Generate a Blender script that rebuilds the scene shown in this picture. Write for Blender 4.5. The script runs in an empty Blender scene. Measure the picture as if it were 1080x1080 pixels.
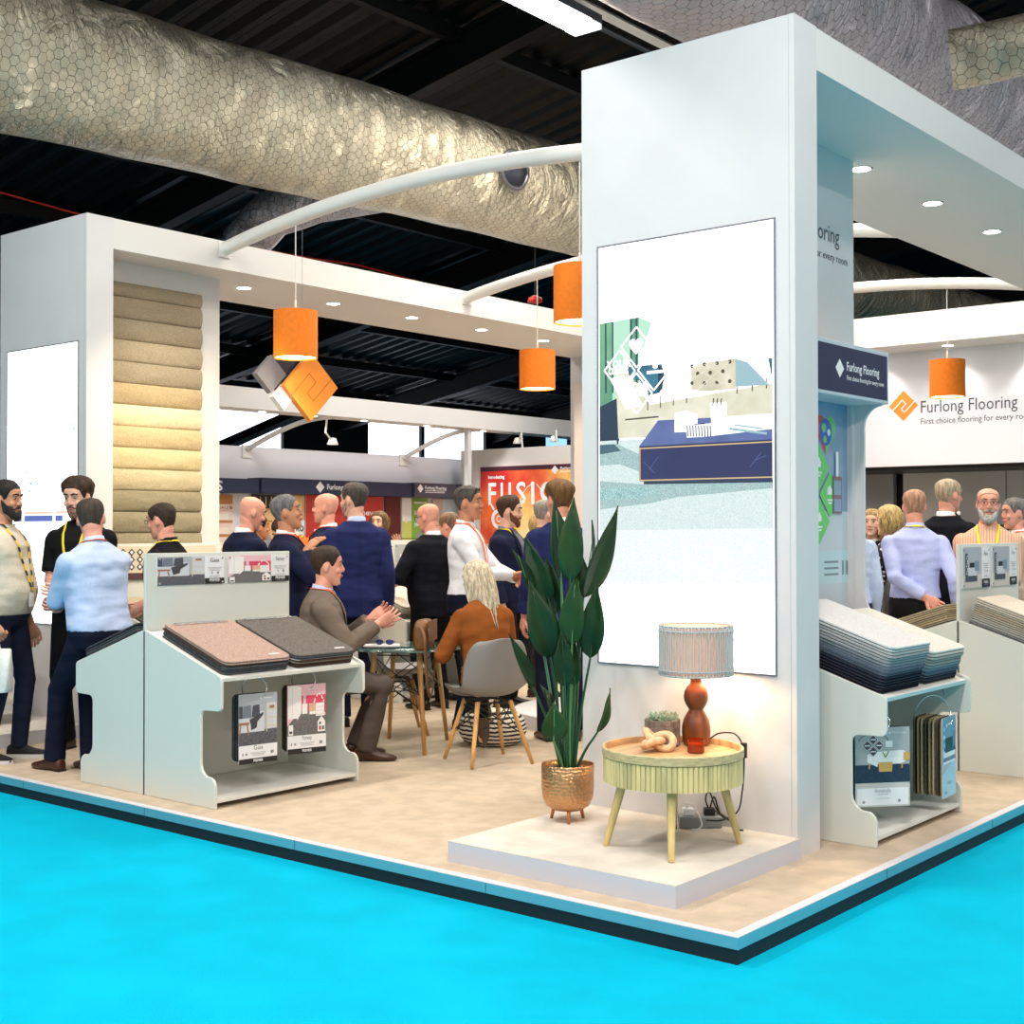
import bpy, bmesh, math, random
import numpy as np
from mathutils import Vector, Matrix, Euler
from mathutils.bvhtree import BVHTree
random.seed(7)
SC = bpy.context.scene
COL = SC.collection
PI = math.pi

# ------------------------------------------------------------------ materials
def lin(c):
    c = c / 255.0
    return c / 12.92 if c <= 0.04045 else ((c + 0.055) / 1.055) ** 2.4
def rgb(t): return (lin(t[0]), lin(t[1]), lin(t[2]), 1.0)
MATS = {}
def mat(name, col=(200, 200, 200), rough=0.6, metal=0.0, bump=0.0, bscale=40.0, var=0.0, vscale=30.0,
        emit=0.0, spec=0.5, stretch=None, bdist=0.02, bdet=5, sheen=0.0, trans=0.0, col2=None):
    if name in MATS: return MATS[name]
    m = bpy.data.materials.new(name); m.use_nodes = True
    nt = m.node_tree; b = nt.nodes['Principled BSDF']
    b.inputs['Base Color'].default_value = rgb(col)
    b.inputs['Roughness'].default_value = rough
    b.inputs['Metallic'].default_value = metal
    b.inputs['Specular IOR Level'].default_value = spec
    if sheen: b.inputs['Sheen Weight'].default_value = sheen
    if trans: b.inputs['Transmission Weight'].default_value = trans
    tc = None
    def coords():
        nonlocal tc
        if tc is None:
            tc = nt.nodes.new('ShaderNodeTexCoord').outputs['Object']
            if stretch:
                mp = nt.nodes.new('ShaderNodeMapping'); mp.inputs['Scale'].default_value = stretch
                nt.links.new(tc, mp.inputs['Vector']); tc = mp.outputs['Vector']
        return tc
    if var or col2:
        n = nt.nodes.new('ShaderNodeTexNoise'); n.inputs['Scale'].default_value = vscale; n.inputs['Detail'].default_value = 4
        nt.links.new(coords(), n.inputs['Vector'])
        r = nt.nodes.new('ShaderNodeValToRGB')
        c2 = col2 if col2 else tuple(max(0, x * (1 - var)) for x in col)
        c1 = col if col2 else tuple(min(255, x * (1 + var * 0.6)) for x in col)
        r.color_ramp.elements[0].position = 0.36; r.color_ramp.elements[1].position = 0.64
        r.color_ramp.elements[0].color = rgb(c2); r.color_ramp.elements[1].color = rgb(c1)
        nt.links.new(n.outputs['Fac'], r.inputs['Fac']); nt.links.new(r.outputs['Color'], b.inputs['Base Color'])
        if emit: nt.links.new(r.outputs['Color'], b.inputs['Emission Color'])
    elif emit:
        b.inputs['Emission Color'].default_value = rgb(col)
    if emit: b.inputs['Emission Strength'].default_value = emit
    if bump:
        n = nt.nodes.new('ShaderNodeTexNoise'); n.inputs['Scale'].default_value = bscale; n.inputs['Detail'].default_value = bdet
        nt.links.new(coords(), n.inputs['Vector'])
        bp = nt.nodes.new('ShaderNodeBump'); bp.inputs['Strength'].default_value = bump; bp.inputs['Distance'].default_value = bdist
        nt.links.new(n.outputs['Fac'], bp.inputs['Height']); nt.links.new(bp.outputs['Normal'], b.inputs['Normal'])
    MATS[name] = m
    return m
def fabric(name, col, rough=0.85, bump=0.9, var=0.03):
    return mat(name, col, rough, bump=bump, bscale=5.0, bdist=0.045, bdet=1.2, stretch=(1, 1, 1.8), var=var, vscale=90, spec=0.15)
def print_mat(name, col, var=0.0, vscale=60, col2=None):          # printed paper / board
    return mat(name, col, 0.35, var=var, vscale=vscale, col2=col2)
def lit_mat(name, col, emit=1.0, col2=None, vscale=300):          # backlit film
    m = mat(name, col, 0.6, emit=emit, col2=col2, vscale=vscale, spec=0.05)
    b = m.node_tree.nodes['Principled BSDF']
    for l in list(b.inputs['Base Color'].links): m.node_tree.links.remove(l)
    b.inputs['Base Color'].default_value = (0.03, 0.03, 0.03, 1)
    return m

# ------------------------------------------------------------------ mesh builder
class MB:
    def __init__(self): self.v = []; self.f = []; self.m = []; self.mi = 0; self.uv = None
    def add(self, vs, fs, mi=None):
        b = len(self.v); self.v.extend([tuple(p) for p in vs])
        for f in fs:
            self.f.append(tuple(i + b for i in f)); self.m.append(self.mi if mi is None else mi)
        return self
    def box(self, lo, hi, mi=None, M=None):
        x0, y0, z0 = lo; x1, y1, z1 = hi
        vs = [(x0, y0, z0), (x1, y0, z0), (x1, y1, z0), (x0, y1, z0), (x0, y0, z1), (x1, y0, z1), (x1, y1, z1), (x0, y1, z1)]
        if M is not None: vs = [M @ Vector(v) for v in vs]
        return self.add(vs, [(0, 3, 2, 1), (4, 5, 6, 7), (0, 1, 5, 4), (1, 2, 6, 5), (2, 3, 7, 6), (3, 0, 4, 7)], mi)
    def rings(self, rings, mi=None, cap=True):
        n = len(rings[0]); vs = [p for r in rings for p in r]; fs = []
        for k in range(len(rings) - 1):
            for i in range(n):
                j = (i + 1) % n
                fs.append((k * n + i, k * n + j, (k + 1) * n + j, (k + 1) * n + i))
        if cap:
            fs.append(tuple(range(n - 1, -1, -1))); L = (len(rings) - 1) * n
            fs.append(tuple(L + i for i in range(n)))
        return self.add(vs, fs, mi)
    def tube(self, pts, rad, n=10, mi=None, dome=False, flat=None, up=None):
        P = [Vector(p) for p in pts]
        R = list(rad) if hasattr(rad, '__len__') else [rad] * len(P)
        if dome:
            d0 = (P[1] - P[0]).normalized(); d1 = (P[-1] - P[-2]).normalized()
            a = R[0]; b = R[-1]
            pre = [(P[0] - d0 * a * 0.92, a * 0.38), (P[0] - d0 * a * 0.6, a * 0.8)]
            post = [(P[-1] + d1 * b * 0.6, b * 0.8), (P[-1] + d1 * b * 0.92, b * 0.38)]
            P = [p for p, _ in pre] + P + [p for p, _ in post]; R = [r for _, r in pre] + R + [r for _, r in post]
        rr = []; u = None
        for i, p in enumerate(P):
            t = (P[min(i + 1, len(P) - 1)] - P[max(i - 1, 0)])
            t = t.normalized() if t.length > 1e-9 else Vector((0, 0, 1))
            if u is None:
                u = Vector(up) if up else (Vector((0, 0, 1)) if abs(t.z) < 0.9 else Vector((1, 0, 0)))
            u = u - t * u.dot(t)
            u = u.normalized() if u.length > 1e-6 else t.orthogonal().normalized()
            w = t.cross(u)
            fl = flat if flat else 1.0
            rr.append([p + (u * math.cos(2 * PI * k / n) * fl + w * math.sin(2 * PI * k / n)) * R[i] for k in range(n)])
        return self.rings(rr, mi)
    def cyl(self, p0, p1, r, r1=None, n=16, mi=None): return self.tube([p0, p1], [r, r if r1 is None else r1], n, mi)
    def lathe(self, prof, c=(0, 0, 0), n=32, mi=None, cap=True):
        rr = [[(c[0] + r * math.cos(2 * PI * k / n), c[1] + r * math.sin(2 * PI * k / n), c[2] + z) for k in range(n)] for r, z in prof]
        return self.rings(rr, mi, cap)
    def ell(self, c, r, n=14, k=9, mi=None, M=None):
        rr = []
        for i in range(k + 1):
            t = -PI / 2 + PI * (0.04 + 0.92 * i / k)
            ring = [Vector((r[0] * math.cos(t) * math.cos(2 * PI * j / n), r[1] * math.cos(t) * math.sin(2 * PI * j / n), r[2] * math.sin(t))) for j in range(n)]
            if M is not None: ring = [M @ p for p in ring]
            rr.append([p + Vector(c) for p in ring])
        return self.rings(rr, mi)
    def prism(self, poly, f0, f1, mi=None):
        """poly: list of 2-D points; f0/f1 map a 2-D point to 3-D on the two faces"""
        n = len(poly)
        a = sum(poly[i][0] * poly[(i + 1) % n][1] - poly[(i + 1) % n][0] * poly[i][1] for i in range(n))
        vs = [f0(*p) for p in poly] + [f1(*p) for p in poly]
        fs = [tuple(range(n)), tuple(range(2 * n - 1, n - 1, -1))] + [(i, i + n, (i + 1) % n + n, (i + 1) % n) for i in range(n)]
        return self.add(vs, fs, mi)
    def build(self, name, mats, parent=None, smooth=False, bevel=0.0, seg=2, fixn=True, loc=None, angle=None):
        me = bpy.data.meshes.new(name)
        me.from_pydata(self.v, [], self.f)
        mats = mats if isinstance(mats, (list, tuple)) else [mats]
        for m in mats: me.materials.append(m)
        for p, i in zip(me.polygons, self.m): p.material_index = i
        if fixn:
            bm = bmesh.new(); bm.from_mesh(me); bmesh.ops.recalc_face_normals(bm, faces=bm.faces); bm.to_mesh(me); bm.free()
        if smooth: me.shade_smooth() if angle is None else me.set_sharp_from_angle(angle=math.radians(angle))
        if smooth and angle is not None: me.polygons.foreach_set('use_smooth', [True] * len(me.polygons))
        if self.uv:
            ul = me.uv_layers.new(name='UV')
            for l in me.loops: ul.data[l.index].uv = self.uv[l.vertex_index]
        me.update()
        o = bpy.data.objects.new(name, me); COL.objects.link(o)
        if parent is not None: o.parent = parent
        if loc is not None: o.location = loc
        if bevel:
            bv = o.modifiers.new('bevel', 'BEVEL'); bv.width = bevel; bv.segments = seg; bv.limit_method = 'ANGLE'
        return o

def tag(o, label=None, cat=None, group=None, kind=None):
    if label: o['label'] = label
    if cat: o['category'] = cat
    if group: o['group'] = group
    if kind: o['kind'] = kind
    return o
def thing(name, label, cat, loc=(0, 0, 0), rz=0.0, group=None):
    o = bpy.data.objects.new(name, None); COL.objects.link(o)
    o.location = loc; o.rotation_euler = (0, 0, rz); o.empty_display_size = 0.1
    return tag(o, label, cat, group)
def struct(o): o['kind'] = 'structure'; return o
def kids(o): return [c for c in COL.objects if c.parent == o]
def copy_tree(o, parent=None):
    c = o.copy(); COL.objects.link(c)
    if parent is not None: c.parent = parent
    for ch in kids(o): copy_tree(ch, c)
    return c

def text_geo(s, size, ext=0.0):
    cu = bpy.data.curves.new('t', 'FONT'); cu.body = s; cu.size = size; cu.extrude = ext; cu.resolution_u = 2
    ob = bpy.data.objects.new('t', cu); COL.objects.link(ob)
    bpy.context.view_layer.update()
    me = bpy.data.meshes.new_from_object(ob.evaluated_get(bpy.context.evaluated_depsgraph_get()))
    vs = [tuple(v.co) for v in me.vertices]; fs = [tuple(p.vertices) for p in me.polygons]
    bpy.data.objects.remove(ob); bpy.data.curves.remove(cu); bpy.data.meshes.remove(me)
    return vs, fs
def put_text(mb, s, size, O, U, V, mi, align='l', width=None, bold=0.0):
    """flat lettering: O = baseline start, U = reading direction, V = up, all Vectors"""
    vs, fs = text_geo(s, size)
    if not vs: return
    x0 = min(v[0] for v in vs); x1 = max(v[0] for v in vs)
    k = (width / (x1 - x0)) if width else 1.0
    dx = {'l': -x0, 'c': -(x0 + x1) / 2, 'r': -x1}[align]
    O = Vector(O); U = Vector(U); V = Vector(V)
    sh = [(0, 0)] if not bold else [(-bold, 0), (bold, 0), (0, bold), (0, -bold)]
    N = U.cross(V)
    for q, (a, b) in enumerate(sh):
        mb.add([O + U * ((v[0] + dx) * k + a) + V * (v[1] * 1.0 + b) + N * (q * 0.0001) for v in vs], fs, mi)

class Panel:
    """a flat printed board: base slab plus printed areas; u,v in 0..1 from the lower left"""
    def __init__(self, O, U, V, w, h, t=0.006, base=0, mb=None):
        self.O = Vector(O); self.U = Vector(U).normalized(); self.V = Vector(V).normalized(); self.N = self.U.cross(self.V)
        self.w = w; self.h = h; self.k = 1; self.mb = mb or MB()
        a = [self.O + self.U * (w * i) + self.V * (h * j) for i, j in ((0, 0), (1, 0), (1, 1), (0, 1))]
        b = [p - self.N * t for p in a]
        self.mb.add(a + b, [(0, 1, 2, 3), (7, 6, 5, 4), (0, 4, 5, 1), (1, 5, 6, 2), (2, 6, 7, 3), (3, 7, 4, 0)], base)
    def P(self, u, v, e=0.0): return self.O + self.U * (u * self.w) + self.V * (v * self.h) + self.N * (0.00016 * self.k + e)
    def poly(self, pts, mi):
        self.k += 1
        self.mb.add([self.P(*p) for p in pts], [tuple(range(len(pts)))], mi); return self
    def rect(self, u0, v0, u1, v1, mi): return self.poly([(u0, v0), (u1, v0), (u1, v1), (u0, v1)], mi)
    def disc(self, u, v, r, mi, n=16, a0=0, a1=2 * PI):
        return self.poly([(u + r * math.cos(a0 + (a1 - a0) * i / n) / self.w, v + r * math.sin(a0 + (a1 - a0) * i / n) / self.h) for i in range(n)], mi)
    def ring(self, u, v, r0, r1, mi, n=28):
        self.k += 1; vs = []; fs = []
        for i in range(n):
            a = 2 * PI * i / n
            for r in (r0, r1): vs.append(self.P(u + r * math.cos(a) / self.w, v + r * math.sin(a) / self.h))
        for i in range(n):
            j = (i + 1) % n; fs.append((2 * i, 2 * i + 1, 2 * j + 1, 2 * j))
        self.mb.add(vs, fs, mi); return self
    def line(self, u0, v0, u1, v1, wd, mi):
        a = Vector((u0 * self.w, v0 * self.h)); b = Vector((u1 * self.w, v1 * self.h)); d = (b - a).normalized() * wd / 2; n = Vector((-d.y, d.x))
        q = [a + n, a - n, b - n, b + n]
        return self.poly([(p.x / self.w, p.y / self.h) for p in q], mi)
    def text(self, s, u, v, size, mi, align='l', width=None, bold=0.0):
        self.k += 1
        put_text(self.mb, s, size, self.P(u, v), self.U, self.V, mi, align, width, bold); return self
    def diamond(self, u, v, r, mi):
        return self.poly([(u - r / self.w, v), (u, v - r / self.h), (u + r / self.w, v), (u, v + r / self.h)], mi)

def rrect(x0, y0, x1, y1, r, n=5, which=(1, 1, 1, 1)):
    pts = []
    for k, (cx, cy, a0) in enumerate(((x1 - r, y0 + r, -PI / 2), (x1 - r, y1 - r, 0), (x0 + r, y1 - r, PI / 2), (x0 + r, y0 + r, PI))):
        if which[k]:
            for i in range(n + 1):
                a = a0 + PI / 2 * i / n; pts.append((cx + r * math.cos(a), cy + r * math.sin(a)))
        else: pts.append(((x1, y0), (x1, y1), (x0, y1), (x0, y0))[k])
    return pts
# ------------------------------------------------------------------ palette
M_WHITE = mat('white painted board', (212, 210, 210), 0.6, var=0.01, vscale=3)
M_WARMW = mat('white painted board smooth', (218, 216, 212), 0.6)
M_DARKGAP = mat('dark seam', (40, 44, 50), 0.6)
M_CARPET = mat('beige loop carpet', (196, 179, 157), 0.95, bump=0.35, bscale=160, var=0.05, vscale=7, spec=0.1)
M_CYAN = mat('cyan hall carpet', (0, 171, 203), 0.95, bump=0.25, bscale=220, var=0.03, vscale=3, spec=0.06)
M_ALU = mat('brushed aluminium edging', (190, 196, 202), 0.3, metal=0.85)
M_TRIMTOP = mat('pale edging strip', (208, 208, 212), 0.5)
M_PLINTH = mat('black plinth', (14, 18, 24), 0.6)
M_DARK = mat('black painted steel', (6, 6, 8), 0.6, spec=0.3)
M_DECK = mat('dark corrugated deck', (5, 5, 7), 0.5, metal=0.0, spec=0.25)
M_STEEL = mat('grey steel', (120, 124, 132), 0.4, metal=0.7)
M_CHROME = mat('chrome', (215, 218, 222), 0.15, metal=1.0)
M_ORANGE = mat('orange lamp fabric', (246, 126, 12), 0.75, bump=0.1, bscale=200, var=0.03)
M_ORANGEP = mat('orange painted board', (250, 150, 48), 0.5)
M_NAVY = mat('navy signboard', (38, 44, 76), 0.5)
M_CHAR = mat('charcoal signboard', (72, 70, 84), 0.5)
M_INK = mat('dark grey lettering', (70, 72, 82), 0.6)
M_WHITEINK = mat('white lettering', (240, 240, 240), 0.5)
M_WOOD = mat('pale beech', (214, 170, 110), 0.5, var=0.15, vscale=14, stretch=(1, 1, 0.12))
M_ASH = mat('pale ash slats', (214, 196, 138), 0.55, var=0.12, vscale=20, stretch=(1, 1, 0.15))
M_WALNUT = mat('turned mango wood', (148, 84, 38), 0.38, col2=(88, 46, 20), vscale=9, stretch=(1, 1, 0.25))
M_BLACK = mat('black plastic', (18, 18, 20), 0.45)
M_GREYPL = mat('grey moulded plastic', (124, 122, 120), 0.45)
M_GLOW = mat('warm lamp glow', (255, 226, 176), 0.5, emit=9.0)
M_SPOTGLOW = mat('white lamp glow', (255, 250, 240), 0.5, emit=14.0)
M_TUBEGLOW = mat('fluorescent glow', (250, 252, 255), 0.5, emit=12.0)
M_GLASSW = mat('daylit window glass', (236, 242, 255), 0.3, emit=2.4)

def foil(name, col, rough):
    m = bpy.data.materials.new(name); m.use_nodes = True; nt = m.node_tree; b = nt.nodes['Principled BSDF']
    L = nt.links.new
    b.inputs['Metallic'].default_value = 0.85; b.inputs['Roughness'].default_value = rough
    uv = nt.nodes.new('ShaderNodeTexCoord')
    def VM(op, a, c=None, k=None):
        q = nt.nodes.new('ShaderNodeVectorMath'); q.operation = op; L(a, q.inputs[0])
        if c is not None: (L(c, q.inputs[1]) if not isinstance(c, tuple) else setattr(q.inputs[1], 'default_value', c))
        if k is not None: q.inputs['Scale'].default_value = k
        return q.outputs['Value'] if op in ('LENGTH', 'DOT_PRODUCT') else q.outputs[0]
    def MT(op, a, c):
        q = nt.nodes.new('ShaderNodeMath'); q.operation = op; L(a, q.inputs[0]); (L(c, q.inputs[1]) if not isinstance(c, (int, float)) else setattr(q.inputs[1], 'default_value', c)); return q.outputs[0]
    # chicken wire: distance to the edge of a hexagonal tiling laid over the wrap
    nz = nt.nodes.new('ShaderNodeTexNoise'); nz.inputs['Scale'].default_value = 5; nz.inputs['Detail'].default_value = 2; L(uv.outputs['UV'], nz.inputs['Vector'])
    wob = VM('SCALE', VM('SUBTRACT', nz.outputs['Color'], (0.5, 0.5, 0.5)), k=1.1)
    p = VM('ADD', VM('ADD', VM('MULTIPLY', uv.outputs['UV'], (11.5, 13.5, 0.0)), (200.0, 200.0, 0.0)), wob)
    R_ = (1.0, 1.7320508, 1.0); H_ = (0.5, 0.8660254, 0.0)
    A_ = VM('SUBTRACT', VM('MODULO', p, R_), H_); B_ = VM('SUBTRACT', VM('MODULO', VM('ADD', p, H_), R_), H_)
    cmp_ = MT('LESS_THAN', VM('DOT_PRODUCT', A_, A_), VM('DOT_PRODUCT', B_, B_))
    def hexd(v):
        q = VM('ABSOLUTE', v); d1 = VM('DOT_PRODUCT', q, (0.5, 0.8660254, 0.0)); d2 = VM('DOT_PRODUCT', q, (1.0, 0.0, 0.0)); return MT('SUBTRACT', MT('MULTIPLY', MT('MAXIMUM', d1, d2), -1.0), -0.5)
    ha, hb = hexd(A_), hexd(B_)
    mx = nt.nodes.new('ShaderNodeMix'); L(cmp_, mx.inputs[0]); L(hb, mx.inputs[2]); L(ha, mx.inputs[3])
    r = nt.nodes.new('ShaderNodeValToRGB'); r.color_ramp.elements[0].position = 0.012; r.color_ramp.elements[1].position = 0.055
    dk = tuple(x * 0.6 for x in col); r.color_ramp.elements[0].color = rgb(dk); r.color_ramp.elements[1].color = rgb(col)
    L(mx.outputs[0], r.inputs['Fac']); L(r.outputs['Color'], b.inputs['Base Color'])
    mp = nt.nodes.new('ShaderNodeMapping'); mp.inputs['Scale'].default_value = (1.0, 2.2, 1); L(uv.outputs['UV'], mp.inputs['Vector'])
    n = nt.nodes.new('ShaderNodeTexNoise'); n.inputs['Scale'].default_value = 2.2; n.inputs['Distortion'].default_value = 1.2; n.inputs['Detail'].default_value = 9; n.inputs['Roughness'].default_value = 0.62
    L(mp.outputs['Vector'], n.inputs['Vector'])
    ad = nt.nodes.new('ShaderNodeMath'); ad.operation = 'MULTIPLY_ADD'; ad.inputs[1].default_value = 0.06
    L(r.outputs['Alpha'], ad.inputs[0]); L(n.outputs['Fac'], ad.inputs[2])
    bp = nt.nodes.new('ShaderNodeBump'); bp.inputs['Strength'].default_value = 0.9; bp.inputs['Distance'].default_value = 0.17
    L(ad.outputs['Value'], bp.inputs['Height']); L(bp.outputs['Normal'], b.inputs['Normal'])
    return m
M_FOIL = foil('crinkled foil with chicken wire', (214, 204, 180), 0.33)
M_FOIL2 = foil('crinkled grey foil with chicken wire', (184, 182, 190), 0.35)

def slab(name, lo, hi, m, bevel=0.0):
    return struct(MB().box(lo, hi).build(name, m, bevel=bevel))

# ------------------------------------------------------------------ hall
slab('floor', (-16, -14, -0.14), (40, 26, -0.102), M_CYAN)
slab('floor_stand_carpet', (0.045, 0.045, -0.03), (13.6, 14.2, 0.0), M_CARPET)
mb = MB()
mb.box((0, 0, -0.045), (0.045, 14.2, 0.002), 0); mb.box((0.045, 0, -0.045), (13.6, 0.045, 0.002), 0)
mb.box((-0.002, -0.002, -0.044), (0.0, 14.2, 0.0), 1); mb.box((0.0, -0.002, -0.044), (13.6, 0.0, 0.0), 1)
for k in range(1, 9): mb.box((-0.0026, 1.22 * k, -0.044), (-0.0019, 1.22 * k + 0.003, 0.0), 2); mb.box((1.3 * k, -0.0026, -0.044), (1.3 * k + 0.003, -0.0019, 0), 2)
struct(mb.build('trim_1', [M_TRIMTOP, M_ALU, M_DARKGAP]))
mb = MB(); mb.box((0.004, 0.004, -0.102), (0.03, 14.2, -0.045)); mb.box((0.03, 0.004, -0.102), (13.6, 0.03, -0.045))
struct(mb.build('trim_2', M_PLINTH))

# roof: corrugated deck falling to the far eaves
def roof_z(y): return 4.5 + (22 - y) * 0.17
mb = MB(); vs = []; xs = []
x = -14.0
while x < 40:
    xs += [(x, 0.0), (x + 0.09, 0.06), (x + 0.19, 0.06), (x + 0.28, 0.0)]; x += 0.36
for (x, d) in xs:
    for y in (-12, 22.2): vs.append((x, y, roof_z(y) + d))
fs = [(2 * i, 2 * i + 2, 2 * i + 3, 2 * i + 1) for i in range(len(xs) - 1)]
mb.add(vs, fs)
struct(mb.build('ceiling', M_DECK))
for k, X in enumerate((-5.5, 0.5, 6.5, 12.5, 18.5, 24.5)):
    mb = MB()
    for (w, a, b) in ((0.2, -0.10, -0.14), (0.03, -0.14, -0.5), (0.2, -0.5, -0.54)):
        vs = [(X + s * w / 2, y, roof_z(y) + z) for y in (-12, 22) for z in (b, a) for s in (-1, 1)]
        mb.add(vs, [(0, 1, 3, 2), (4, 6, 7, 5), (0, 4, 5, 1), (2, 3, 7, 6), (0, 2, 6, 4), (1, 5, 7, 3)])
    struct(mb.build('ceiling_rafter', M_DARK))
for k in range(13):
    y = -6 + 2.2 * k
    mb = MB().box((-14, y - 0.05, roof_z(y) - 0.2), (40, y + 0.05, roof_z(y) - 0.03))
    struct(mb.build('ceiling_purlin', M_DARK))
# diagonal braces against the far wall
for (a, b) in (((8.4, 18.0, 3.2), (11.6, 18.0, 5.0)), ((13.0, 20.5, 3.0), (17.2, 20.5, 4.7)), ((21.6, 20.5, 3.1), (25.8, 20.5, 4.9))):
    struct(MB().tube([a, b], 0.14, 4).build('ceiling_brace', M_DARK))
# far hall wall with a band of windows
W0 = 22.0
mb = MB()
mb.box((-14, W0, -0.1), (40, W0 + 0.2, 1.4)); mb.box((-14, W0, 4.3), (40, W0 + 0.2, 4.9))
for (a, b) in ((-14, 12.0), (16.88, 19.46), (24.3, 26.8), (28.2, 40)): mb.box((a, W0, 1.4), (b, W0 + 0.2, 4.3))
struct(mb.build('wall_back', M_DARK))
slab('wall_right', (39.8, -14, -0.1), (40, 22, 8.0), M_DARK)
for k, (a, b, mul) in enumerate(((12.0, 16.88, ()), (19.46, 24.3, (21.55,)), (26.8, 28.2, ())), 1):
    w = struct(MB().box((a, W0 + 0.12, 1.4), (b, W0 + 0.15, 4.3)).build('window_%d' % k, M_GLASSW if k < 3 else mat('blue daylit glass', (150, 205, 245), 0.3, emit=1.2)))
    mb = MB()
    for X in (a, b - 0.12) + tuple(mul): mb.box((X, W0 + 0.0, 1.4), (X + 0.12, W0 + 0.1, 4.3))
    mb.build('window_frame', M_DARK, w)

# ------------------------------------------------------------------ the stand
def tower(name, y0, y1, top):
    mb = MB().box((1.22, y0, 0), (1.445, y1, top), 0)
    mb.box((1.2185, y0 + 0.028, 0.0), (1.2205, y0 + 0.0285, top - 0.003), 1)
    return struct(mb.build(name, [M_WHITE, mat('panel joint', (150, 156, 160), 0.6)]))
tower('wall_front', 0.393, 1.61, 3.885)
tower('wall_left', 6.13, 7.33, 3.84)
mb = MB().box((1.445, 0.95, 0), (3.02, 1.6, 3.68), 0)
O = Vector((2.95, 0.9495, 3.15)); U = Vector((1, 0, 0)); V = Vector((0, 0, 1))
put_text(mb, 'Furlong Flooring', 0.14, (2.83, 0.948, 3.15), U, V, 1, 'r', 0.86)
put_text(mb, 'First choice flooring for every room', 0.066, (2.935, 0.948, 3.045), U, V, 1, 'r', 0.97)
struct(mb.build('wall_front_return', [M_WHITE, M_INK]))
slab('wall_left_return', (1.445, 6.5, 0), (2.72, 7.33, 3.61), M_WARMW)
slab('ceiling_canopy', (1.4452, 0.393, 3.68), (10.6, 1.61, 3.88), M_WARMW)
slab('ceiling_beam', (1.4452, 6.13, 3.61), (8.7, 7.33, 3.838), M_WARMW)
slab('wall_column', (8.7, 6.13, 0), (9.1, 7.33, 3.82), M_WHITE)
slab('wall_inner_panel', (8.2, 4.2, 0), (8.3, 6.9, 3.22), mat('blush white board', (226, 216, 212), 0.6))
# podiums
mb = MB().box((0.165, 0.375, 0), (1.2195, 1.59, 0.09), 0).box((0.165, 0.375, 0.09), (1.2195, 1.59, 0.0935), 1)
struct(mb.build('floor_podium_front', [mat('white podium edge', (200, 201, 212), 0.5), mat('cream podium felt', (210, 203, 191), 0.9, var=0.05, vscale=6)]))
mb = MB().box((0.165, 6.1, 0), (1.2195, 7.4, 0.09), 0).box((0.165, 6.1, 0.09), (1.2195, 7.4, 0.0935), 1)
struct(mb.build('floor_podium_left', [MATS['white podium edge'], MATS['cream podium felt']]))
mb = MB().lathe([(0.82, 0), (0.82, 0.1), (0.815, 0.104), (0.01, 0.104)], (4.3, 3.55, 0), 64)
struct(mb.build('floor_podium_round', M_WHITE))
# the sign wall across the back right
mb = MB().box((10.5, -2.2, 2.24), (10.6, 5.2, 3.9), 0)
U = Vector((0, -1, 0)); V = Vector((0, 0, 1)); X = 10.4985
for (cy, cz, r, mi) in ((3.85, 2.94, 0.178, 1),):
    mb.add([(X, cy + r, cz), (X, cy, cz - r), (X, cy - r, cz), (X, cy, cz + r)], [(0, 1, 2, 3)], mi)
def logo_lines(mb, cx, cz, r, mi, place, wd=0.006):
    # the angular double hook cut into the diamond, in diamond axes a,b (-1..1)
    def q(a, b): return ((a - b) * r / 2 * 1.0, (a + b) * r / 2 * 1.0)
    path1 = [(-0.45, 1.0), (-0.45, 0.62), (0.45, 0.62), (0.45, 0.05), (-0.02, 0.05)]
    for path in ([(-1.0, 0.45), (0.3, 0.45), (0.3, -0.05), (-0.35, -0.05), (-0.35, -0.5), (0.55, -0.5)], [(0.55, -0.5), (1.0, -0.5)]):
        for (a, b) in zip(path, path[1:]):
            p0 = Vector(q(*a)); p1 = Vector(q(*b)); d = (p1 - p0).normalized() * wd / 2; n = Vector((-d.y, d.x)); p0 -= d; p1 += d
            mb.add([place(cx + p.x, cz + p.y) for p in (p0 + n, p0 - n, p1 - n, p1 + n)], [(0, 1, 2, 3)], mi)
logo_lines(mb, 0, 2.94, 0.178, 0, lambda x, z: (X - 0.001, 3.85 - x, z), 0.014)
put_text(mb, 'Furlong Flooring', 0.2, (X, 3.64, 2.845), U, V, 2, 'l', 1.1)
put_text(mb, 'First choice flooring for every room', 0.095, (X, 3.64, 2.715), U, V, 2, 'l', 1.27)
struct(mb.build('wall_sign', [mat('white sign wall', (232, 231, 236), 0.6), M_ORANGEP, M_INK]))
slab('ceiling_fascia', (9.85, -2.2, 3.555), (10.5, 5.2, 3.9), M_WARMW)
slab('wall_sign_soffit', (10.61, -2.2, 2.2), (12.0, 5.2, 2.3), M_BLACK)
mb = MB().box((11.6, -1, 0), (11.7, 4.33, 2.24), 0); mb.box((11.59, 3.05, 0), (11.6, 3.06, 2.24), 1)
struct(mb.build('wall_store', [mat('grey store panel', (196, 194, 192), 0.6), M_STEEL]))
slab('wall_store_left', (11.6, 4.46, 0), (11.7, 5.6, 2.24), mat('darker grey store panel', (150, 150, 152), 0.6))
slab('wall_store_gap', (11.75, -1, 0), (11.8, 5.6, 2.24), M_BLACK)  # black sheet put in as the shade of the opening between store panels
mb = MB().box((11.15, 1.5, 1.46), (11.58, 3.72, 1.56)).box((11.2, 1.5, 0), (11.56, 3.72, 1.46))
tag(mb.build('counter', M_BLACK), 'black counter against the grey panels under the sign wall', 'counter')

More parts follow.
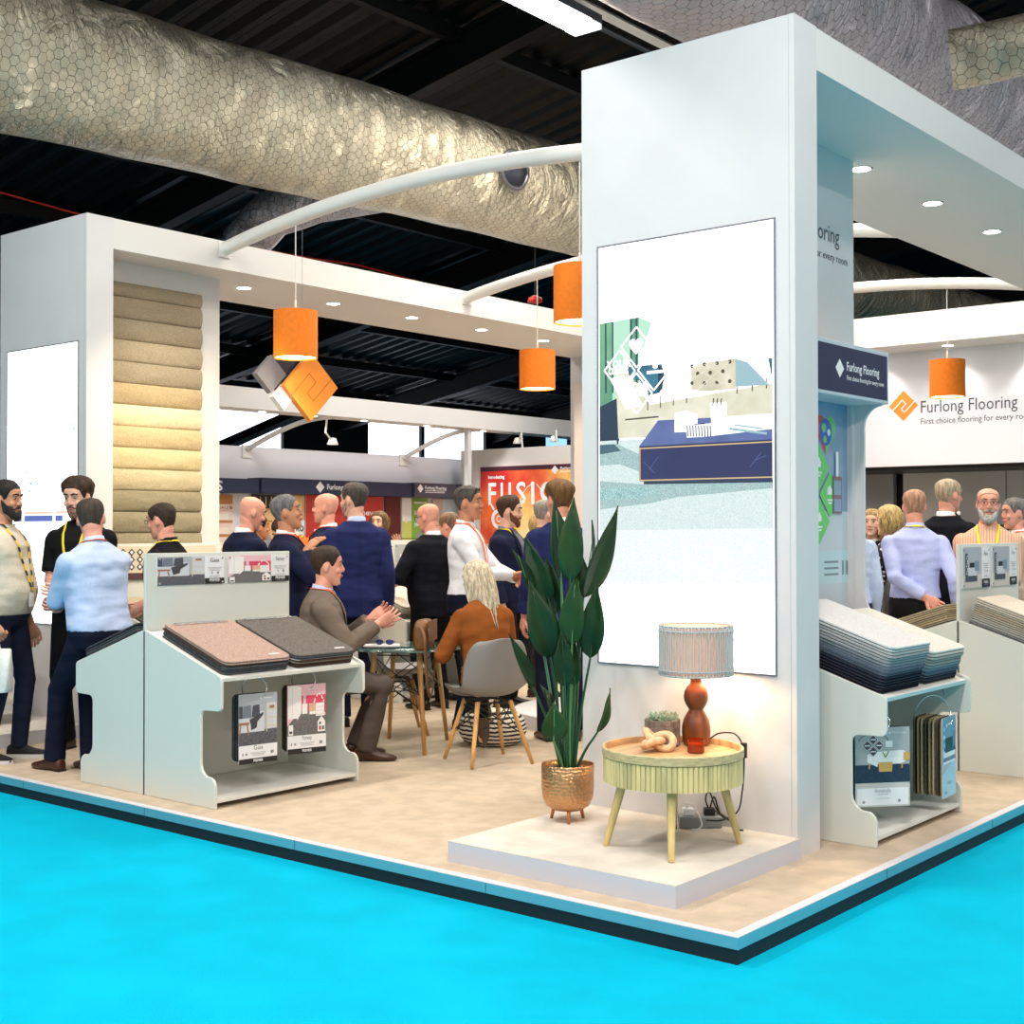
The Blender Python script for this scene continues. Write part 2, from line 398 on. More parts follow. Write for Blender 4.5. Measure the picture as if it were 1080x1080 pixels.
# neighbouring stand: back beam, post, header wall
slab('ceiling_rear_beam', (5.6, 11.0, 3.07), (15.4, 11.4, 3.34), M_WARMW)
slab('wall_rear_post', (11.02, 11.05, 0), (11.1, 11.13, 3.07), M_WHITE)
slab('wall_rear', (5.6, 12.5, 0), (12.9, 12.6, 2.7), mat('lilac white rear wall', (226, 225, 232), 0.6))
slab('wall_rear_side', (12.14, 8.2, 0), (12.22, 12.2, 2.82), M_WARMW)
UY = Vector((0, -1, 0)); UX = Vector((1, 0, 0)); UZ = Vector((0, 0, 1))
# ------------------------------------------------------------------ light boxes
L_W = lit_mat('lit white', (255, 255, 255), 2.2)
def lightbox(y0, y1, z0, z1, label):
    t = thing('lightbox', label, 'lightbox', (1.2205, (y0 + y1) / 2, z0), 0)
    mb = MB(); g = 0.008; w = (y1 - y0) / 2; h = z1 - z0
    for lo, hi in (((-0.006, -w - g, -g), (0.0, -w, h + g)), ((-0.006, w, -g), (0.0, w + g, h + g)), ((-0.006, -w, -g), (0.0, w, 0)), ((-0.006, -w, h), (0.0, w, h + g))): mb.box(lo, hi)
    mb.build('frame', mat('slim grey frame', (112, 118, 128), 0.4, metal=0.3), t)
    return t, Panel((-0.0035, w, 0), UY, UZ, 2 * w, h, 0.002, 0)
t, P = lightbox(0.5, 1.503, 0.83, 2.945, 'tall bright lightbox with a sofa room scene on the front white tower')
G = lambda x, y: ((x - 632) / 186.0, 1 - (y - (262 - 0.162 * (x - 632))) / (436 + 0.2215 * (x - 632)))    # artwork drawing grid
LM = [L_W,
      lit_mat('lit curtain green', (118, 178, 140), 0.95, (80, 140, 112), 3), lit_mat('lit curtain pale', (176, 222, 196), 1.0), lit_mat('lit deep teal', (34, 60, 84), 0.8),
      lit_mat('lit sofa cream', (206, 204, 178), 0.98, (228, 226, 206), 6), lit_mat('lit tufted back', (186, 178, 150), 0.95, (232, 226, 206), 5), lit_mat('lit blue grey cushion', (150, 184, 194), 0.98),
      lit_mat('lit teal cushion', (54, 122, 148), 0.9, (26, 66, 104), 4), lit_mat('lit navy table', (40, 48, 100), 0.7, (52, 60, 114), 2), lit_mat('lit navy table top', (96, 114, 168), 0.95, (70, 84, 140), 3),
      lit_mat('lit brass line', (214, 186, 130), 0.95), lit_mat('lit rug teal', (96, 146, 150), 1.0, (190, 222, 222), 260), lit_mat('lit rug pale', (196, 222, 222), 0.86, (240, 250, 250), 240),
      lit_mat('lit rug white', (214, 232, 232), 0.92, (255, 255, 255), 200), lit_mat('lit dark button', (84, 78, 66), 0.8), lit_mat('lit soft white', (250, 252, 252), 1.5), lit_mat('lit blue base', (90, 110, 180), 1.0), lit_mat('lit peach', (246, 206, 186), 0.95), lit_mat('lit rug mid', (136, 172, 174), 0.85, (196, 222, 222), 260), lit_mat('lit rug dark', (60, 92, 106), 0.8, (92, 130, 140), 220)]
def A(pts, mi): P.poly([G(*p) for p in pts], mi)
def AL(x0, y0, x1, y1, wd, mi): a = G(x0, y0); b = G(x1, y1); P.line(*a, *b, wd, mi)
A([(633, 342), (678, 334.5), (678, 440), (640, 470), (633, 470)], 1); A([(648, 339.5), (668, 336), (668, 420), (652, 450), (648, 440)], 2); A([(678, 334.5), (692, 340), (684, 366), (678, 372)], 2)
A([(633, 430), (658, 418), (654, 462), (633, 466)], 3); A([(633, 452), (656, 448), (656, 470), (633, 474)], 3)
for x in (640.5, 648.5, 669.5, 675.5): AL(x, 341 - (x - 640) * 0.16, x, 415, 0.009, 3)
A([(633, 466), (700, 462), (690, 505), (633, 520)], 12); A([(633, 474), (690, 470), (690, 507), (817, 505), (817, 560), (633, 565)], 12)
A([(633, 470), (652, 468), (680, 480), (680, 498), (656, 490), (633, 492)], 18); A([(633, 470), (650, 469), (658, 476), (633, 480)], 19); A([(633, 508), (684, 511), (817, 508), (817, 514), (720, 524), (690, 531), (633, 538)], 18); A([(633, 516), (680, 514), (700, 518), (670, 526), (633, 529)], 11)
A([(633, 560), (817, 556), (817, 614), (633, 617)], 13)
A([(652, 392), (663, 388), (700, 440), (700, 461), (655, 463)], 4)
A([(660, 432), (817, 404), (817, 436), (700, 446), (664, 443)], 4); A([(660, 436), (700, 431), (700, 458), (660, 461)], 4)
for x in (688, 702, 716, 730, 782, 797, 811): AL(x, 433 - (x - 688) * 0.19, x, 419.5 - (x - 688) * 0.17, 0.006, 14)
AL(663, 443, 700, 439.5, 0.008, 14); A([(653, 463), (656, 463), (655, 469), (653.5, 469)], 3)
A([(735, 388), (745, 383), (781, 378), (781, 410), (748, 413), (735, 411)], 5)
for x, y in ((736, 386), (749, 384), (762, 383), (775, 381.5), (742, 394), (755, 393), (768, 391.5), (736, 404), (749, 404), (762, 403), (775, 402)):
    a = G(x, y); P.disc(a[0], a[1], 0.010, 14, 10)
for a_, b_ in (((736, 386), (768, 405)), ((749, 384), (780, 402)), ((775, 381), (742, 411)), ((762, 383), (736, 400))): AL(*a_, *b_, 0.004, 4)
A([(781, 378.5), (793, 382), (814, 406), (781, 408)], 6); A([(813, 378), (817, 378), (817, 402)], 7)
A([(664, 387), (704, 384), (708, 398), (702, 414), (690, 418), (680, 402), (668, 396)], 7); A([(700, 384), (706, 390), (705, 410), (700, 415)], 3)
A([(646, 400), (662, 396), (684, 428), (664, 432)], 15)
A([(679, 471), (700, 443.5), (817, 437), (817, 463)], 9); A([(679, 471), (817, 463), (817, 506), (679, 508)], 8); A([(684, 508), (817, 506), (817, 508), (684, 511)], 3)
A([(745, 461), (817, 452), (817, 436), (760, 440)], 15)
AL(679, 473.5, 817, 465.5, 0.006, 10); AL(679, 507, 817, 502.5, 0.006, 10); AL(680, 472, 680, 508, 0.006, 10)
for l in (((690, 496), (700, 482)), ((684, 487), (696, 499)), ((795, 492), (806, 477)), ((800, 485), (811, 480))): AL(*l[0], *l[1], 0.003, 9)
A([(718, 436), (730, 433), (742, 437), (742, 455), (718, 456)], 15); A([(755, 425), (772, 424), (772, 451), (757, 453)], 15)
for x in (758, 762, 766): AL(x, 428, x + 1, 420, 0.006, 14)
A([(730, 448), (757, 446.5), (756.5, 460), (731, 461.5)], 15)
for k in range(9): AL(731.5 + 3 * k, 448.5, 732 + 3 * k, 460.5, 0.007, 3)
A([(739, 447), (750, 446), (750, 447.4), (739, 448)], 3); AL(775, 452, 812, 457, 0.012, 6); AL(780, 448, 808, 452, 0.008, 6)
def dia(cx, cy, hx, hy, wd, mi):
    q = [(cx - hx, cy), (cx, cy - hy), (cx + hx, cy), (cx, cy + hy)]
    for a_, b_ in zip(q, q[1:] + q[:1]): AL(*a_, *b_, wd, mi)
for c in ((677, 366.5), (658, 391.5), (696, 390.5), (677, 415)): dia(c[0], c[1], 17.5, 21.5, 0.009, 15)
a = G(657, 388); P.text('YOUR', a[0], a[1], 0.052, 15, 'c', None, 0.002); a = G(657, 395); P.text('COLOUR', a[0], a[1], 0.05, 15, 'c', 0.12, 0.002)
a = G(679, 411); P.text('YOUR', a[0], a[1], 0.05, 15, 'c', None, 0.002); a = G(679, 418.5); P.text('CHOICE', a[0], a[1], 0.05, 15, 'c', 0.12, 0.002)
a = G(677, 364); P.disc(a[0] - 0.02, a[1] + 0.004, 0.023, 15, 12); P.disc(a[0] + 0.02, a[1] + 0.004, 0.023, 15, 12); P.diamond(a[0], a[1] - 0.006, 0.036, 15)
a = G(698, 386); P.disc(a[0], a[1], 0.016, 15, 12); P.rect(a[0] - 0.05, a[1] - 0.018, a[0] + 0.05, a[1] - 0.011, 15)
P.mb.build('backlit_print', LM, t, fixn=False)
t, P = lightbox(6.235, 7.215, 0.8, 2.9, 'overexposed white lightbox on the left tower behind the standing men')
P.rect(0.16, 0.395, 0.86, 0.405, 17)
P.rect(0.12, 0.368, 0.8, 0.39, 16); P.rect(0.22, 0.355, 0.26, 0.41, 15); P.rect(0.66, 0.355, 0.70, 0.41, 15)
random.seed(3)
for k in range(40): P.disc(0.36 + random.gauss(0, 0.07), 0.49 + random.gauss(0, 0.025), random.uniform(0.004, 0.012), random.choice((12, 6, 11)), 6)
for k in range(26): P.disc(0.97 + random.gauss(0, 0.025) * 0.6, 0.70 + random.gauss(0, 0.03), random.uniform(0.004, 0.01), random.choice((1, 2, 6)), 6)
P.mb.build('backlit_print', LM, t, fixn=False)

# ------------------------------------------------------------------ carpet drop in the left alcove: 14 padded swags
t = thing('carpet_swag_display', 'tall wall display of grey beige carpet swags in the left alcove', 'carpet display', (1.445, 6.5, 1.0))
SW = [fabric('carpet swag ' + n, c, 0.97, 0.5, 0.10) for n, c in (('taupe', (164, 150, 126)), ('stone', (170, 158, 134)), ('mushroom', (158, 146, 124)), ('fawn', (176, 158, 124)), ('cream', (226, 208, 172)), ('oat', (196, 178, 140)), ('sand', (208, 192, 150)), ('putty', (194, 182, 150)), ('moss', (146, 138, 114)))]
zt = 3.445; order = [0, 0, 2, 1, 2, 3, 4, 5, 6, 7, 8, 8, 8, 8, 8]
Wd = 1.075
for k in range(15):
    h = 0.115 if k == 0 else 0.168
    z1 = zt - 1.0; z0 = z1 - h
    prof = []
    for i in range(11):
        s = i / 10.0
        prof.append((0.02 + 0.026 * math.sin(PI * min(1, s * 0.94 + 0.06)) ** 0.7, z1 + (z0 - z1) * s))
    prof = [(0.0, z1)] + prof + [(0.0, z0)]
    mb = MB(); rr = []
    for x, sc in ((0.001, 1), (Wd - 0.02, 1.0), (Wd - 0.004, 0.85), (Wd, 0.5)):
        zc = (z0 + z1) / 2; rr.append([(x, -0.001 - d * (1 if sc == 1 else sc), zc + (z - zc) * (0.995 if sc == 1 else 0.7 + 0.28 * sc)) for d, z in prof])
    mb.rings(rr)
    mb.build('carpet_swag', SW[order[k]], t, smooth=True, angle=60)
    zt -= h

# ------------------------------------------------------------------ downlights
def spot_light(name, loc, target, power, col, size=60, blend=0.6, r=0.04, parent=None):
    l = bpy.data.lights.new(name, 'SPOT'); l.energy = power; l.color = col; l.spot_size = math.radians(size); l.spot_blend = blend; l.shadow_soft_size = r
    o = bpy.data.objects.new(name, l); COL.objects.link(o); o.location = loc
    d = Vector(target) - Vector(loc); o.rotation_euler = d.to_track_quat('-Z', 'Y').to_euler()
    return o
def area_light(name, loc, sx, sy, power, col=(1, 1, 1), rot=(0, 0, 0)):
    l = bpy.data.lights.new(name, 'AREA'); l.shape = 'RECTANGLE'; l.size = sx; l.size_y = sy; l.energy = power; l.color = col
    o = bpy.data.objects.new(name, l); COL.objects.link(o); o.location = loc; o.rotation_euler = rot
    return o
WARM = (1.0, 0.86, 0.66); NEUT = (1.0, 0.95, 0.88); COOL = (0.92, 0.96, 1.0)
def downlight(x, y, z, label, group, power=90, col=NEUT, r=0.06):
    t = thing('downlight', label, 'downlight', (x, y, z), 0, group)
    MB().lathe([(r + 0.012, 0.0), (r + 0.012, -0.004), (r, -0.006), (r, 0.0)], (0, 0, 0), 24).build('trim_ring', M_CHROME, t, smooth=True, angle=40)
    MB().lathe([(r, -0.001), (r, -0.0045), (0.004, -0.005)], (0, 0, 0), 20).build('lens', M_SPOTGLOW, t)
    if power: spot_light('downlight_beam', (x, y, z - 0.03), (x, y, 0), power, col, 120, 0.7)
    return t
ordn = ('nearest the left tower', 'second from the left tower', 'third from the left tower', 'fourth from the left tower', 'nearest the far white column')
for k in range(5): downlight(3.1 + 1.05 * k, 6.65, 3.61, 'round white downlight in the left white beam, ' + ordn[k], 'downlights in the left beam', 70, WARM)
for k, d in enumerate(('nearest the front tower', 'middle of the three in view', 'farthest from the front tower')): downlight(3.2 + 1.1 * k, 0.985, 3.68, 'round downlight under the right canopy, ' + d, 'downlights in the right canopy', 45, WARM)
for k, x in enumerate((7.1, 8.0, 8.95, 10.25, 11.55)): downlight(x, 11.2, 3.07, 'small downlight in the thin rear beam, ' + ('first', 'second', 'third', 'fourth', 'fifth')[k] + ' from the left tower', 'downlights in the rear beam', 40, COOL, 0.05)
for k, y in enumerate((4.1, 3.2, 2.3, 1.4)): 
    downlight(10.2, y, 3.555, 'small downlight grazing the sign wall, ' + ('beyond the front tower', 'above the diamond logo', 'above the orange lamp', 'at the right end')[k], 'downlights above the sign wall', 0)
    spot_light('wall_washer', (10.25, y, 3.53), (10.48, y, 2.2), 18, (1, 0.97, 0.95), 100, 0.8)

# ------------------------------------------------------------------ arched tubes and pendants
M_TUBE = mat('white enamelled tube', (232, 230, 224), 0.35)
def arch(x, label, y0=1.6, y1=6.13, z=3.775, rise=0.2, r=0.055):
    t = thing('arched_tube', label, 'tube', (x, y0, z), 0, 'arched white tubes over the stand')
    pts = [(0, (y1 - y0) * k / 24.0, rise * (1 - (2 * k / 24.0 - 1) ** 2)) for k in range(25)]
    MB().tube(pts, r, 14).build('tube', M_TUBE, t, smooth=True, angle=40)
    for yy in (0.008, y1 - y0 - 0.008): MB().box((-0.062, yy - 0.004, -0.07), (0.062, yy + 0.004, 0.055)).build('end_plate', M_TUBE, t)
def arch_z(y): k = (y - 1.6) / 4.53; return 3.775 + 0.2 * (1 - (2 * k - 1) ** 2) - 0.055
arch(2.48, 'arched white tube nearest the front tower carrying two orange lamps')
arch(5.43, 'second arched white tube carrying one orange lamp')
arch(8.37, 'third arched white tube farther back seen right of the front tower')
def pendant(x, y, label, zc=3.0, r=0.168, h=0.36):
    t = thing('pendant_lamp', label, 'lamp', (x, y, zc), 0, 'orange drum pendant lamps')
    MB().lathe([(r, -h / 2), (r, h / 2), (r - 0.006, h / 2), (r - 0.006, -h / 2), (r, -h / 2)], n=40, cap=False).build('lamp_shade', M_ORANGE, t, smooth=True, angle=50)
    mb = MB(); mb.lathe([(r - 0.008, h / 2 - 0.012), (r - 0.008, h / 2 - 0.006), (0.02, h / 2 - 0.004)], n=32)
    mb.build('shade_top', M_ORANGE, t)
    MB().lathe([(r - 0.009, -h / 2 + 0.012), (r - 0.012, -h / 2 + 0.018), (0.003, -h / 2 + 0.02)], n=32).build('diffuser', M_GLOW, t)
    zt = arch_z(y) - zc + 0.01
    MB().tube([(0, 0, h / 2 - 0.01), (0, 0, zt)], 0.004, 8).build('cord', M_TUBE, t)
    MB().lathe([(0.012, h / 2 - 0.004), (0.009, h / 2 + 0.05), (0.005, h / 2 + 0.09)], n=12).build('cord_grip', M_TUBE, t, smooth=True)
    l = bpy.data.lights.new('pendant_bulb', 'SPOT'); l.energy = 26; l.color = WARM; l.spot_size = math.radians(125); l.spot_blend = 0.5; l.shadow_soft_size = 0.12
    o = bpy.data.objects.new('pendant_bulb', l); COL.objects.link(o); o.location = (x, y, zc - h / 2 + 0.005)
pendant(2.48, 5.27, 'orange drum pendant lamp above the hanging diamond logo')
pendant(5.43, 5.25, 'orange drum pendant lamp hanging alone over the standing group')
pendant(2.48, 2.56, 'orange drum pendant lamp half hidden behind the front tower', 3.0)
pendant(8.37, 2.49, 'orange drum pendant lamp in front of the sign wall lettering', 2.97)

# ------------------------------------------------------------------ hanging logo: orange diamond, grey and white cubes
t = thing('hanging_logo', 'orange diamond logo with grey and white squares hanging below a pendant lamp', 'sign', (2.83, 5.56, 2.645), 0)
R = Matrix.Rotation(math.radians(-20), 4, 'Z')
def dblock(cx, cz, r, y0, y1, m, name, lines=False, lean=0.0):
    mb = MB(); pts = [(cx - r, cz), (cx, cz - r * 1.2), (cx + r, cz), (cx, cz + r * 1.2)]
    mb.prism(pts, lambda a, b: R @ Vector((a, y0, b)), lambda a, b: R @ Vector((a, y1, b)))
    if lines:
        mb2 = mb
        logo_lines(mb2, cx, cz, r, 1, lambda a, b: R @ Vector((a, y0 - 0.0015, cz + (b - cz) * 1.2)), 0.005)
    return mb.build(name, [m, mat('logo groove', (176, 92, 20), 0.6)], t)
dblock(0.02, 0, 0.228, -0.09, 0.0, M_ORANGEP, 'orange_diamond', True)
dblock(-0.26, 0.10, 0.125, 0.05, 0.15, mat('grey painted board', (116, 116, 122), 0.5), 'grey_diamond')
dblock(-0.18, -0.085, 0.088, -0.02, 0.08, mat('white painted block', (238, 238, 238), 0.5), 'white_diamond')
dblock(-0.11, 0.24, 0.11, 0.16, 0.22, mat('dark grey painted board', (40, 42, 50), 0.5), 'dark_diamond')
MB().tube([(0, 0.03, 0.2), (0, 0.03, 1.9)], 0.0015, 6).build('hanging_wire', M_STEEL, t)

# ------------------------------------------------------------------ ducts
def duct(name, pts, r, m, label, n=48, bands=(), cat='duct', r1=None):
    t = thing(name, label, cat, pts[0])
    P0 = Vector(pts[0]); mb = MB(); mb.uv = []
    P = [Vector(p) - P0 for p in pts]
    # resample
    Q = [P[0]]; 
    for a, b in zip(P, P[1:]):
        k = max(2, int((b - a).length / 0.35))
        Q += [a.lerp(b, i / k) for i in range(1, k + 1)]
    rr = []; d = 0.0; u = None; vs = []; fs = []
    for i, p in enumerate(Q):
        tt = (Q[min(i + 1, len(Q) - 1)] - Q[max(0, i - 1)]).normalized()
        if u is None: u = Vector((0, 0, 1)) if abs(tt.z) < 0.8 else Vector((1, 0, 0))
        u = (u - tt * u.dot(tt)).normalized(); w = tt.cross(u)
        if i: d += (Q[i] - Q[i - 1]).length
        ra = (r if r1 is None else r + (r1 - r) * i / (len(Q) - 1)) * (1 + 0.012 * math.sin(d * 2.1) + 0.012 * math.sin(d * 5.3 + 1))
        for k in range(n + 1):
            a = 2 * PI * k / n
            rk = ra * (1 + 0.008 * math.sin(3 * a + d * 1.7))
            vs.append(p + (u * math.cos(a) + w * math.sin(a)) * rk); mb.uv.append((a * r, d))
    for i in range(len(Q) - 1):
        for k in range(n): fs.append((i * (n + 1) + k, i * (n + 1) + k + 1, (i + 1) * (n + 1) + k + 1, (i + 1) * (n + 1) + k))
    mb.add(vs, fs)
    mb.build('duct_skin', m, t, smooth=True)
    for s in bands:
        q = (P[0] + (P[-1] - P[0]) * s)
        tt = (P[-1] - P[0]).normalized()
        MB().tube([q - tt * 0.03, q + tt * 0.03], r * 1.018, 40).build('duct_band', M_FOIL2, t, smooth=True, angle=40)
        MB().tube([q + Vector((0, 0, r)), q + Vector((0, 0, 1.6))], 0.008, 6).build('hanger_rod', M_STEEL, t)
    return t
d1 = duct('air_duct', [(-2.5, 7.55, 5.26), (1.928, 7.15, 5.25), (7.027, 6.62, 5.22), (14.34, 6.2, 5.08), (19.8, 5.9, 5.06), (28, 5.5, 5.06)], 0.62, M_FOIL, 'huge silver foil air duct wrapped in chicken wire crossing the upper left', r1=0.44)
# cap and open valve on the big duct
mb = MB().lathe([(0.16, 0), (0.17, 0.03), (0.14, 0.05), (0.02, 0.05)], n=20)
c = mb.build('duct_hatch', mat('dark hatch', (46, 50, 60), 0.4, metal=0.6), d1, smooth=True, angle=40); c.location = (8.62, -1.44, -0.09); c.rotation_euler = (math.radians(92), 0, math.radians(-5))
mb = MB(); mb.tube([(0.19 * math.cos(k * PI / 12), 0.19 * math.sin(k * PI / 12), 0.02) for k in range(25)], 0.022, 8)
e = mb.build('hatch_foil_edge', M_FOIL2, c, smooth=True)
duct('air_duct', [(0.0, 1.9, 5.2), (8.23, 1.8, 5.2), (14, 1.75, 5.2)], 0.6, M_FOIL2, 'huge grey foil air duct passing behind the top of the front tower')
duct('duct_branch', [(5.15, 7.0, 4.95), (4.8, 7.6, 4.86), (4.55, 8.0, 4.72), (4.45, 8.3, 4.45), (4.42, 8.4, 4.1)], 0.24, M_FOIL2, 'short silver branch duct bending down beneath the big left duct', n=28)
duct('duct_branch', [(4.62, 0.98, 4.72), (4.7, 0.75, 4.74), (5.2, -0.55, 4.93), (5.6, -1.5, 5.07)], 0.2, M_FOIL, 'small foil branch duct at the top right corner above the canopy', n=28)

# ------------------------------------------------------------------ hall strip light, conduits and cables
t = thing('fluorescent_light', 'bright fluorescent ceiling light with a louvred end at the top', 'light', (5.85, 4.96, 6.25), math.radians(1))
MB().box((-3.0, -0.16, 0.02), (0.0, 0.16, 0.1)).build('housing', M_STEEL, t)
MB().box((-2.98, -0.15, -0.02), (-0.16, 0.15, 0.018)).build('tube_panel', M_TUBEGLOW, t)
mb = MB()
for k in range(5): mb.box((-0.16 + 0.04 * k, -0.15, -0.03), (-0.155 + 0.04 * k, 0.15, 0.018))
for k in range(7): mb.box((-0.16, -0.15 + 0.05 * k, -0.03), (0.0, -0.145 + 0.05 * k, 0.018))
mb.build('louvre', mat('white louvre', (236, 240, 244), 0.4, emit=0.8), t)
for k, (a, b, r, m, l) in enumerate((((4.6, 5.08, 6.55), (14.0, 5.08, 6.55), 0.055, M_WARMW, 'cream cable trunking running beside the fluorescent ceiling light'),
                             ((2.0, 6.0, 7.0), (16, 6.0, 7.0), 0.03, M_STEEL, 'thin grey conduit under the dark roof'),)):
    o = MB().tube([a, b], r, 4 if k == 0 else 8).build('cable_trunking' if k == 0 else 'conduit', m); tag(o, l, 'trunking' if k == 0 else 'conduit')
M_RED = mat('red cable', (190, 40, 22), 0.5)
for k, (y, z, l) in enumerate(((10.2, 6.0, 'red cable sagging along the dark roof above the left beam'), (12.4, 5.55, 'lower red cable along the dark roof behind the pendant lamp'), (14.6, 5.25, 'lowest red cable along the dark roof in the gap under the left beam'))):
    pts = [(1 + i * 1.0, y, z + 0.05 * math.sin(i * 0.9) - 0.02 * (i % 3)) for i in range(26)]
    tag(MB().tube(pts, 0.013, 6).build('red_cable', M_RED), l, 'cable', 'red cables under the roof')
o = thing('sprinkler_bell', 'small red alarm bell under the roof beside the orange lamp', 'alarm', (9.6, 8.6, 4.55))
MB().lathe([(0.02, 0.09), (0.09, 0.06), (0.1, 0.0), (0.02, -0.02)], n=20).build('bell', M_RED, o, smooth=True); MB().tube([(0, 0, 0.08), (0, 0, 1.6)], 0.01, 6).build('hanger', M_BLACK, o)

# rear arms and spot lamps on the neighbouring stand
for x0, x1, l in ((7.9, 8.5, 'thin curved white arm on the rear wall below the diamond logo'), (11.08, 11.6, 'thin curved white arm on the rear wall beside the rear post')):
    t = thing('curved_arm', l, 'arm', (x0, 12.48, 2.66), 0, 'curved white arms on the rear wall')
    MB().tube([((x1 - x0) * (k / 12), -1.12 * (k / 12), 0.44 * math.sin(PI / 2 * k / 12)) for k in range(13)], 0.035, 10).build('arm_tube', M_TUBE, t, smooth=True, angle=50)
    MB().box((-0.09, 0, -0.12), (0.09, 0.02, 0.06)).build('arm_plate', M_TUBE, t)
def spot_lamp(loc, label, rz):
    t = thing('spot_lamp', label, 'lamp', loc, rz, 'white spot lamps at the rear')
    MB().tube([(0, 0, -0.13 if loc[0] > 10 else 0.32), (0, 0.02, 0.1), (0.12, 0, 0.0)], 0.014, 8).build('bracket', M_TUBE, t)
    MB().lathe([(0.02, 0.09), (0.045, 0.08), (0.075, 0.0), (0.07, -0.01), (0.01, 0.0)], (0.16, 0, -0.05), 18).build('lamp_head', M_TUBE, t, smooth=True, angle=50)
spot_lamp((8.2, 11.15, 2.75), 'white spot lamp hanging under the rear beam in front of the dark window', 0.3)
spot_lamp((12.16, 10.9, 2.95), 'white spot lamp on top of the red poster wall, beside the post', 1.2)
spot_lamp((12.16, 10.2, 2.95), 'white spot lamp on top of the red poster wall, beside the column', 1.0)
# ------------------------------------------------------------------ carpet display units
M_UNIT = mat('white laminate', (214, 216, 208), 0.5)
M_UNITE = mat('white laminate edge', (224, 224, 218), 0.45)
SL0, SL1 = (0.02, 0.925), (0.672, 0.705)        # shelf slope from the back panel to the nose (distance, height)
def arc(cx, cy, r, a0, a1, n=6): return [(cx + r * math.cos(math.radians(a0 + (a1 - a0) * i / n)), cy + r * math.sin(math.radians(a0 + (a1 - a0) * i / n))) for i in range(n + 1)]
def side_profile():
    p = [(0.0, 0.0), (0.64, 0.0), (0.64, 0.10)]
    p += arc(0.585, 0.115, 0.055, 0, 70, 4) + arc(0.59, 0.24, 0.075, 250, 180, 4)
    p += [(0.515, 0.47)] + arc(0.55, 0.49, 0.035, 180, 90, 4) + arc(0.66, 0.56, 0.032, -90, 0, 4)
    p += [(0.692, 0.68)] + arc(0.662, 0.692, 0.03, 0, 65, 4) + [(0.02, 0.933), (0.0, 0.933)]
    return p
UW = 1.07
def half_unit(t, sgn, panel=True):
    """one side of a display: opening faces -Y when sgn is -1"""
    prof = side_profile(); th = 0.018
    for x in (0.0, UW - th):
        mb = MB().prism([(d, z) for d, z in prof], lambda d, z: (x, sgn * d, z), lambda d, z: (x + th, sgn * d, z))
        mb.build('side_panel', M_UNIT, t, bevel=0.004)
    mb = MB(); a, b = SL0, SL1; th2 = 0.02
    vs = []
    for d, z in (a, b, (b[0] - 0.006, b[1] - th2), (a[0], a[1] - th2)): vs += [(th, sgn * d, z), (UW - th, sgn * d, z)]
    mb.add(vs, [(0, 1, 3, 2), (2, 3, 5, 4), (4, 5, 7, 6), (6, 7, 1, 0)])
    mb.build('sloping_shelf', M_UNITE, t)
    MB().box((th, min(sgn * 0.03, sgn * 0.63), 0.03), (UW - th, max(sgn * 0.03, sgn * 0.63), 0.05)).build('bottom_shelf', M_UNITE, t)
    mb = MB().box((th, min(sgn * 0.012, sgn * 0.02), 0.05), (UW - th, max(sgn * 0.012, sgn * 0.02), 0.9))
    mb.build('rear_board', M_UNIT, t)
    mb = MB()
    for x in (0.3, 0.42, 0.7, 0.82): mb.tube([(x, sgn * 0.55, 0.725), (x, sgn * 0.55, 0.70), (x, sgn * 0.56, 0.69)], 0.004, 6)
    mb.build('hook', M_STEEL, t)
def display_unit(name, label, loc, sides=(-1, 1), panel_top=1.372, panel_t=0.02):
    t = thing(name, label, 'display stand', loc)
    MB().box((0, -panel_t / 2, 0), (UW, panel_t / 2, panel_top)).build('divider_panel', M_UNIT, t, bevel=0.003)
    mb = MB().box((-0.0012, -0.0025, 0.0), (0.0, 0.0025, 0.93)); mb.build('joint', M_DARKGAP, t)
    for s in sides: half_unit(t, s)
    return t
display_unit('display_unit', 'white double-sided carpet display with a man perched on its far end, at the left edge', (0.2, 3.955, 0))
display_unit('display_unit', 'white carpet display with tall pale stacks beside the front tower on the right', (1.62, 0.83, 0), sides=(-1,), panel_top=1.05)
display_unit('display_unit', 'white double-sided carpet display at the right edge with its end panel facing out', (3.86, 0.66, 0), panel_top=1.41)
display_unit('display_unit', 'white carpet display at mid stand behind the glass table', (4.02, 6.28, 0), sides=(-1,), panel_top=1.41)
display_unit('display_unit', 'white carpet display in the left alcove under the carpet swags', (1.62, 6.44, 0), sides=(-1,), panel_top=1.4)

# ------------------------------------------------------------------ carpet samples lying on the sloping shelves
ANG = math.atan2(SL0[1] - SL1[1], SL1[0] - SL0[0])
def carpet_mat(name, col, speck=None):
    return mat(name, col, 0.97, bump=0.5, bscale=260, col2=speck or tuple(max(0, c - 26) for c in col), vscale=170, spec=0.08)
_sm = {}
def sample_mesh(w, l, th, mats, tagm=None):
    key = (round(w, 3), round(l, 3), round(th, 4))
    if key not in _sm:
        mb = MB(); poly = rrect(0, 0, w, l, 0.05, 5, (1, 0, 0, 1))
        n = len(poly); e = 0.0025
        ins = [(min(max(x, e), w - e), min(max(y, e), l - e)) for x, y in poly]
        mb.rings([[(x, y, 0) for x, y in ins], [(x, y, e) for x, y in poly], [(x, y, th * 0.35) for x, y in poly], [(x, y, th - e) for x, y in poly], [(x, y, th) for x, y in ins]])
        for q in range(len(mb.f)):
            pass
        mb.m = [0 if max(mb.v[i][2] for i in f) > th * 0.36 else 1 for f in mb.f]
        _sm[key] = mb
    return _sm[key]
M_BACKING = mat('felt backing', (58, 58, 62), 0.95)
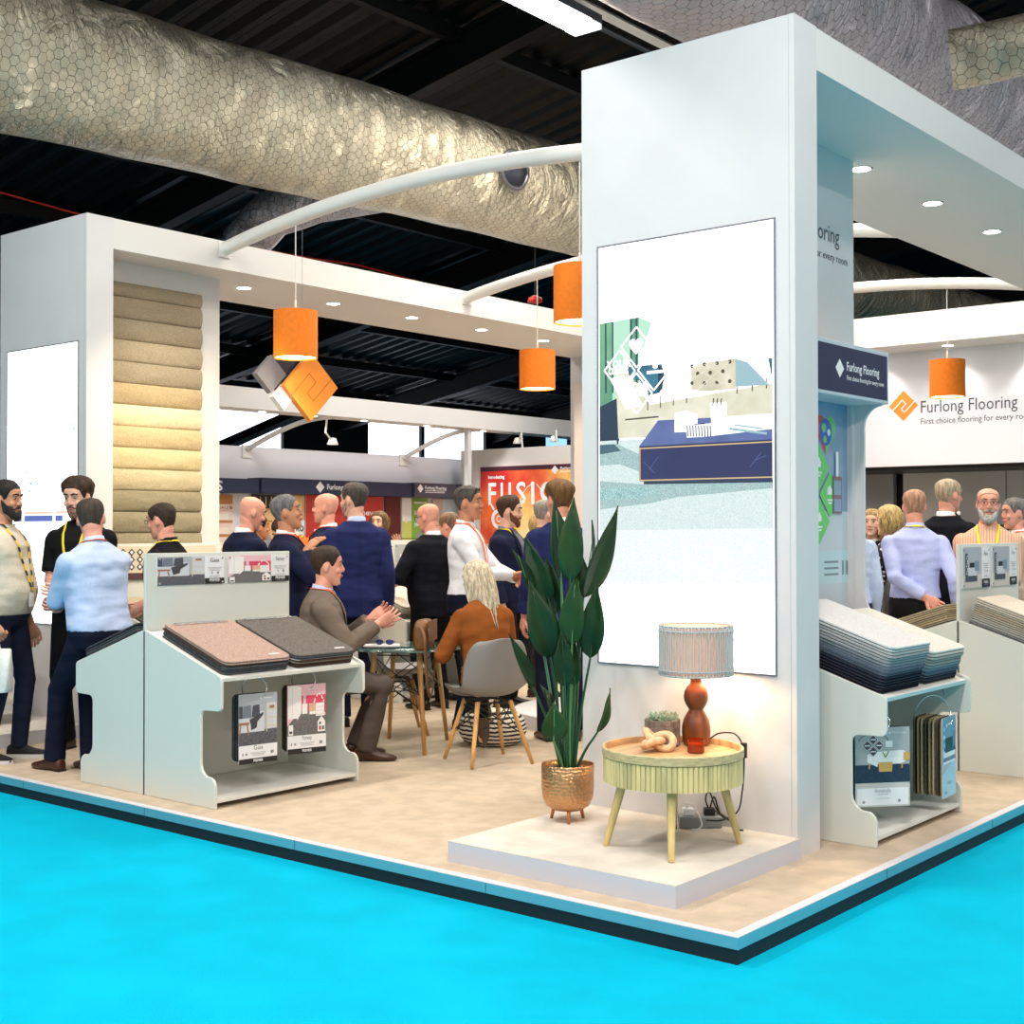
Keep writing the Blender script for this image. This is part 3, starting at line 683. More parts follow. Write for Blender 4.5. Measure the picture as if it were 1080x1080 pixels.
def sample_stack(base, sgn, x0, w, l, specs, d0, th, name_l, top_label, group, top_bar=True, jitter=0.006, seed=1, tag_on=True):
    """samples lie parallel to the shelf; base = unit loc; specs = list of (material, backing) from the bottom up"""
    rnd = random.Random(seed); n = len(specs)
    u = Vector((0, sgn * math.cos(ANG), -math.sin(ANG))); nrm = Vector((0, sgn * math.sin(ANG), math.cos(ANG))); xv = Vector((1, 0, 0))
    if sgn < 0: cols = (xv, -u, nrm)       # local y runs up the slope
    else: cols = (-xv, -u, nrm)
    top = Vector((0, sgn * SL0[0], SL0[1]))
    src = {}
    for k, (m, bk) in enumerate(specs):
        jx = rnd.uniform(-jitter, jitter); jy = rnd.uniform(-jitter, jitter)
        org = Vector(base) + top + u * (d0 + l + jy) + nrm * (th * k + 0.002) + xv * (x0 + jx + (0 if sgn < 0 else w))
        key = (m.name, bk.name)
        if key in src:
            o = src[key].copy(); COL.objects.link(o)
        else:
            g = sample_mesh(w, l, th * 0.97, None)
            mb = MB(); mb.v = list(g.v); mb.f = list(g.f); mb.m = list(g.m)
            o = mb.build('carpet_sample', [m, bk]); src[key] = o
        M = Matrix((cols[0], cols[1], cols[2])).transposed().to_4x4(); M.translation = org
        o.matrix_world = M
        for a in ('label', 'category', 'group'):
            if a in o: del o[a]
        tag(o, top_label if k == n - 1 else (name_l[0] if k else name_l[1]), 'carpet sample', group)
        if k == n - 1:
            if top_bar: MB().box((w * 0.12, l - 0.03, th), (w * 0.88, l - 0.006, th + 0.008)).build('clip_bar', M_CHROME, o, bevel=0.002)
            if tag_on: MB().box((w * 0.72, 0.045, th), (w * 0.72 + 0.075, 0.06, th + 0.003)).build('sample_tag', M_WHITE, o)
CM = carpet_mat
c_pink = CM('pinkish beige tweed', (196, 172, 158), (158, 128, 116)); c_grey = CM('grey tweed', (132, 126, 118), (84, 80, 76)); c_char = CM('charcoal tweed', (100, 104, 108), (52, 56, 60)); c_brown = CM('dark brown tweed', (92, 70, 58), (58, 42, 36)); c_stone = CM('stone tweed', (168, 156, 140))
A0 = (0.2, 3.955, 0)
sample_stack(A0, -1, 0.05, 0.475, 0.575, [(c_char, M_BACKING)] * 4 + [(c_brown, M_BACKING)] + [(c_pink, M_BACKING)] * 2, 0.085, 0.0105, ('carpet sample edge in the pile under the pinkish beige sample', 'dark carpet sample at the bottom of the pinkish beige pile'), 'pinkish beige tweed carpet sample on the left display', 'carpet samples in the pinkish pile on the left display')
sample_stack(A0, -1, 0.55, 0.475, 0.575, [(c_brown, M_BACKING)] * 2 + [(c_stone, M_BACKING)] + [(c_brown, M_BACKING)] + [(c_char, mat('white backing', (226, 226, 226), 0.9))] + [(c_char, M_BACKING), (c_grey, M_BACKING)], 0.085, 0.0105, ('carpet sample edge in the pile under the grey tweed sample', 'brown carpet sample at the bottom of the grey tweed pile'), 'grey tweed carpet sample on the left display next to the seated man', 'carpet samples in the grey pile on the left display')
greys = [CM('slate pile', (84, 88, 92)), CM('ash pile', (150, 150, 150)), c_char, CM('black pile', (44, 44, 48))]
sample_stack(A0, 1, 0.03, 0.475, 0.575, [(greys[k % 4], M_BACKING) for k in (0, 1, 2, 1, 0, 3, 2)], 0.085, 0.0105, ('dark grey carpet sample edge beside the perched man', 'lowest dark grey carpet sample beside the perched man'), 'topmost dark grey carpet sample beside the perched man', 'dark carpet samples beside the perched man', False, tag_on=False)
# right display: tall stacks, dark below and white on top
def ramp(n, cols):
    out = []
    for k in range(n):
        f = k / (n - 1) * (len(cols) - 1); i = min(int(f), len(cols) - 2); f -= i
        out.append(tuple(int(cols[i][j] * (1 - f) + cols[i + 1][j] * f) for j in range(3)))
    return out
M_WB = mat('pale hessian backing', (104, 102, 98), 0.95); M_DB = mat('dark hessian backing', (60, 60, 66), 0.95)
B0 = (1.62, 0.83, 0)
r1 = ramp(16, [(30, 32, 46), (34, 36, 52), (40, 44, 60), (96, 112, 132), (150, 160, 172), (184, 186, 188), (206, 206, 204), (250, 248, 246)])
sample_stack(B0, -1, 0.045, 0.485, 0.615, [(CM('plush shade %d' % k, c), M_DB if k < 6 else M_WB) for k, c in enumerate(r1)], 0.035, 0.0147, ('carpet sample edge within the tall stack beside the front tower', 'lowest near black carpet sample in the tall stack beside the front tower'), 'white carpet sample on top of the tall stack beside the front tower', 'carpet samples in the tall stack beside the front tower', False, 0.004, 2, False)
r2 = ramp(11, [(50, 50, 56), (52, 66, 96), (130, 150, 170), (182, 186, 180), (200, 196, 184), (242, 238, 230)])
sample_stack(B0, -1, 0.56, 0.465, 0.585, [(CM('loop shade %d' % k, c), M_DB if k < 2 else M_WB) for k, c in enumerate(r2)], 0.065, 0.0157, ('carpet sample edge within the shorter stack at the right of the tall one', 'lowest carpet sample in the shorter stack at the right of the tall one'), 'pale carpet sample on top of the shorter stack at the right of the tall one', 'carpet samples in the shorter stack on the right display', False, 0.004, 3, False)
C0 = (3.86, 0.66, 0)
r3 = ramp(13, [(130, 130, 134), (196, 192, 184), (214, 204, 186), (186, 172, 150), (224, 214, 198), (226, 216, 202)])
sample_stack(C0, -1, 0.02, 0.5, 0.615, [(CM('wool shade %d' % k, c), M_DB if k % 2 else M_WB) for k, c in enumerate(r3)], 0.04, 0.0135, ('cream and grey carpet sample edge in the stack at the right edge of the view', 'lowest grey carpet sample in the stack at the right edge of the view'), 'cream carpet sample on top of the stack at the right edge of the view', 'carpet samples at the right edge of the view', False, 0.004, 4, False)
sample_stack(C0, -1, 0.54, 0.5, 0.615, [(CM('wool shade %d' % (2 * k), r3[2 * k]), M_WB) for k in range(6)], 0.04, 0.0135, ('cream carpet sample in the rear stack at the right edge of the view', 'lowest carpet sample in the rear stack at the right edge of the view'), 'topmost cream sample of the rear stack at the right edge of the view', 'rear carpet samples at the right edge of the view', False, 0.004, 5, False)
r4 = ramp(9, [(150, 146, 138), (204, 184, 140), (176, 160, 130), (212, 194, 152), (196, 180, 150)])
sample_stack(C0, 1, 0.02, 0.5, 0.615, [(CM('jute shade %d' % k, c), M_DB if k % 2 else M_WB) for k, c in enumerate(r4)], 0.04, 0.0135, ('tan striped carpet sample edge in the stack below the lavender shirt', 'lowest carpet sample in the tan stack below the lavender shirt'), 'topmost tan carpet sample in the stack below the lavender shirt', 'tan carpet samples below the lavender shirt', False, 0.004, 6, False)
D0 = (4.02, 6.28, 0)
for xx, sd, which in ((0.03, 7, 'left'), (0.55, 8, 'right')):
    cols = [(120, 122, 112), (150, 146, 132), (196, 190, 176), (206, 198, 184), (224, 214, 198), (228, 220, 206)]
    sample_stack(D0, -1, xx, 0.48, 0.6, [(CM('cream shade %d' % k, c), M_DB if k < 3 else M_WB) for k, c in enumerate(cols)], 0.04, 0.019, ('cream carpet sample edge in the %s pile behind the glass table' % which, 'lowest grey carpet sample in the %s pile behind the glass table' % which), 'cream carpet sample on top of the %s pile behind the glass table' % which, 'cream carpet samples behind the glass table, %s pile' % which, False, 0.008, sd, False)
E0 = (1.62, 6.44, 0)
sample_stack(E0, -1, 0.03, 0.48, 0.6, [(CM('drab shade %d' % k, c), M_DB) for k, c in enumerate(((120, 112, 96), (160, 150, 126), (130, 122, 104), (176, 164, 138), (186, 176, 150)))], 0.04, 0.016, ('drab carpet sample edge in the alcove pile', 'lowest drab carpet sample in the alcove pile'), 'drab carpet sample on top of the alcove pile', 'drab carpet samples in the alcove', False, 0.006, 9, False)

# ------------------------------------------------------------------ printed plates on the divider panels and hanging books
PM = [print_mat('card white', (236, 236, 238)), print_mat('card wall grey', (176, 180, 186)), print_mat('card floor charcoal', (92, 92, 98), 0.2, 120), print_mat('card sofa pale', (206, 208, 214)), print_mat('card cushion slate', (116, 122, 136)),
      print_mat('card cushion dark', (72, 76, 88)), print_mat('card shelf cream', (212, 200, 178)), print_mat('card throw charcoal', (64, 64, 70)), print_mat('card wood', (168, 112, 76)), print_mat('card black', (26, 26, 30)),
      print_mat('card pink', (224, 72, 104)), print_mat('card pale pink', (238, 190, 200)), print_mat('card drawers white', (244, 240, 238)), print_mat('card floor grey', (112, 110, 110), 0.15, 120), print_mat('card text grey', (140, 142, 148)),
      print_mat('card red', (186, 36, 40)), print_mat('card peach', (226, 178, 150)), print_mat('card carpet navy', (44, 54, 74), 0.15, 100), print_mat('card wall taupe', (172, 176, 176)), print_mat('card beige band', (204, 200, 192)),
      print_mat('card blue grey', (120, 148, 168)), print_mat('card sky', (178, 208, 224)), print_mat('card yellow wood', (218, 170, 88)), print_mat('card maroon brown', (84, 62, 64)), print_mat('card green leaf', (120, 150, 70))]
def scene_sofa(P, u0, v0, u1, v1):
    q = lambda u, v: (u0 + (u1 - u0) * u, v0 + (v1 - v0) * v)
    R_ = lambda a, b, c, d, m: P.rect(*q(a, b), *q(c, d), m)
    R_(0, 0, 1, 1, 1); R_(0, 0, 1, 0.36, 2)
    R_(0.72, 0.36, 1.0, 1.0, 3); R_(0.72, 0.3, 0.745, 1, 6)
    for v in (0.42, 0.62, 0.82): R_(0.74, v, 1.0, v + 0.03, 6); R_(0.80, v + 0.03, 0.93, v + 0.1, 8 if v > 0.8 else 3)
    R_(0, 0.32, 0.66, 0.66, 3); R_(0.54, 0.32, 0.66, 0.8, 3); R_(0.0, 0.66, 0.1, 0.95, 5); P.poly([q(0.1, 0.66), q(0.32, 0.66), q(0.31, 0.97), q(0.12, 0.95)], 4); P.poly([q(0.33, 0.68), q(0.54, 0.68), q(0.53, 0.97), q(0.36, 0.95)], 5)
    P.poly([q(0.27, 0.62), q(0.64, 0.78), q(0.62, 0.7), q(0.48, 0.56), q(0.46, 0.42), q(0.32, 0.36), q(0.3, 0.5)], 7)
    R_(0, 0.5, 0.26, 0.56, 8); P.line(*q(0.21, 0.5), *q(0.25, 0.26), 0.008, 8); P.line(*q(0.04, 0.5), *q(0.02, 0.26), 0.008, 8)
def scene_pink(P, u0, v0, u1, v1):
    q = lambda u, v: (u0 + (u1 - u0) * u, v0 + (v1 - v0) * v)
    R_ = lambda a, b, c, d, m: P.rect(*q(a, b), *q(c, d), m)
    R_(0, 0, 1, 1, 11); R_(0.36, 0.42, 1, 0.78, 10); P.poly([q(0, 0), q(1, 0), q(1, 0.36), q(0.5, 0.5), q(0.3, 0.46), q(0, 0.2)], 13)
    R_(0.02, 0.34, 0.25, 0.98, 12); R_(0.135, 0.36, 0.14, 0.96, 14); P.poly([q(0.25, 0.3), q(0.36, 0.44), q(0.36, 0.95), q(0.25, 0.98)], 12)
    R_(0.38, 0.42, 0.52, 0.62, 12); R_(0.41, 0.62, 0.48, 0.78, 3); R_(0.56, 0.4, 0.74, 0.62, 16); R_(0.74, 0.36, 0.96, 0.62, 12); R_(0.58, 0.4, 0.73, 0.46, 12)
    for k in range(3): R_(0.76, 0.39 + 0.075 * k, 0.94, 0.395 + 0.075 * k, 14)
    for k in range(14): a = q(0.82 + 0.14 * math.sin(k * 2.3) * 0.9, 0.72 + 0.08 * math.cos(k * 1.7)); P.disc(a[0], a[1], 0.005, 12, 6)
    P.poly([q(0.78, 0.05), q(0.98, 0.05), q(0.98, 0.25), q(0.88, 0.36), q(0.78, 0.25)], 12); R_(0.82, 0.08, 0.87, 0.16, 15); R_(0.9, 0.08, 0.95, 0.16, 5); R_(0.82, 0.19, 0.87, 0.24, 5)
    R_(0.02, 0.02, 0.14, 0.22, 12); R_(0.04, 0.05, 0.12, 0.1, 5)
def plate(parent_loc, x0, z0, w, h, label, scene, title, sgn=-1):
    t = thing('display_plate', label, 'sign plate', (parent_loc[0] + x0, parent_loc[1] - 0.018, parent_loc[2] + z0), 0, 'plates on the display dividers')
    P = Panel((0, 0, 0), UX, UZ, w, h, 0.006)
    scene(P, 0, 0, 0.7, 1)
    P.rect(0.70, 0, 1, 0.21, 9); P.text('PREMIER', 0.85, 0.1, 0.022, 0, 'c', w * 0.16, 0.0005); P.rect(0.78, 0.06, 0.92, 0.07, 14)
    P.text(title, 0.85, 0.79, 0.034, 7, 'c', w * 0.14)
    for k, (a, b) in enumerate(((0.74, 0.96), (0.755, 0.945), (0.77, 0.93))): P.rect(a, 0.58 - 0.05 * k, b, 0.592 - 0.05 * k, 14)
    P.rect(0.80, 0.36, 0.815, 0.44, 14); P.disc(0.9, 0.4, 0.008, 14); P.rect(0.77, 0.27, 0.93, 0.285, 14)
    P.mb.build('printed_face', PM, t, fixn=False)
    mb = MB()
    for u, v in ((0.03, 0.07), (0.97, 0.93), (0.03, 0.93), (0.97, 0.07)): mb.cyl((u * w, 0.012, v * h), (u * w, -0.004, v * h), 0.007, n=12)
    mb.build('stud', M_CHROME, t)
    return t
plate(A0, 0.075, 1.185, 0.475, 0.165, 'landscape plate with a grey sofa photo on the left display divider', scene_sofa, 'Gaia')
plate(A0, 0.58, 1.185, 0.475, 0.165, 'landscape plate with a pink nursery photo on the left display divider', scene_pink, 'Fairway')
def scene_arm(P, u0, v0, u1, v1):
    q = lambda u, v: (u0 + (u1 - u0) * u, v0 + (v1 - v0) * v); R_ = lambda a, b, c, d, m: P.rect(*q(a, b), *q(c, d), m)
    R_(0, 0, 1, 1, 1); R_(0, 0, 1, 0.33, 19); R_(0.15, 0.3, 0.7, 0.5, 3); R_(0.12, 0.3, 0.26, 0.85, 5); R_(0.62, 0.42, 0.85, 0.66, 20); R_(0.35, 0.5, 0.6, 0.62, 9)
    for k in range(8): P.disc(*q(0.19 + 0.02 * (k % 3), 0.36 + 0.06 * k), 0.006, 0, 6)
    R_(0.12, 0.16, 0.74, 0.3, 5)
def scene_white(P, u0, v0, u1, v1):
    q = lambda u, v: (u0 + (u1 - u0) * u, v0 + (v1 - v0) * v); R_ = lambda a, b, c, d, m: P.rect(*q(a, b), *q(c, d), m)
    R_(0, 0, 1, 1, 18); R_(0, 0, 1, 0.3, 19); R_(0.2, 0.3, 0.7, 0.48, 12); R_(0.3, 0.48, 0.6, 0.66, 15); R_(0.2, 0.48, 0.32, 0.62, 12); R_(0.58, 0.48, 0.7, 0.62, 9)
plate(C0, 0.04, 1.13, 0.46, 0.26, 'acrylic plate with a patterned armchair photo, nearer one on the right edge display', scene_arm, 'Plains')
plate(C0, 0.55, 1.13, 0.46, 0.26, 'acrylic plate with an armchair and blue column, farther one on the right edge display', scene_arm, 'Tones')
plate(D0, 0.05, 1.13, 0.47, 0.24, 'beige plate with a white sofa and red cushion on the mid stand display', scene_white, 'Willow')
plate(D0, 0.55, 1.13, 0.47, 0.24, 'second beige plate on the mid stand display, behind the dark suited bald man', scene_white, 'Oak')
t = thing('display_plate', 'dark plate with a black and white lattice pattern in the left alcove', 'sign plate', (E0[0] + 0.05, E0[1] - 0.03, 1.12), 0, 'plates on the display dividers')
P = Panel((0, 0, 0), UX, UZ, 0.95, 0.26, 0.006, 6)
P.rect(0, 0, 1, 0.2, 23)
for k in range(3):
    for j in range(3): P.diamond(0.06 + 0.08 * k, 0.38 + 0.22 * j, 0.03, 9); P.diamond(0.06 + 0.08 * k, 0.38 + 0.22 * j, 0.016, 0)
P.mb.build('printed_face', PM, t, fixn=False)

def sample_book(loc, rz, w, h, n, th, mats, label, group, draw, ring_r=0.06, gap=0.0, fan=0.0):
    """hanging swatches on a ring; local x = card width, card faces -y"""
    t = thing('swatch_book', label, 'swatch book', loc, rz, group)
    pts = [(0.0 + ring_r * math.sin(a), 0.5 * n * th * 0.5, ring_r * math.cos(a) - 0.02 + 0.07) for a in [math.radians(-160 + 320 * k / 24) for k in range(25)]]
    z0 = -h
    MB().tube([(ring_r * math.sin(a), -0.008 + (n * (th + gap) + 0.02) * (0.5 + 0.5 * math.cos(a * 0.5 + 1.57)), 0.03 + ring_r * math.cos(a)) for a in [math.radians(-165 + 330 * k / 28) for k in range(29)]], 0.0035, 8).build('ring', M_CHROME, t, smooth=True)
    MB().tube([(0, 0.02, 0.03 + ring_r), (0, 0.03, 0.05 + ring_r + 0.03), (0, 0.06, 0.06 + ring_r + 0.03)], 0.004, 8).build('hook', M_STEEL, t)
    P = Panel((-w / 2, -0.003, -h), UX, UZ, w, h, 0.003); draw(P); P.mb.build('front_card', PM, t, fixn=False)
    for k in range(n):
        mb = MB(); poly = rrect(-w / 2, -h + 0.008, w / 2, -0.004, 0.03, 4)
        y = 0.002 + k * (th + gap)
        mb.prism(poly, lambda a, b: (a, y + fan * k * (b / -h) * 0.0, b), lambda a, b: (a, y + th * 0.92, b))
        mb.build('carpet_swatch', mats[k % len(mats)], t, bevel=0.002, seg=1)
    return t
def card_tall(scene, title):
    def f(P):
        scene(P, 0, 0.26, 1, 1) if scene is not scene_sofa else scene_sofa(P, -0.0, 0.26, 1.0, 0.86)
        if scene is scene_sofa: P.rect(0, 0.86, 1, 1, 1)
        P.rect(0, 0.075, 1, 0.265, 0); P.rect(0, 0, 1, 0.075, 9); P.text('PREMIER', 0.5, 0.022, 0.02, 0, 'c', 0.06, 0.0005)
        P.text(title, 0.5, 0.195, 0.036, 7, 'c', 0.06); P.rect(0.3, 0.15, 0.7, 0.156, 14); P.rect(0.33, 0.13, 0.67, 0.136, 14); P.rect(0.35, 0.11, 0.65, 0.116, 14)
        P.rect(0.08, 0.12, 0.11, 0.16, 14); P.disc(0.19, 0.14, 0.007, 14); P.rect(0.82, 0.12, 0.9, 0.165, 14); P.rect(0.62, 0.925, 0.86, 0.935, 0); P.diamond(0.57, 0.93, 0.008, 0)
    return f
sample_book((0.565, 3.40, 0.585), math.radians(-9), 0.245, 0.39, 5, 0.015, [c_brown, c_char, CM('slate blue tweed', (58, 70, 80)), c_char, c_char], 'hanging swatch book with a grey sofa card in the left display', 'hanging swatch books', card_tall(scene_sofa, 'Gaia'))
sample_book((0.945, 3.42, 0.60), math.radians(-16), 0.245, 0.40, 5, 0.015, [c_char, CM('olive tweed', (82, 78, 62)), c_brown, CM('olive tweed', (82, 78, 62)), c_char], 'hanging swatch book with a pink nursery card in the left display', 'hanging swatch books', card_tall(scene_pink, 'Fairway'))
def card_taupe(P):
    P.rect(0, 0, 1, 1, 19); P.rect(0, 0.47, 1, 1, 18); P.rect(0, 0.30, 1, 0.53, 17); P.poly([(0.0, 0.30), (0.3, 0.315), (0.6, 0.30), (1, 0.315), (1, 0.36), (0, 0.36)], 17)
    P.rect(0.03, 0.02, 0.97, 0.235, 0); P.text('Annabelle', 0.5, 0.175, 0.03, 14, 'c', 0.085); P.rect(0.4, 0.15, 0.6, 0.156, 14); P.rect(0.38, 0.1, 0.62, 0.104, 14); P.disc(0.15, 0.06, 0.007, 14); P.disc(0.8, 0.07, 0.008, 14)
    P.poly([(0.22, 0.56), (0.22, 0.66), (0.3, 0.69), (0.88, 0.71), (0.93, 0.68), (0.92, 0.57), (0.85, 0.54), (0.3, 0.54)], 12); P.rect(0.6, 0.62, 0.8, 0.7, 0); P.poly([(0.24, 0.66), (0.42, 0.6), (0.4, 0.5), (0.26, 0.55)], 0)
    for x in (0.26, 0.86): P.line(x, 0.54, x - 0.01, 0.48, 0.006, 22)
    P.poly([(0.43, 0.44), (0.67, 0.44), (0.68, 0.56), (0.42, 0.56)], 22); P.rect(0.52, 0.56, 0.58, 0.62, 12); P.line(0.55, 0.62, 0.5, 0.69, 0.006, 24); P.line(0.55, 0.62, 0.61, 0.7, 0.006, 24); P.rect(0.88, 0.58, 1, 0.68, 22)
    P.rect(0.55, 0.75, 0.68, 0.83, 0)
    for k in range(10):
        a = math.radians(0 + 18 * k); b = math.radians(18 * (k + 1)); P.line(0.33 + 0.27 * math.cos(a), 0.83 + 0.09 * math.sin(a), 0.33 + 0.27 * math.cos(b), 0.83 + 0.09 * math.sin(b), 0.003, 23)
    for (u, v) in ((0.32, 0.85), (0.21, 0.775), (0.43, 0.775), (0.32, 0.70)): P.diamond(u, v, 0.026, 0); P.diamond(u, v, 0.023, 23); P.rect(u - 0.05, v - 0.008, u + 0.05, v + 0.008, 0)
    P.text('Furlong', 0.66, 0.925, 0.014, 0, 'l', 0.07); P.diamond(0.62, 0.93, 0.007, 0)
sample_book((1.865, 0.27, 0.535), math.radians(-40), 0.285, 0.385, 5, 0.012, [c_brown, c_char, c_grey, c_char, c_brown], 'hanging swatch book with a navy carpet and round wooden table card', 'hanging swatch books', card_taupe, 0.04)
def card_blue(P):
    P.rect(0, 0, 1, 1, 20); P.rect(0, 0, 1, 0.42, 21); P.poly([(0, 0.3), (1, 0.46), (1, 0.5), (0, 0.4)], 1); P.rect(0.05, 0.42, 0.95, 0.62, 12); P.rect(0.2, 0.6, 0.75, 0.74, 9); P.rect(0.1, 0.56, 0.95, 0.62, 17); P.rect(0.75, 0.6, 0.95, 0.8, 4); P.rect(0.05, 0.45, 0.95, 0.5, 4)
    P.text('Heritage', 0.5, 0.16, 0.025, 20, 'c', 0.06); P.rect(0.15, 0.05, 0.3, 0.08, 20); P.diamond(0.3, 0.9, 0.012, 0); P.rect(0.4, 0.9, 0.7, 0.92, 0)
    for k in range(4): P.diamond(0.1, 0.86 - 0.1 * k, 0.016, 0 if k % 2 else 21)
sample_book((2.44, 0.165, 0.535), math.radians(4), 0.215, 0.41, 8, 0.009, [CM('jute strip', (170, 156, 122)), CM('dark strip', (96, 88, 78)), CM('fawn strip', (192, 178, 142))], 'fanned swatch book on a big ring with a pale blue card', 'hanging swatch books', card_blue, 0.075, 0.011)

# ------------------------------------------------------------------ tall poster board behind the right display
t = thing('poster_board', 'tall blue grey poster board with navy header behind the right display', 'poster', (1.62, 0.83, 1.05))
P = Panel((0, 0, 0.04), UX, UZ, 1.085, 1.14, 0.01)
PB = [print_mat('poster blue grey', (112, 142, 172), col2=(146, 170, 196), vscale=2), print_mat('poster pale grey', (198, 206, 214)), print_mat('poster red', (224, 84, 72)), print_mat('poster leaf green', (112, 206, 112)), print_mat('poster globe blue', (52, 100, 190)), print_mat('poster white', (240, 242, 244)), print_mat('poster shelf brown', (138, 108, 110)), print_mat('poster pale strip', (190, 216, 222)), print_mat('poster text', (120, 140, 150))]
P.rect(0, 0.0, 1, 0.45, 1)
P.rect(-0.01, 0.10, 1.02, 0.26, 7); P.text('Annabelle', 0.42, 0.165, 0.045, 8, 'l', 0.2)
for k in range(3): P.rect(0.7, 0.2 - 0.03 * k, 0.86, 0.21 - 0.03 * k, 8)
P.rect(0.9, 0.14, 0.92, 0.21, 8); P.rect(0.945, 0.14, 0.97, 0.21, 8)
hx, hy, s = 0.72, 0.83, 0.13          # heart
def heart(sc, mi_a, mi_b):
    P.k += 1
    n = 26; pts = []
    for i in range(n):
        a = 2 * PI * i / n; x = 16 * math.sin(a) ** 3 / 17.0; y = (13 * math.cos(a) - 5 * math.cos(2 * a) - 2 * math.cos(3 * a) - math.cos(4 * a)) / 17.0
        pts.append((hx + x * s * sc / P.w, hy + y * s * sc / P.h))
    P.poly([p for p in pts if p[0] <= hx + 1e-6], mi_a); P.poly([p for p in pts if p[0] >= hx - 1e-6], mi_b)
heart(1.0, 2, 3); heart(0.62, 0, 0); P.disc(hx, hy, 0.075, 4, 20); P.disc(hx - 0.02, hy + 0.02, 0.028, 3, 8); P.disc(hx + 0.035, hy + 0.0, 0.02, 5, 8); P.disc(hx - 0.01, hy - 0.035, 0.022, 3, 8)
for (u, v) in ((0.64, 0.66), (0.76, 0.53), (0.64, 0.40), (0.52, 0.53)):
    P.diamond(u, v, 0.125, 3)
    for k in range(5): P.rect(u - 0.03 + 0.008 * k, v + 0.0, u - 0.026 + 0.012 * k, v + 0.03 + 0.01 * (k % 2), 5)
    P.disc(u, v + 0.035, 0.012, 5, 8); P.rect(u - 0.03, v - 0.03, u + 0.03, v - 0.022, 5); P.rect(u - 0.022, v - 0.045, u + 0.022, v - 0.037, 5)
P.rect(0.79, 0.44, 0.89, 0.62, 6); P.rect(0.8, 0.53, 0.88, 0.6, 0); P.rect(0.8, 0.45, 0.88, 0.51, 0); P.rect(0.82, 0.62, 0.85, 0.74, 5)
P.mb.build('printed_face', PB, t, fixn=False)
MB().box((1.05, -0.03, 0.0), (1.085, 0.0, 1.2)).build('edge_strip', M_WHITE, t)
# side post with curved bracket and header box
poly = [(0.0, -0.05), (0.2, -0.05)] + [(0.085 + 0.115 * (1 - math.sin(math.radians(9 * k))), -0.05 + 0.16 * (1 - math.cos(math.radians(9 * k)))) for k in range(1, 11)] + [(0.085, 1.02)] + [(0.085 + 0.1 * (1 - math.cos(math.radians(10 * k))), 1.02 + 0.12 * math.sin(math.radians(10 * k))) for k in range(1, 10)] + [(0.2, 1.16), (0.0, 1.16)]
MB().prism(poly, lambda a, b: (1.085, -a, b), lambda a, b: (1.105, -a, b)).build('side_post', M_WHITE, t, bevel=0.003)
h = MB().box((-0.02, -0.21, 1.15), (1.14, 0.0, 1.44)).build('header_box', mat('pale grey header frame', (196, 206, 214), 0.4), t, bevel=0.006)
P = Panel((0.0, -0.2115, 1.17), UX, UZ, 1.115, 0.245, 0.001)
P.diamond(0.47, 0.52, 0.05, 1); P.text('Furlong Flooring', 0.545, 0.5, 0.066, 1, 'l', 0.4, 0.0012); P.text('First choice flooring for every room', 0.545, 0.3, 0.034, 1, 'l', 0.46, 0.0006)
P.mb.build('header_sign', [M_NAVY, M_WHITEINK], t, fixn=False)

# ------------------------------------------------------------------ neighbouring stand: sign boards and posters on the rear wall
def board(name, label, x0, x1, z0, z1, y, m, draw=None, t_=0.03, cat='sign', group=None):
    t = thing(name, label, cat, (x0, y, z0), 0, group)
    P = Panel((0, 0, 0), UX, UZ, x1 - x0, z1 - z0, t_)
    if draw: draw(P)
    P.mb.build('printed_face', m, t, fixn=False)
    return t
g = 'sign boards along the rear wall'
def hd(P):
    P.diamond(0.55, 0.5, 0.085, 1); P.text('Furlong Flooring', 0.6, 0.4, 0.11, 1, 'l', 0.85, 0.002)
board('sign_board', 'navy sign board beside the left tower ending in the letter S', 6.6, 7.88, 2.03, 2.225, 12.2, [M_NAVY, M_WHITEINK], lambda P: P.text('S', 0.50, 0.12, 0.19, 1, 'r', 0.1, 0.003), 0.3, 'sign', g)
board('sign_board', 'long navy sign board with white diamond above the suited men', 7.92, 10.97, 2.035, 2.25, 12.2, [M_NAVY, M_WHITEINK], lambda P: (P.diamond(0.364, 0.5, 0.085, 1), P.text('Furlong Flooring', 0.41, 0.36, 0.11, 1, 'l', 0.7, 0.003)), 0.3, 'sign', g)
def hd2(P): P.diamond(0.13, 0.6, 0.07, 1); P.text('Furlong Flooring', 0.24, 0.55, 0.075, 1, 'l', 0.5, 0.002); P.rect(0.24, 0.42, 0.7, 0.47, 1); P.rect(0.24, 0.3, 0.7, 0.35, 1)
board('sign_board', 'charcoal sign board with white diamond above the green poster', 11.0, 12.0, 2.04, 2.26, 12.16, [M_CHAR, M_WHITEINK], hd2, 0.3, 'sign', g)
board('sign_board', 'charcoal sign board with white diamond next to the rear post', 12.06, 12.9, 2.05, 2.26, 12.16, [M_CHAR, M_WHITEINK], hd2, 0.3, 'sign', g)
RP = [print_mat('poster warm white', (244, 232, 216)), print_mat('poster caramel', (196, 130, 70)), print_mat('poster amber', (236, 190, 130)), print_mat('poster black', (34, 32, 36)), print_mat('poster scarlet', (206, 50, 46)), print_mat('poster maroon', (88, 18, 28)),
      print_mat('poster grass', (128, 178, 72)), print_mat('poster lime', (206, 214, 110)), print_mat('poster blush', (240, 214, 206)), print_mat('poster cool white', (240, 242, 248)), print_mat('poster grey', (150, 152, 160)), print_mat('poster honey light', (255, 214, 140))]
g = 'posters on the rear wall'
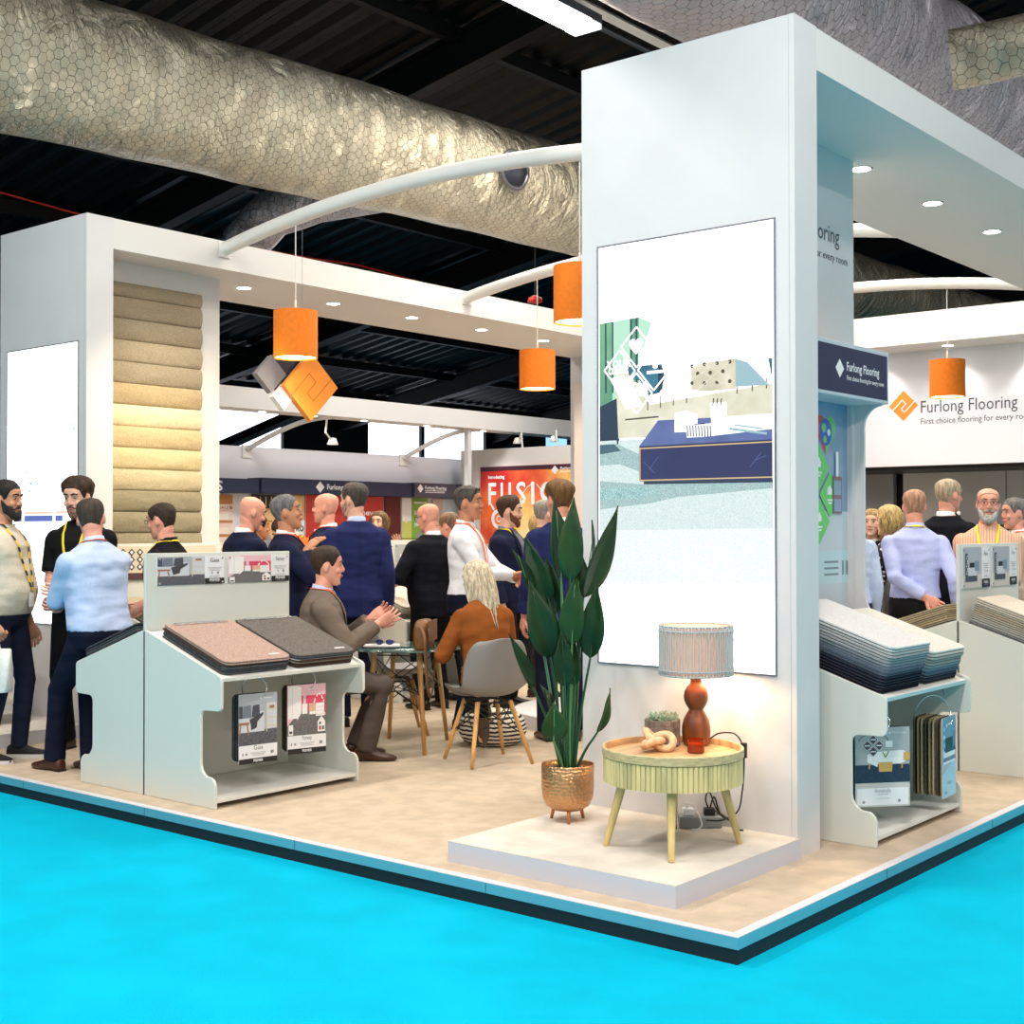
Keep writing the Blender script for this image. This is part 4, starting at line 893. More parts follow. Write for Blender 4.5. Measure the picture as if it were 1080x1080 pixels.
def p1(P):
    P.rect(0, 0, 1, 1, 8)
    for k in range(6): P.rect(0, 0.1 + 0.15 * k, 1, 0.13 + 0.15 * k, 1); P.rect(0.1, 0.13 + 0.15 * k, 0.9, 0.2 + 0.15 * k, 0)
    P.rect(0, 0.9, 1, 1, 1); P.text('INSPIRATION', 0.5, 0.85, 0.06, 9, 'c', 0.6, 0.003)
board('poster', 'warm shelf poster right beside the left tower', 6.9, 7.62, 0.7, 2.0, 12.46, RP, p1, 0.02, 'poster', g)
def p2(P):
    P.rect(0, 0, 1, 1, 2); P.rect(0, 0.85, 1, 1, 3)
    for k in range(4): P.rect(0, 0.1 + 0.2 * k, 1, 0.12 + 0.2 * k, 1); P.rect(0.05 + 0.2 * k, 0.12 + 0.15 * k, 0.3 + 0.15 * k, 0.24 + 0.16 * k, 11 if k % 2 else 10)
    for k in range(5): P.rect(0.1 + 0.17 * k, 0.86, 0.12 + 0.17 * k, 0.98, 11)
board('poster', 'amber shop shelf poster between the bald man and the grey haired man', 7.95, 8.55, 0.7, 2.02, 12.46, RP, p2, 0.02, 'poster', g)
def p3(P):
    P.rect(0, 0, 1, 1, 9); P.rect(0, 0.72, 1, 1, 2); P.rect(0.1, 0.8, 0.9, 0.95, 11); P.text('IT : PRO', 0.5, 0.6, 0.12, 3, 'c', 0.36, 0.004); P.rect(0, 0.0, 1, 0.25, 0)
board('poster', 'white poster with black lettering behind the grey haired man', 8.56, 8.95, 0.7, 2.02, 12.46, RP, p3, 0.02, 'poster', g)
def p4(P):
    P.rect(0, 0, 1, 1, 4); P.rect(0, 0, 1, 0.42, 0); P.poly([(0.12, 0.42), (0.38, 0.40), (0.4, 0.58), (0.34, 0.62), (0.33, 0.84), (0.2, 0.86), (0.19, 0.62), (0.1, 0.62)], 9); P.rect(0.16, 0.33, 0.18, 0.42, 1)
    P.text('new', 0.8, 0.78, 0.13, 9, 'c', 0.3, 0.004)
    for k in range(4): P.rect(0.66, 0.66 - 0.06 * k, 0.95, 0.68 - 0.06 * k, 9)
board('poster', 'red poster with a white armchair behind the tall man in blue', 8.98, 10.6, 0.7, 2.03, 12.46, RP, p4, 0.02, 'poster', g)
board('poster', 'plain maroon panel on the rear wall beside the green poster', 10.64, 10.98, 0.6, 2.04, 12.46, [RP[5]], None, 0.02, 'panel', g)
def p5(P):
    P.rect(0, 0, 1, 1, 9); P.rect(0, 0, 0.4, 0.55, 7); P.rect(0.12, 0.52, 0.2, 0.78, 0); P.rect(0.36, 0, 1, 1, 6)
    P.text('Style your', 0.68, 0.68, 0.1, 9, 'c', 0.26, 0.003); P.text('space -', 0.68, 0.57, 0.1, 9, 'c', 0.18, 0.003); P.text('your way', 0.68, 0.46, 0.1, 9, 'c', 0.24, 0.003); P.diamond(0.68, 0.25, 0.09, 10); P.rect(0, 0.2, 1, 0.215, 3); P.rect(0.45, 0.9, 0.95, 0.93, 9)
board('poster', 'green poster reading style your space your way', 11.02, 11.62, 1.2, 2.02, 12.46, RP, p5, 0.02, 'poster', g)
def p6(P): P.rect(0, 0, 1, 1, 9); P.rect(0.6, 0, 1, 1, 10); P.rect(0.64, 0.2, 0.96, 0.7, 9); P.rect(0.0, 0, 0.2, 1, 8)
board('poster', 'pale poster half hidden behind the bald man in black', 11.75, 12.85, 0.7, 2.02, 12.46, RP, p6, 0.02, 'poster', g)

# fiery FUSION poster on the side wall of the neighbouring stand
fm = bpy.data.materials.new('fiery print'); fm.use_nodes = True; nt = fm.node_tree; b = nt.nodes['Principled BSDF']; b.inputs['Roughness'].default_value = 0.4
tc = nt.nodes.new('ShaderNodeTexCoord'); nz = nt.nodes.new('ShaderNodeTexNoise'); nz.inputs['Scale'].default_value = 1.5; nz.inputs['Detail'].default_value = 5
nt.links.new(tc.outputs['Object'], nz.inputs['Vector'])
sx = nt.nodes.new('ShaderNodeSeparateXYZ'); nt.links.new(tc.outputs['Object'], sx.inputs[0])
m1 = nt.nodes.new('ShaderNodeMath'); m1.operation = 'MULTIPLY_ADD'; m1.inputs[1].default_value = -0.22; m1.inputs[2].default_value = 0.0; nt.links.new(sx.outputs['Y'], m1.inputs[0])
m2 = nt.nodes.new('ShaderNodeMath'); m2.operation = 'MULTIPLY_ADD'; m2.inputs[1].default_value = -0.30; m2.inputs[2].default_value = 0.62; nt.links.new(sx.outputs['Z'], m2.inputs[0])
m3 = nt.nodes.new('ShaderNodeMath'); nt.links.new(m1.outputs[0], m3.inputs[0]); nt.links.new(m2.outputs[0], m3.inputs[1])
m4 = nt.nodes.new('ShaderNodeMath'); m4.operation = 'MULTIPLY_ADD'; m4.inputs[1].default_value = 1.1; nt.links.new(nz.outputs['Fac'], m4.inputs[0]); nt.links.new(m3.outputs[0], m4.inputs[2])
m5 = nt.nodes.new('ShaderNodeMath'); m5.operation = 'SUBTRACT'; m5.inputs[1].default_value = 0.36; nt.links.new(m4.outputs[0], m5.inputs[0])
cr = nt.nodes.new('ShaderNodeValToRGB'); e = cr.color_ramp.elements; e[0].position = 0.05; e[0].color = rgb((146, 24, 30)); e[1].position = 0.95; e[1].color = rgb((255, 250, 205))
for p, c in ((0.3, (206, 46, 34)), (0.52, (242, 120, 66)), (0.72, (252, 206, 120))): q = e.new(p); q.color = rgb(c)
nt.links.new(m5.outputs[0], cr.inputs[0]); nt.links.new(cr.outputs[0], b.inputs['Base Color'])
t = thing('poster', 'fiery red and orange FUSION poster on the neighbouring stand', 'poster', (12.115, 11.75, 0.5), 0, 'large posters')
P = Panel((0, 0, 0), UY, UZ, 3.1, 2.03, 0.02)
P.rect(0, 0.965, 1, 1, 2); P.poly([(0.4, 0.965), (1, 0.94), (1, 0.97), (0.4, 0.97)], 2); P.diamond(0.495, 0.957, 0.07, 1); P.text('Furlong', 0.53, 0.96, 0.05, 1, 'l', 0.24, 0.002); P.text('Flooring', 0.53, 0.935, 0.045, 1, 'l', 0.24, 0.002)
P.text('Introducing', 0.055, 0.905, 0.075, 1, 'l', 0.34, 0.003)
for k, (c, u) in enumerate(zip('FUSI', (0.058, 0.142, 0.245, 0.345))): P.text(c, u, 0.70, 0.50, 1, 'l', (0.15, 0.2, 0.19, 0.05)[k], 0.008)
P.ring(0.452, 0.79, 0.085, 0.16, 1); P.ring(0.452, 0.79, 0.03, 0.05, 1)
P.ring(0.128, 0.585, 0.1, 0.16, 1); P.ring(0.128, 0.585, 0.035, 0.055, 1); P.text('N', 0.56, 0.70, 0.50, 1, 'l', 0.2, 0.013); P.line(0.075, 0.70, 0.095, 0.655, 0.035, 1)
for k in range(8):
    a = math.radians(100 + 18 * k); b2 = math.radians(100 + 18 * (k + 1)); P.line(0.37 + 0.11 * math.cos(a), 0.62 + 0.24 * math.sin(a), 0.37 + 0.11 * math.cos(b2), 0.62 + 0.24 * math.sin(b2), 0.012, 1) if k in (0, 1, 2, 3) else None
    a = math.radians(10 + 18 * k); b2 = math.radians(10 + 18 * (k + 1)); P.line(0.33 + 0.11 * math.cos(a), 0.62 + 0.26 * math.sin(a), 0.33 + 0.11 * math.cos(b2), 0.62 + 0.26 * math.sin(b2), 0.015, 1) if k in (0, 1, 2) else None
P.mb.build('printed_face', [fm, M_WHITEINK, print_mat('poster dark plum', (70, 34, 48))], t, fixn=False)
# low beige shelf unit under the fiery poster
mb = MB().box((11.5, 8.6, 0), (12.0, 12.0, 1.28))
for k in range(30): mb.box((11.495, 8.7 + 0.11 * k, 0.4), (11.5, 8.72 + 0.11 * k, 1.2))
tag(mb.build('slatted_counter', mat('cream slatted counter', (216, 206, 180), 0.6)), 'cream slatted counter below the fiery poster', 'counter')
# ------------------------------------------------------------------ round drum side table
TZ = 0.0935
tc_ = (0.747, 0.761)
t = thing('side_table', 'round slatted ash drum side table on three splayed visible legs on the front podium', 'side table', (tc_[0], tc_[1], TZ))
H0, H1, H2 = 0.382 - TZ, 0.494 - TZ, 0.534 - TZ
mb = MB(); N = 84
mb.lathe([(0.303, H0), (0.303, H1), (0.29, H1), (0.29, H0)], n=N)
for k in range(N):
    a = 2 * PI * k / N; c, s = math.cos(a), math.sin(a); M = Matrix.Translation((0.305 * c, 0.305 * s, 0)) @ Matrix.Rotation(a, 4, 'Z')
    poly = [(-0.004, -0.0098), (0.0035, -0.0098), (0.0065, -0.006), (0.0065, 0.006), (0.0035, 0.0098), (-0.004, 0.0098)]
    mb.prism(poly, lambda x, y: M @ Vector((x, y, H0)), lambda x, y: M @ Vector((x, y, H1 - 0.002)))
mb.build('slatted_drum', M_ASH, t)
mb = MB().lathe([(0.30, H1), (0.316, H1 + 0.002), (0.316, H2 - 0.003), (0.313, H2), (0.304, H2), (0.302, H2 - 0.004), (0.30, H1 + 0.012), (0.004, H1 + 0.012)], n=80)
mb.m = [1 if max((mb.v[i][0] ** 2 + mb.v[i][1] ** 2) ** 0.5 for i in f) < 0.305 else 0 for f in mb.f]
mb.build('tray_top', [mat('ash tray rim', (196, 176, 128), 0.5, var=0.1, vscale=30, stretch=(1, 1, 4)), mat('oak tray floor', (206, 162, 112), 0.45, var=0.14, vscale=9, stretch=(0.3, 3, 1))], t, smooth=True, angle=35)
for (x, y) in ((0.543, 0.983), (0.469, 0.59), (0.951, 0.539), (1.03, 0.935)):
    dx, dy = x - tc_[0], y - tc_[1]
    MB().tube([(dx * 0.74, dy * 0.74, H0 + 0.002), (dx, dy, 0.0)], [0.022, 0.0135], 20).build('leg', mat('ash leg', (214, 188, 122), 0.5, var=0.1, vscale=20, stretch=(1, 1, 0.1)), t, smooth=True, angle=50)
tag_ = MB().box((-0.05, -0.002, 0), (0.05, 0.002, 0.1)); 
t2 = thing('swing_tag', 'small white and green paper tag hanging under the drum table', 'label', (0.93, 0.90, 0.285), math.radians(-48))
P = Panel((-0.048, 0, 0), UX, UZ, 0.096, 0.125, 0.002, 1); P.rect(0.08, 0.08, 0.94, 1, 0); P.rect(0.3, 0.62, 0.75, 0.78, 2); P.disc(0.52, 0.42, 0.01, 3); P.rect(0.2, 0.2, 0.8, 0.24, 4)
P.mb.build('printed_face', [print_mat('tag white', (232, 236, 238)), print_mat('tag green', (34, 120, 92)), print_mat('tag black', (30, 30, 34)), print_mat('tag red', (200, 40, 50)), print_mat('tag grey', (150, 156, 160))], t2, fixn=False)

TF = 0.394 + TZ + 0.02        # tray floor height
TF = TZ + H1 + 0.012
# ------------------------------------------------------------------ lamp
lx, ly = 0.985, 0.785
t = thing('table_lamp', 'table lamp with turned gourd wood base and woven grey cord drum shade', 'lamp', (lx, ly, TF))
prof = [(0.052, 0), (0.058, 0.006), (0.063, 0.03), (0.0665, 0.06), (0.065, 0.09), (0.058, 0.12), (0.045, 0.145), (0.034, 0.16), (0.034, 0.168), (0.046, 0.185), (0.055, 0.205), (0.0575, 0.225), (0.053, 0.25), (0.042, 0.27), (0.029, 0.284), (0.025, 0.295), (0.027, 0.305), (0.032, 0.31), (0.01, 0.312)]
MB().lathe(prof, n=40).build('turned_base', M_WALNUT, t, smooth=True, angle=50)
MB().lathe([(0.014, 0.305), (0.012, 0.325), (0.009, 0.34), (0.009, 0.46), (0.004, 0.47)], n=14).build('brass_neck', mat('brass', (214, 160, 80), 0.3, metal=0.9), t, smooth=True, angle=40)
S0, S1, SR = 0.328, 0.553, 0.168
sh = MB().lathe([(SR - 0.008, S0 + 0.004), (SR - 0.008, S1 - 0.004), (SR - 0.009, S1 - 0.004), (SR - 0.009, S0 + 0.004), (SR - 0.008, S0 + 0.004)], n=48, cap=False).build('lamp_shade', mat('peach shade liner', (232, 176, 140), 0.8, emit=0.35), t, smooth=True, angle=40)
for z in (S0, S0 + 0.022, S1 - 0.022, S1):
    MB().tube([(SR * math.cos(2 * PI * k / 48), SR * math.sin(2 * PI * k / 48), z) for k in range(49)], 0.0042, 6).build('shade_rim', mat('grey cotton cord', (174, 180, 184), 0.9), sh, smooth=True)
mb = MB()
for k in range(70):
    a = 2 * PI * k / 70; o = 0.0024 * (1 if k % 2 else -1)
    mb.tube([((SR + o * q) * math.cos(a), (SR + o * q) * math.sin(a), z) for z, q in ((S0 - 0.002, 1), (S0 + 0.022, -1), (S0 + 0.06, 0.5), ((S0 + S1) / 2, 0), (S1 - 0.06, -0.5), (S1 - 0.022, 1), (S1 + 0.002, -1))], 0.0044, 6)
mb.build('shade_cords', mat('pale grey cord', (186, 186, 184), 0.9), sh, smooth=True)
MB().ell((0, 0, 0.44), (0.025, 0.025, 0.04)).build('bulb', M_GLOW, t, smooth=True)
l = bpy.data.lights.new('lamp_bulb', 'POINT'); l.energy = 9; l.color = (1.0, 0.72, 0.42); l.shadow_soft_size = 0.03
o = bpy.data.objects.new('lamp_bulb', l); COL.objects.link(o); o.location = (lx + 0.05, ly - 0.03, TF + 0.36)
pts = [(0.062, -0.02, 0.012), (0.10, -0.04, 0.045), (0.125, -0.045, 0.05), (0.135, -0.075, 0.02), (0.127, -0.10, -0.03), (0.11, -0.13, -0.09), (0.085, -0.14, -0.2), (0.14, -0.10, -0.3), (0.16, -0.02, -0.37), (0.15, 0.04, -0.385)]
def bez(pts, n=8):
    P = [Vector(p) for p in pts]; out = []
    for i in range(len(P) - 1):
        p0 = P[max(0, i - 1)]; p1 = P[i]; p2 = P[i + 1]; p3 = P[min(len(P) - 1, i + 2)]
        for k in range(n):
            s = k / n; out.append(0.5 * ((2 * p1) + (p2 - p0) * s + (2 * p0 - 5 * p1 + 4 * p2 - p3) * s * s + (-p0 + 3 * p1 - 3 * p2 + p3) * s ** 3))
    out.append(P[-1]); return out
MB().tube(bez([(0.062, -0.02, 0.012), (0.075, -0.07, 0.05), (0.082, -0.13, 0.06), (0.082, -0.165, 0.052), (0.084, -0.19, 0.02), (0.088, -0.20, -0.04), (0.086, -0.20, -0.12), (0.09, -0.19, -0.2), (0.10, -0.16, -0.30), (0.13, -0.06, -0.36), (0.12, 0.02, -0.37)]), 0.0038, 8).build('cord', M_BLACK, t, smooth=True)
MB().box((0.075, -0.214, -0.05), (0.097, -0.188, 0.02)).build('cord_switch', M_BLACK, t, bevel=0.004)

# ------------------------------------------------------------------ succulents in a ribbed stone pot
px_, py_ = 0.885, 0.905
t = thing('succulent_pot', 'ribbed grey stone pot of pale green succulents on the drum table', 'potted plant', (px_, py_, TF))
mb = MB(); rr = []
for r, z in ((0.074, 0), (0.080, 0.006), (0.080, 0.118), (0.077, 0.122), (0.068, 0.12), (0.066, 0.1)):
    rr.append([((r + (0.0022 if k % 2 else 0)) * math.cos(2 * PI * k / 72), (r + (0.0022 if k % 2 else 0)) * math.sin(2 * PI * k / 72), z) for k in range(72)])
mb.rings(rr); mb.build('pot', mat('grey brown stone', (140, 126, 112), 0.85, bump=0.4, bscale=60, col2=(104, 92, 82), vscale=30), t)
MB().lathe([(0.066, 0.108), (0.003, 0.112)], n=24).build('soil', mat('potting soil', (58, 46, 36), 0.95), t)
M_SUC = mat('succulent leaf', (176, 190, 160), 0.5, col2=(120, 146, 116), vscale=50)
rs = random.Random(5)
for (x, y, s) in ((-0.035, -0.03, 1), (0.03, -0.035, 1.1), (0.0, 0.0, 1.15), (-0.04, 0.025, 1), (0.042, 0.02, 1.05), (0.0, 0.045, 1.0), (0.005, -0.055, 0.8)):
    mb = MB()
    for ring, n, tilt, ln in ((0, 8, 62, 0.032), (1, 7, 42, 0.04), (2, 5, 20, 0.045)):
        for k in range(n):
            a = 2 * PI * k / n + ring * 0.4 + rs.uniform(-0.1, 0.1); th = math.radians(tilt + rs.uniform(-8, 8)); ln_ = ln * s
            d = Vector((math.sin(th) * math.cos(a), math.sin(th) * math.sin(a), math.cos(th)))
            c = Vector((x, y, 0.112))
            mb.tube([c, c + d * ln_ * 0.45, c + d * ln_ * 0.8, c + d * ln_], [0.004, 0.0075, 0.005, 0.0008], 8, flat=0.6)
    mb.build('succulent_rosette', M_SUC, t, smooth=True)
# ------------------------------------------------------------------ wooden knot
t = MB()
def knot(a):
    x = math.sin(a) + 2 * math.sin(2 * a); y = math.cos(a) - 2 * math.cos(2 * a); z = -math.sin(3 * a)
    return Vector((x * 0.025, y * 0.025, z * 0.021 + 0.036))
rr = []; n = 96
for i in range(n):
    a = 2 * PI * i / n; p = knot(a); tt = (knot(a + 0.02) - knot(a - 0.02)).normalized(); u = Vector((0, 0, 1)); u = (u - tt * u.dot(tt)).normalized(); w = tt.cross(u)
    rr.append([p + (u * math.cos(2 * PI * k / 14) + w * math.sin(2 * PI * k / 14)) * 0.0175 for k in range(14)])
vs = [p for r in rr for p in r]; fs = [(i * 14 + k, i * 14 + (k + 1) % 14, ((i + 1) % n) * 14 + (k + 1) % 14, ((i + 1) % n) * 14 + k) for i in range(n) for k in range(14)]
t.add(vs, fs)
o = t.build('wooden_knot', mat('blond carved wood', (222, 186, 142), 0.5, var=0.1, vscale=30), smooth=True, loc=(0.735, 0.845, TF + 0.004))
o.rotation_euler = (math.radians(8), math.radians(-14), math.radians(30)); o.location.z = TF + 0.014
tag(o, 'blond carved wooden knot ornament on the drum table', 'ornament')
# ------------------------------------------------------------------ candle
t = thing('candle', 'amber glass candle jar in front of the wooden lamp base', 'candle', (0.80, 0.672, TF))
MB().lathe([(0.034, 0), (0.038, 0.004), (0.038, 0.062), (0.0355, 0.062), (0.035, 0.006), (0.002, 0.006)], n=28).build('glass_jar', mat('amber glass', (190, 70, 24), 0.08, spec=0.7, trans=0.7), t, smooth=True, angle=40)
MB().lathe([(0.0345, 0.007), (0.0345, 0.042), (0.002, 0.043)], n=24).build('wax', mat('orange wax', (240, 120, 40), 0.5, emit=0.15), t)
MB().tube([(0, 0, 0.042), (0.001, 0, 0.054)], 0.001, 6).build('wick', M_BLACK, t)
# ------------------------------------------------------------------ power strip and plugs
t = thing('power_strip', 'grey extension block with plugs on the podium under the drum table', 'power strip', (1.135, 0.86, TZ), math.radians(-50))
MB().box((-0.1, -0.045, 0), (0.1, 0.045, 0.055)).build('block', mat('grey plastic block', (132, 138, 142), 0.5), t, bevel=0.006)
for x, m in ((-0.055, mat('white plastic', (236, 238, 240), 0.4)), (0.045, M_BLACK)):
    MB().box((x - 0.026, -0.022, 0.055), (x + 0.026, 0.022, 0.09)).build('plug', m, t, bevel=0.006)
MB().tube(bez([(-0.055, 0.0, 0.085), (-0.07, -0.03, 0.12), (-0.03, -0.06, 0.1), (0.0, -0.07, 0.03), (-0.02, -0.075, 0.004), (-0.05, -0.08, 0.004)]), 0.0035, 8).build('white_lead', MATS['white plastic'], t, smooth=True)
for q in ([(0.05, 0, 0.09), (0.07, 0.0, 0.14), (0.10, 0.01, 0.06), (0.16, 0.02, 0.02), (0.2, 0.0, 0.006), (0.16, -0.06, 0.005)], [(0.04, 0.0, 0.09), (0.03, 0.01, 0.13), (0.05, 0.02, 0.16), (0.09, 0.0, 0.07), (0.17, -0.02, 0.03), (0.21, -0.05, 0.06)], [(0.06, 0.0, 0.085), (0.11, -0.02, 0.05), (0.17, -0.05, 0.02), (0.15, -0.08, 0.005), (0.19, -0.1, 0.005)]):
    MB().tube(bez(q), 0.004, 8).build('black_lead', M_BLACK, t, smooth=True)

# ------------------------------------------------------------------ bird of paradise plant
PX, PY = 0.855, 1.432
t = thing('potted_plant', 'tall dark green bird of paradise plant in a hammered copper pot on the podium', 'potted plant', (PX, PY, TZ))
cm = bpy.data.materials.new('hammered copper'); cm.use_nodes = True; nt = cm.node_tree; b = nt.nodes['Principled BSDF']; b.inputs['Base Color'].default_value = rgb((206, 156, 110)); b.inputs['Metallic'].default_value = 0.9; b.inputs['Roughness'].default_value = 0.28
tcn = nt.nodes.new('ShaderNodeTexCoord'); vo = nt.nodes.new('ShaderNodeTexVoronoi'); vo.inputs['Scale'].default_value = 62; vo.inputs['Randomness'].default_value = 0.5; bp = nt.nodes.new('ShaderNodeBump'); bp.inputs['Strength'].default_value = 0.6; bp.inputs['Distance'].default_value = 0.008
nt.links.new(tcn.outputs['Object'], vo.inputs['Vector']); nt.links.new(vo.outputs['Distance'], bp.inputs['Height']); nt.links.new(bp.outputs['Normal'], b.inputs['Normal'])
pot = MB().lathe([(0.02, 0.05), (0.07, 0.054), (0.105, 0.075), (0.122, 0.11), (0.128, 0.16), (0.1285, 0.272), (0.1265, 0.275), (0.124, 0.272), (0.123, 0.25), (0.003, 0.25)], n=48).build('pot', cm, t, smooth=True, angle=50)
for a in (100, 220, 340): MB().tube([(0.075 * math.cos(math.radians(a)), 0.075 * math.sin(math.radians(a)), 0.066), (0.09 * math.cos(math.radians(a)), 0.09 * math.sin(math.radians(a)), 0.0)], [0.01, 0.008], 10).build('leg', mat('copper foot', (196, 126, 82), 0.35, metal=0.7), pot, smooth=True)
MB().lathe([(0.122, 0.248), (0.06, 0.256), (0.003, 0.258)], n=30).build('soil', MATS['potting soil'], t)
M_LEAF = mat('dark glossy leaf', (22, 58, 26), 0.42, col2=(15, 42, 18), vscale=5, spec=0.3, bump=0.08, bscale=30)
M_LEAFL = mat('mid green leaf', (34, 70, 30), 0.42, col2=(22, 52, 22), vscale=6, spec=0.3)
M_STEM = mat('leaf stalk', (24, 72, 40), 0.45)
RV = Vector((0.637, -0.771, 0)); FV = Vector((0.771, 0.637, 0))     # plant spread axes: across and away
LEAVES = [  # stalk foot (across), blade base (across, up), tip (across, up), half width, away offsets (base, tip), twist deg, light?
    (-0.02, (-0.032, 0.90), (-0.058, 1.285), 0.052, -0.05, -0.02, 25, 0), (0.0, (0.008, 0.885), (0.026, 1.29), 0.055, -0.10, -0.10, -8, 1),
    (0.05, (0.078, 0.80), (0.262, 1.252), 0.056, 0.02, 0.06, 30, 0), (0.04, (0.083, 0.80), (0.145, 1.18), 0.05, 0.06, 0.1, 76, 0),
    (0.05, (0.107, 0.515), (0.137, 0.875), 0.055, -0.06, -0.08, -14, 0), (-0.05, (-0.085, 0.775), (-0.205, 1.10), 0.052, 0.06, 0.1, -18, 0),
    (-0.06, (-0.17, 0.80), (-0.25, 1.045), 0.045, 0.0, 0.0, 60, 0), (-0.04, (-0.085, 0.515), (-0.185, 0.892), 0.07, -0.06, -0.08, 12, 0),
    (-0.05, (-0.168, 0.375), (-0.277, 0.64), 0.03, -0.08, -0.16, 35, 0), (0.01, (0.018, 0.58), (0.033, 0.922), 0.056, -0.09, -0.12, -20, 1),
    (-0.01, (-0.018, 0.385), (-0.033, 0.648), 0.046, -0.12, -0.15, 6, 0), (0.02, (0.032, 0.385), (0.012, 0.643), 0.042, -0.08, -0.06, -24, 0),
    (-0.04, (-0.07, 0.123), (-0.07, 0.31), 0.056, -0.115, -0.15, 4, 1), (-0.05, (-0.085, 0.258), (-0.117, 0.394), 0.035, -0.06, -0.06, 62, 0),
    (0.07, (0.14, 0.155), (0.22, 0.363), 0.032, -0.05, -0.03, 52, 0), (0.03, (0.055, 0.80), (0.073, 1.04), 0.045, 0.09, 0.12, 20, 0), (-0.02, (-0.05, 0.72), (-0.10, 1.0), 0.05, 0.1, 0.14, -10, 0)]
Z0 = 0.2755
for q, (fx, (bx_, bz_), (tx_, tz_), hw, d0, d1, tw, lt) in enumerate(LEAVES):
    foot = RV * fx * 0.6 + FV * (d0 * 0.35) + Vector((0, 0, 0.25)); base = RV * bx_ + FV * d0 + Vector((0, 0, Z0 + bz_)); tip = RV * tx_ + FV * d1 + Vector((0, 0, Z0 + tz_))
    ax = (tip - base); L = ax.length; ax.normalize()
    side = (RV - ax * RV.dot(ax)).normalized(); side = Matrix.Rotation(math.radians(tw), 3, ax) @ side; nn = side.cross(ax)
    if nn.dot(FV) > 0: nn = -nn
    K = 14; vs = []; fs = []
    for i in range(K + 1):
        s = i / K; w = hw * 1.12 * (math.sin(PI * min(1, s ** 0.66)) ** 0.95 if 0 < s < 1 else 0.02) * (1.0 if s < 0.5 else (1 - ((s - 0.5) / 0.5) ** 2.4 * 0.25)); w = max(w, 0.0015)
        c = base + ax * L * s + nn * (0.10 * L * (4 * s * (1 - s)) * 0.25 + 0.02 * (s ** 2) * -1)
        for j, u in enumerate((-1, -0.6, -0.2, 0, 0.2, 0.6, 1)):
            fold = nn * (abs(u) ** 1.2) * w * 0.32 + nn * 0.003 * math.sin(9 * s + 3 * u + q)
            vs.append(c + side * (u * w) + fold)
    for i in range(K):
        for j in range(6): fs.append((i * 7 + j, i * 7 + j + 1, (i + 1) * 7 + j + 1, (i + 1) * 7 + j))
    mb = MB().add(vs, fs)
    lf = mb.build('leaf', M_LEAFL if lt else M_LEAF, t, smooth=True)
    sd = lf.modifiers.new('thickness', 'SOLIDIFY'); sd.thickness = 0.0016
    mid = foot.lerp(base, 0.55) + RV * ((bx_ - fx) * -0.12)
    MB().tube(bez([foot, mid, base, base + ax * L * 0.3, base + ax * L * 0.85], 6), [0.0085 - 0.0068 * (k / 24.0) for k in range(25)], 8).build('stalk', M_STEM if q % 3 else mat('pale midrib', (84, 130, 88), 0.45), lf, smooth=True)

# ------------------------------------------------------------------ moulded chairs with dowel legs
M_DOWEL = mat('beech dowel', (206, 156, 92), 0.5, var=0.1, vscale=20, stretch=(1, 1, 0.15))
def make_chair(label, loc, rz, m):
    t = thing('shell_chair', label, 'chair', loc, rz, 'grey shell chairs around the glass table')
    prof = [(0.235, 0.395, 0.15), (0.225, 0.425, 0.195), (0.19, 0.442, 0.215), (0.10, 0.44, 0.228), (0.0, 0.428, 0.235), (-0.09, 0.422, 0.236), (-0.15, 0.437, 0.236), (-0.19, 0.475, 0.235), (-0.215, 0.535, 0.234), (-0.235, 0.61, 0.228), (-0.252, 0.69, 0.212), (-0.263, 0.755, 0.185), (-0.27, 0.80, 0.135), (-0.272, 0.815, 0.09)]
    K = 16; vs = []; fs = []
    for i, (x, z, w) in enumerate(prof):
        s = i / (len(prof) - 1)
        for j in range(K + 1):
            u = -1 + 2 * j / K; a = abs(u) ** 2.6
            up = 0.075 * a * max(0, 1 - abs(s - 0.42) * 1.8) + (0.02 * a if s < 0.2 else 0)
            fw = 0.085 * a * min(1, max(0, (s - 0.42) / 0.25)) * (1 - max(0, (s - 0.8)) * 1.5)
            vs.append((x + fw, u * w, z + up - (0.035 * abs(u) ** 4 if s > 0.93 else 0)))
    for i in range(len(prof) - 1):
        for j in range(K): fs.append((i * (K + 1) + j, (i + 1) * (K + 1) + j, (i + 1) * (K + 1) + j + 1, i * (K + 1) + j + 1))
    sh = MB().add(vs, fs).build('seat_shell', m, t, smooth=True)
    sb = sh.modifiers.new('sub', 'SUBSURF'); sb.levels = 1; sb.render_levels = 1
    sd = sh.modifiers.new('thickness', 'SOLIDIFY'); sd.thickness = 0.007
    tops = []
    for sx_ in (1, -1):
        for sy in (1, -1):
            a = Vector((0.10 * sx_ - 0.02, 0.115 * sy, 0.40)); b = Vector((0.215 * sx_ - 0.03, 0.215 * sy, 0.0)); tops.append((a, b))
            MB().tube([b, b.lerp(a, 0.3), a], [0.011, 0.0145, 0.0165], 14).build('leg', M_DOWEL, t, smooth=True)
    mb = MB()
    A = lambda k, s: tops[k][0].lerp(tops[k][1], s)
    for i, j in ((0, 1), (1, 3), (3, 2), (2, 0)):
        mb.tube([A(i, 0.05), A(j, 0.52)], 0.004, 6); mb.tube([A(j, 0.05), A(i, 0.52)], 0.004, 6); mb.tube([A(i, 0.02), A(j, 0.02)], 0.006, 6)
        mb.tube([A(i, 0.0), Vector((-0.02, 0, 0.414))], 0.006, 6)
    mb.build('wire_frame', M_BLACK, t)
    return t
M_SHELL = mat('mid grey shell', (128, 126, 124), 0.42); M_SHELL2 = mat('warm grey shell', (120, 112, 108), 0.45)
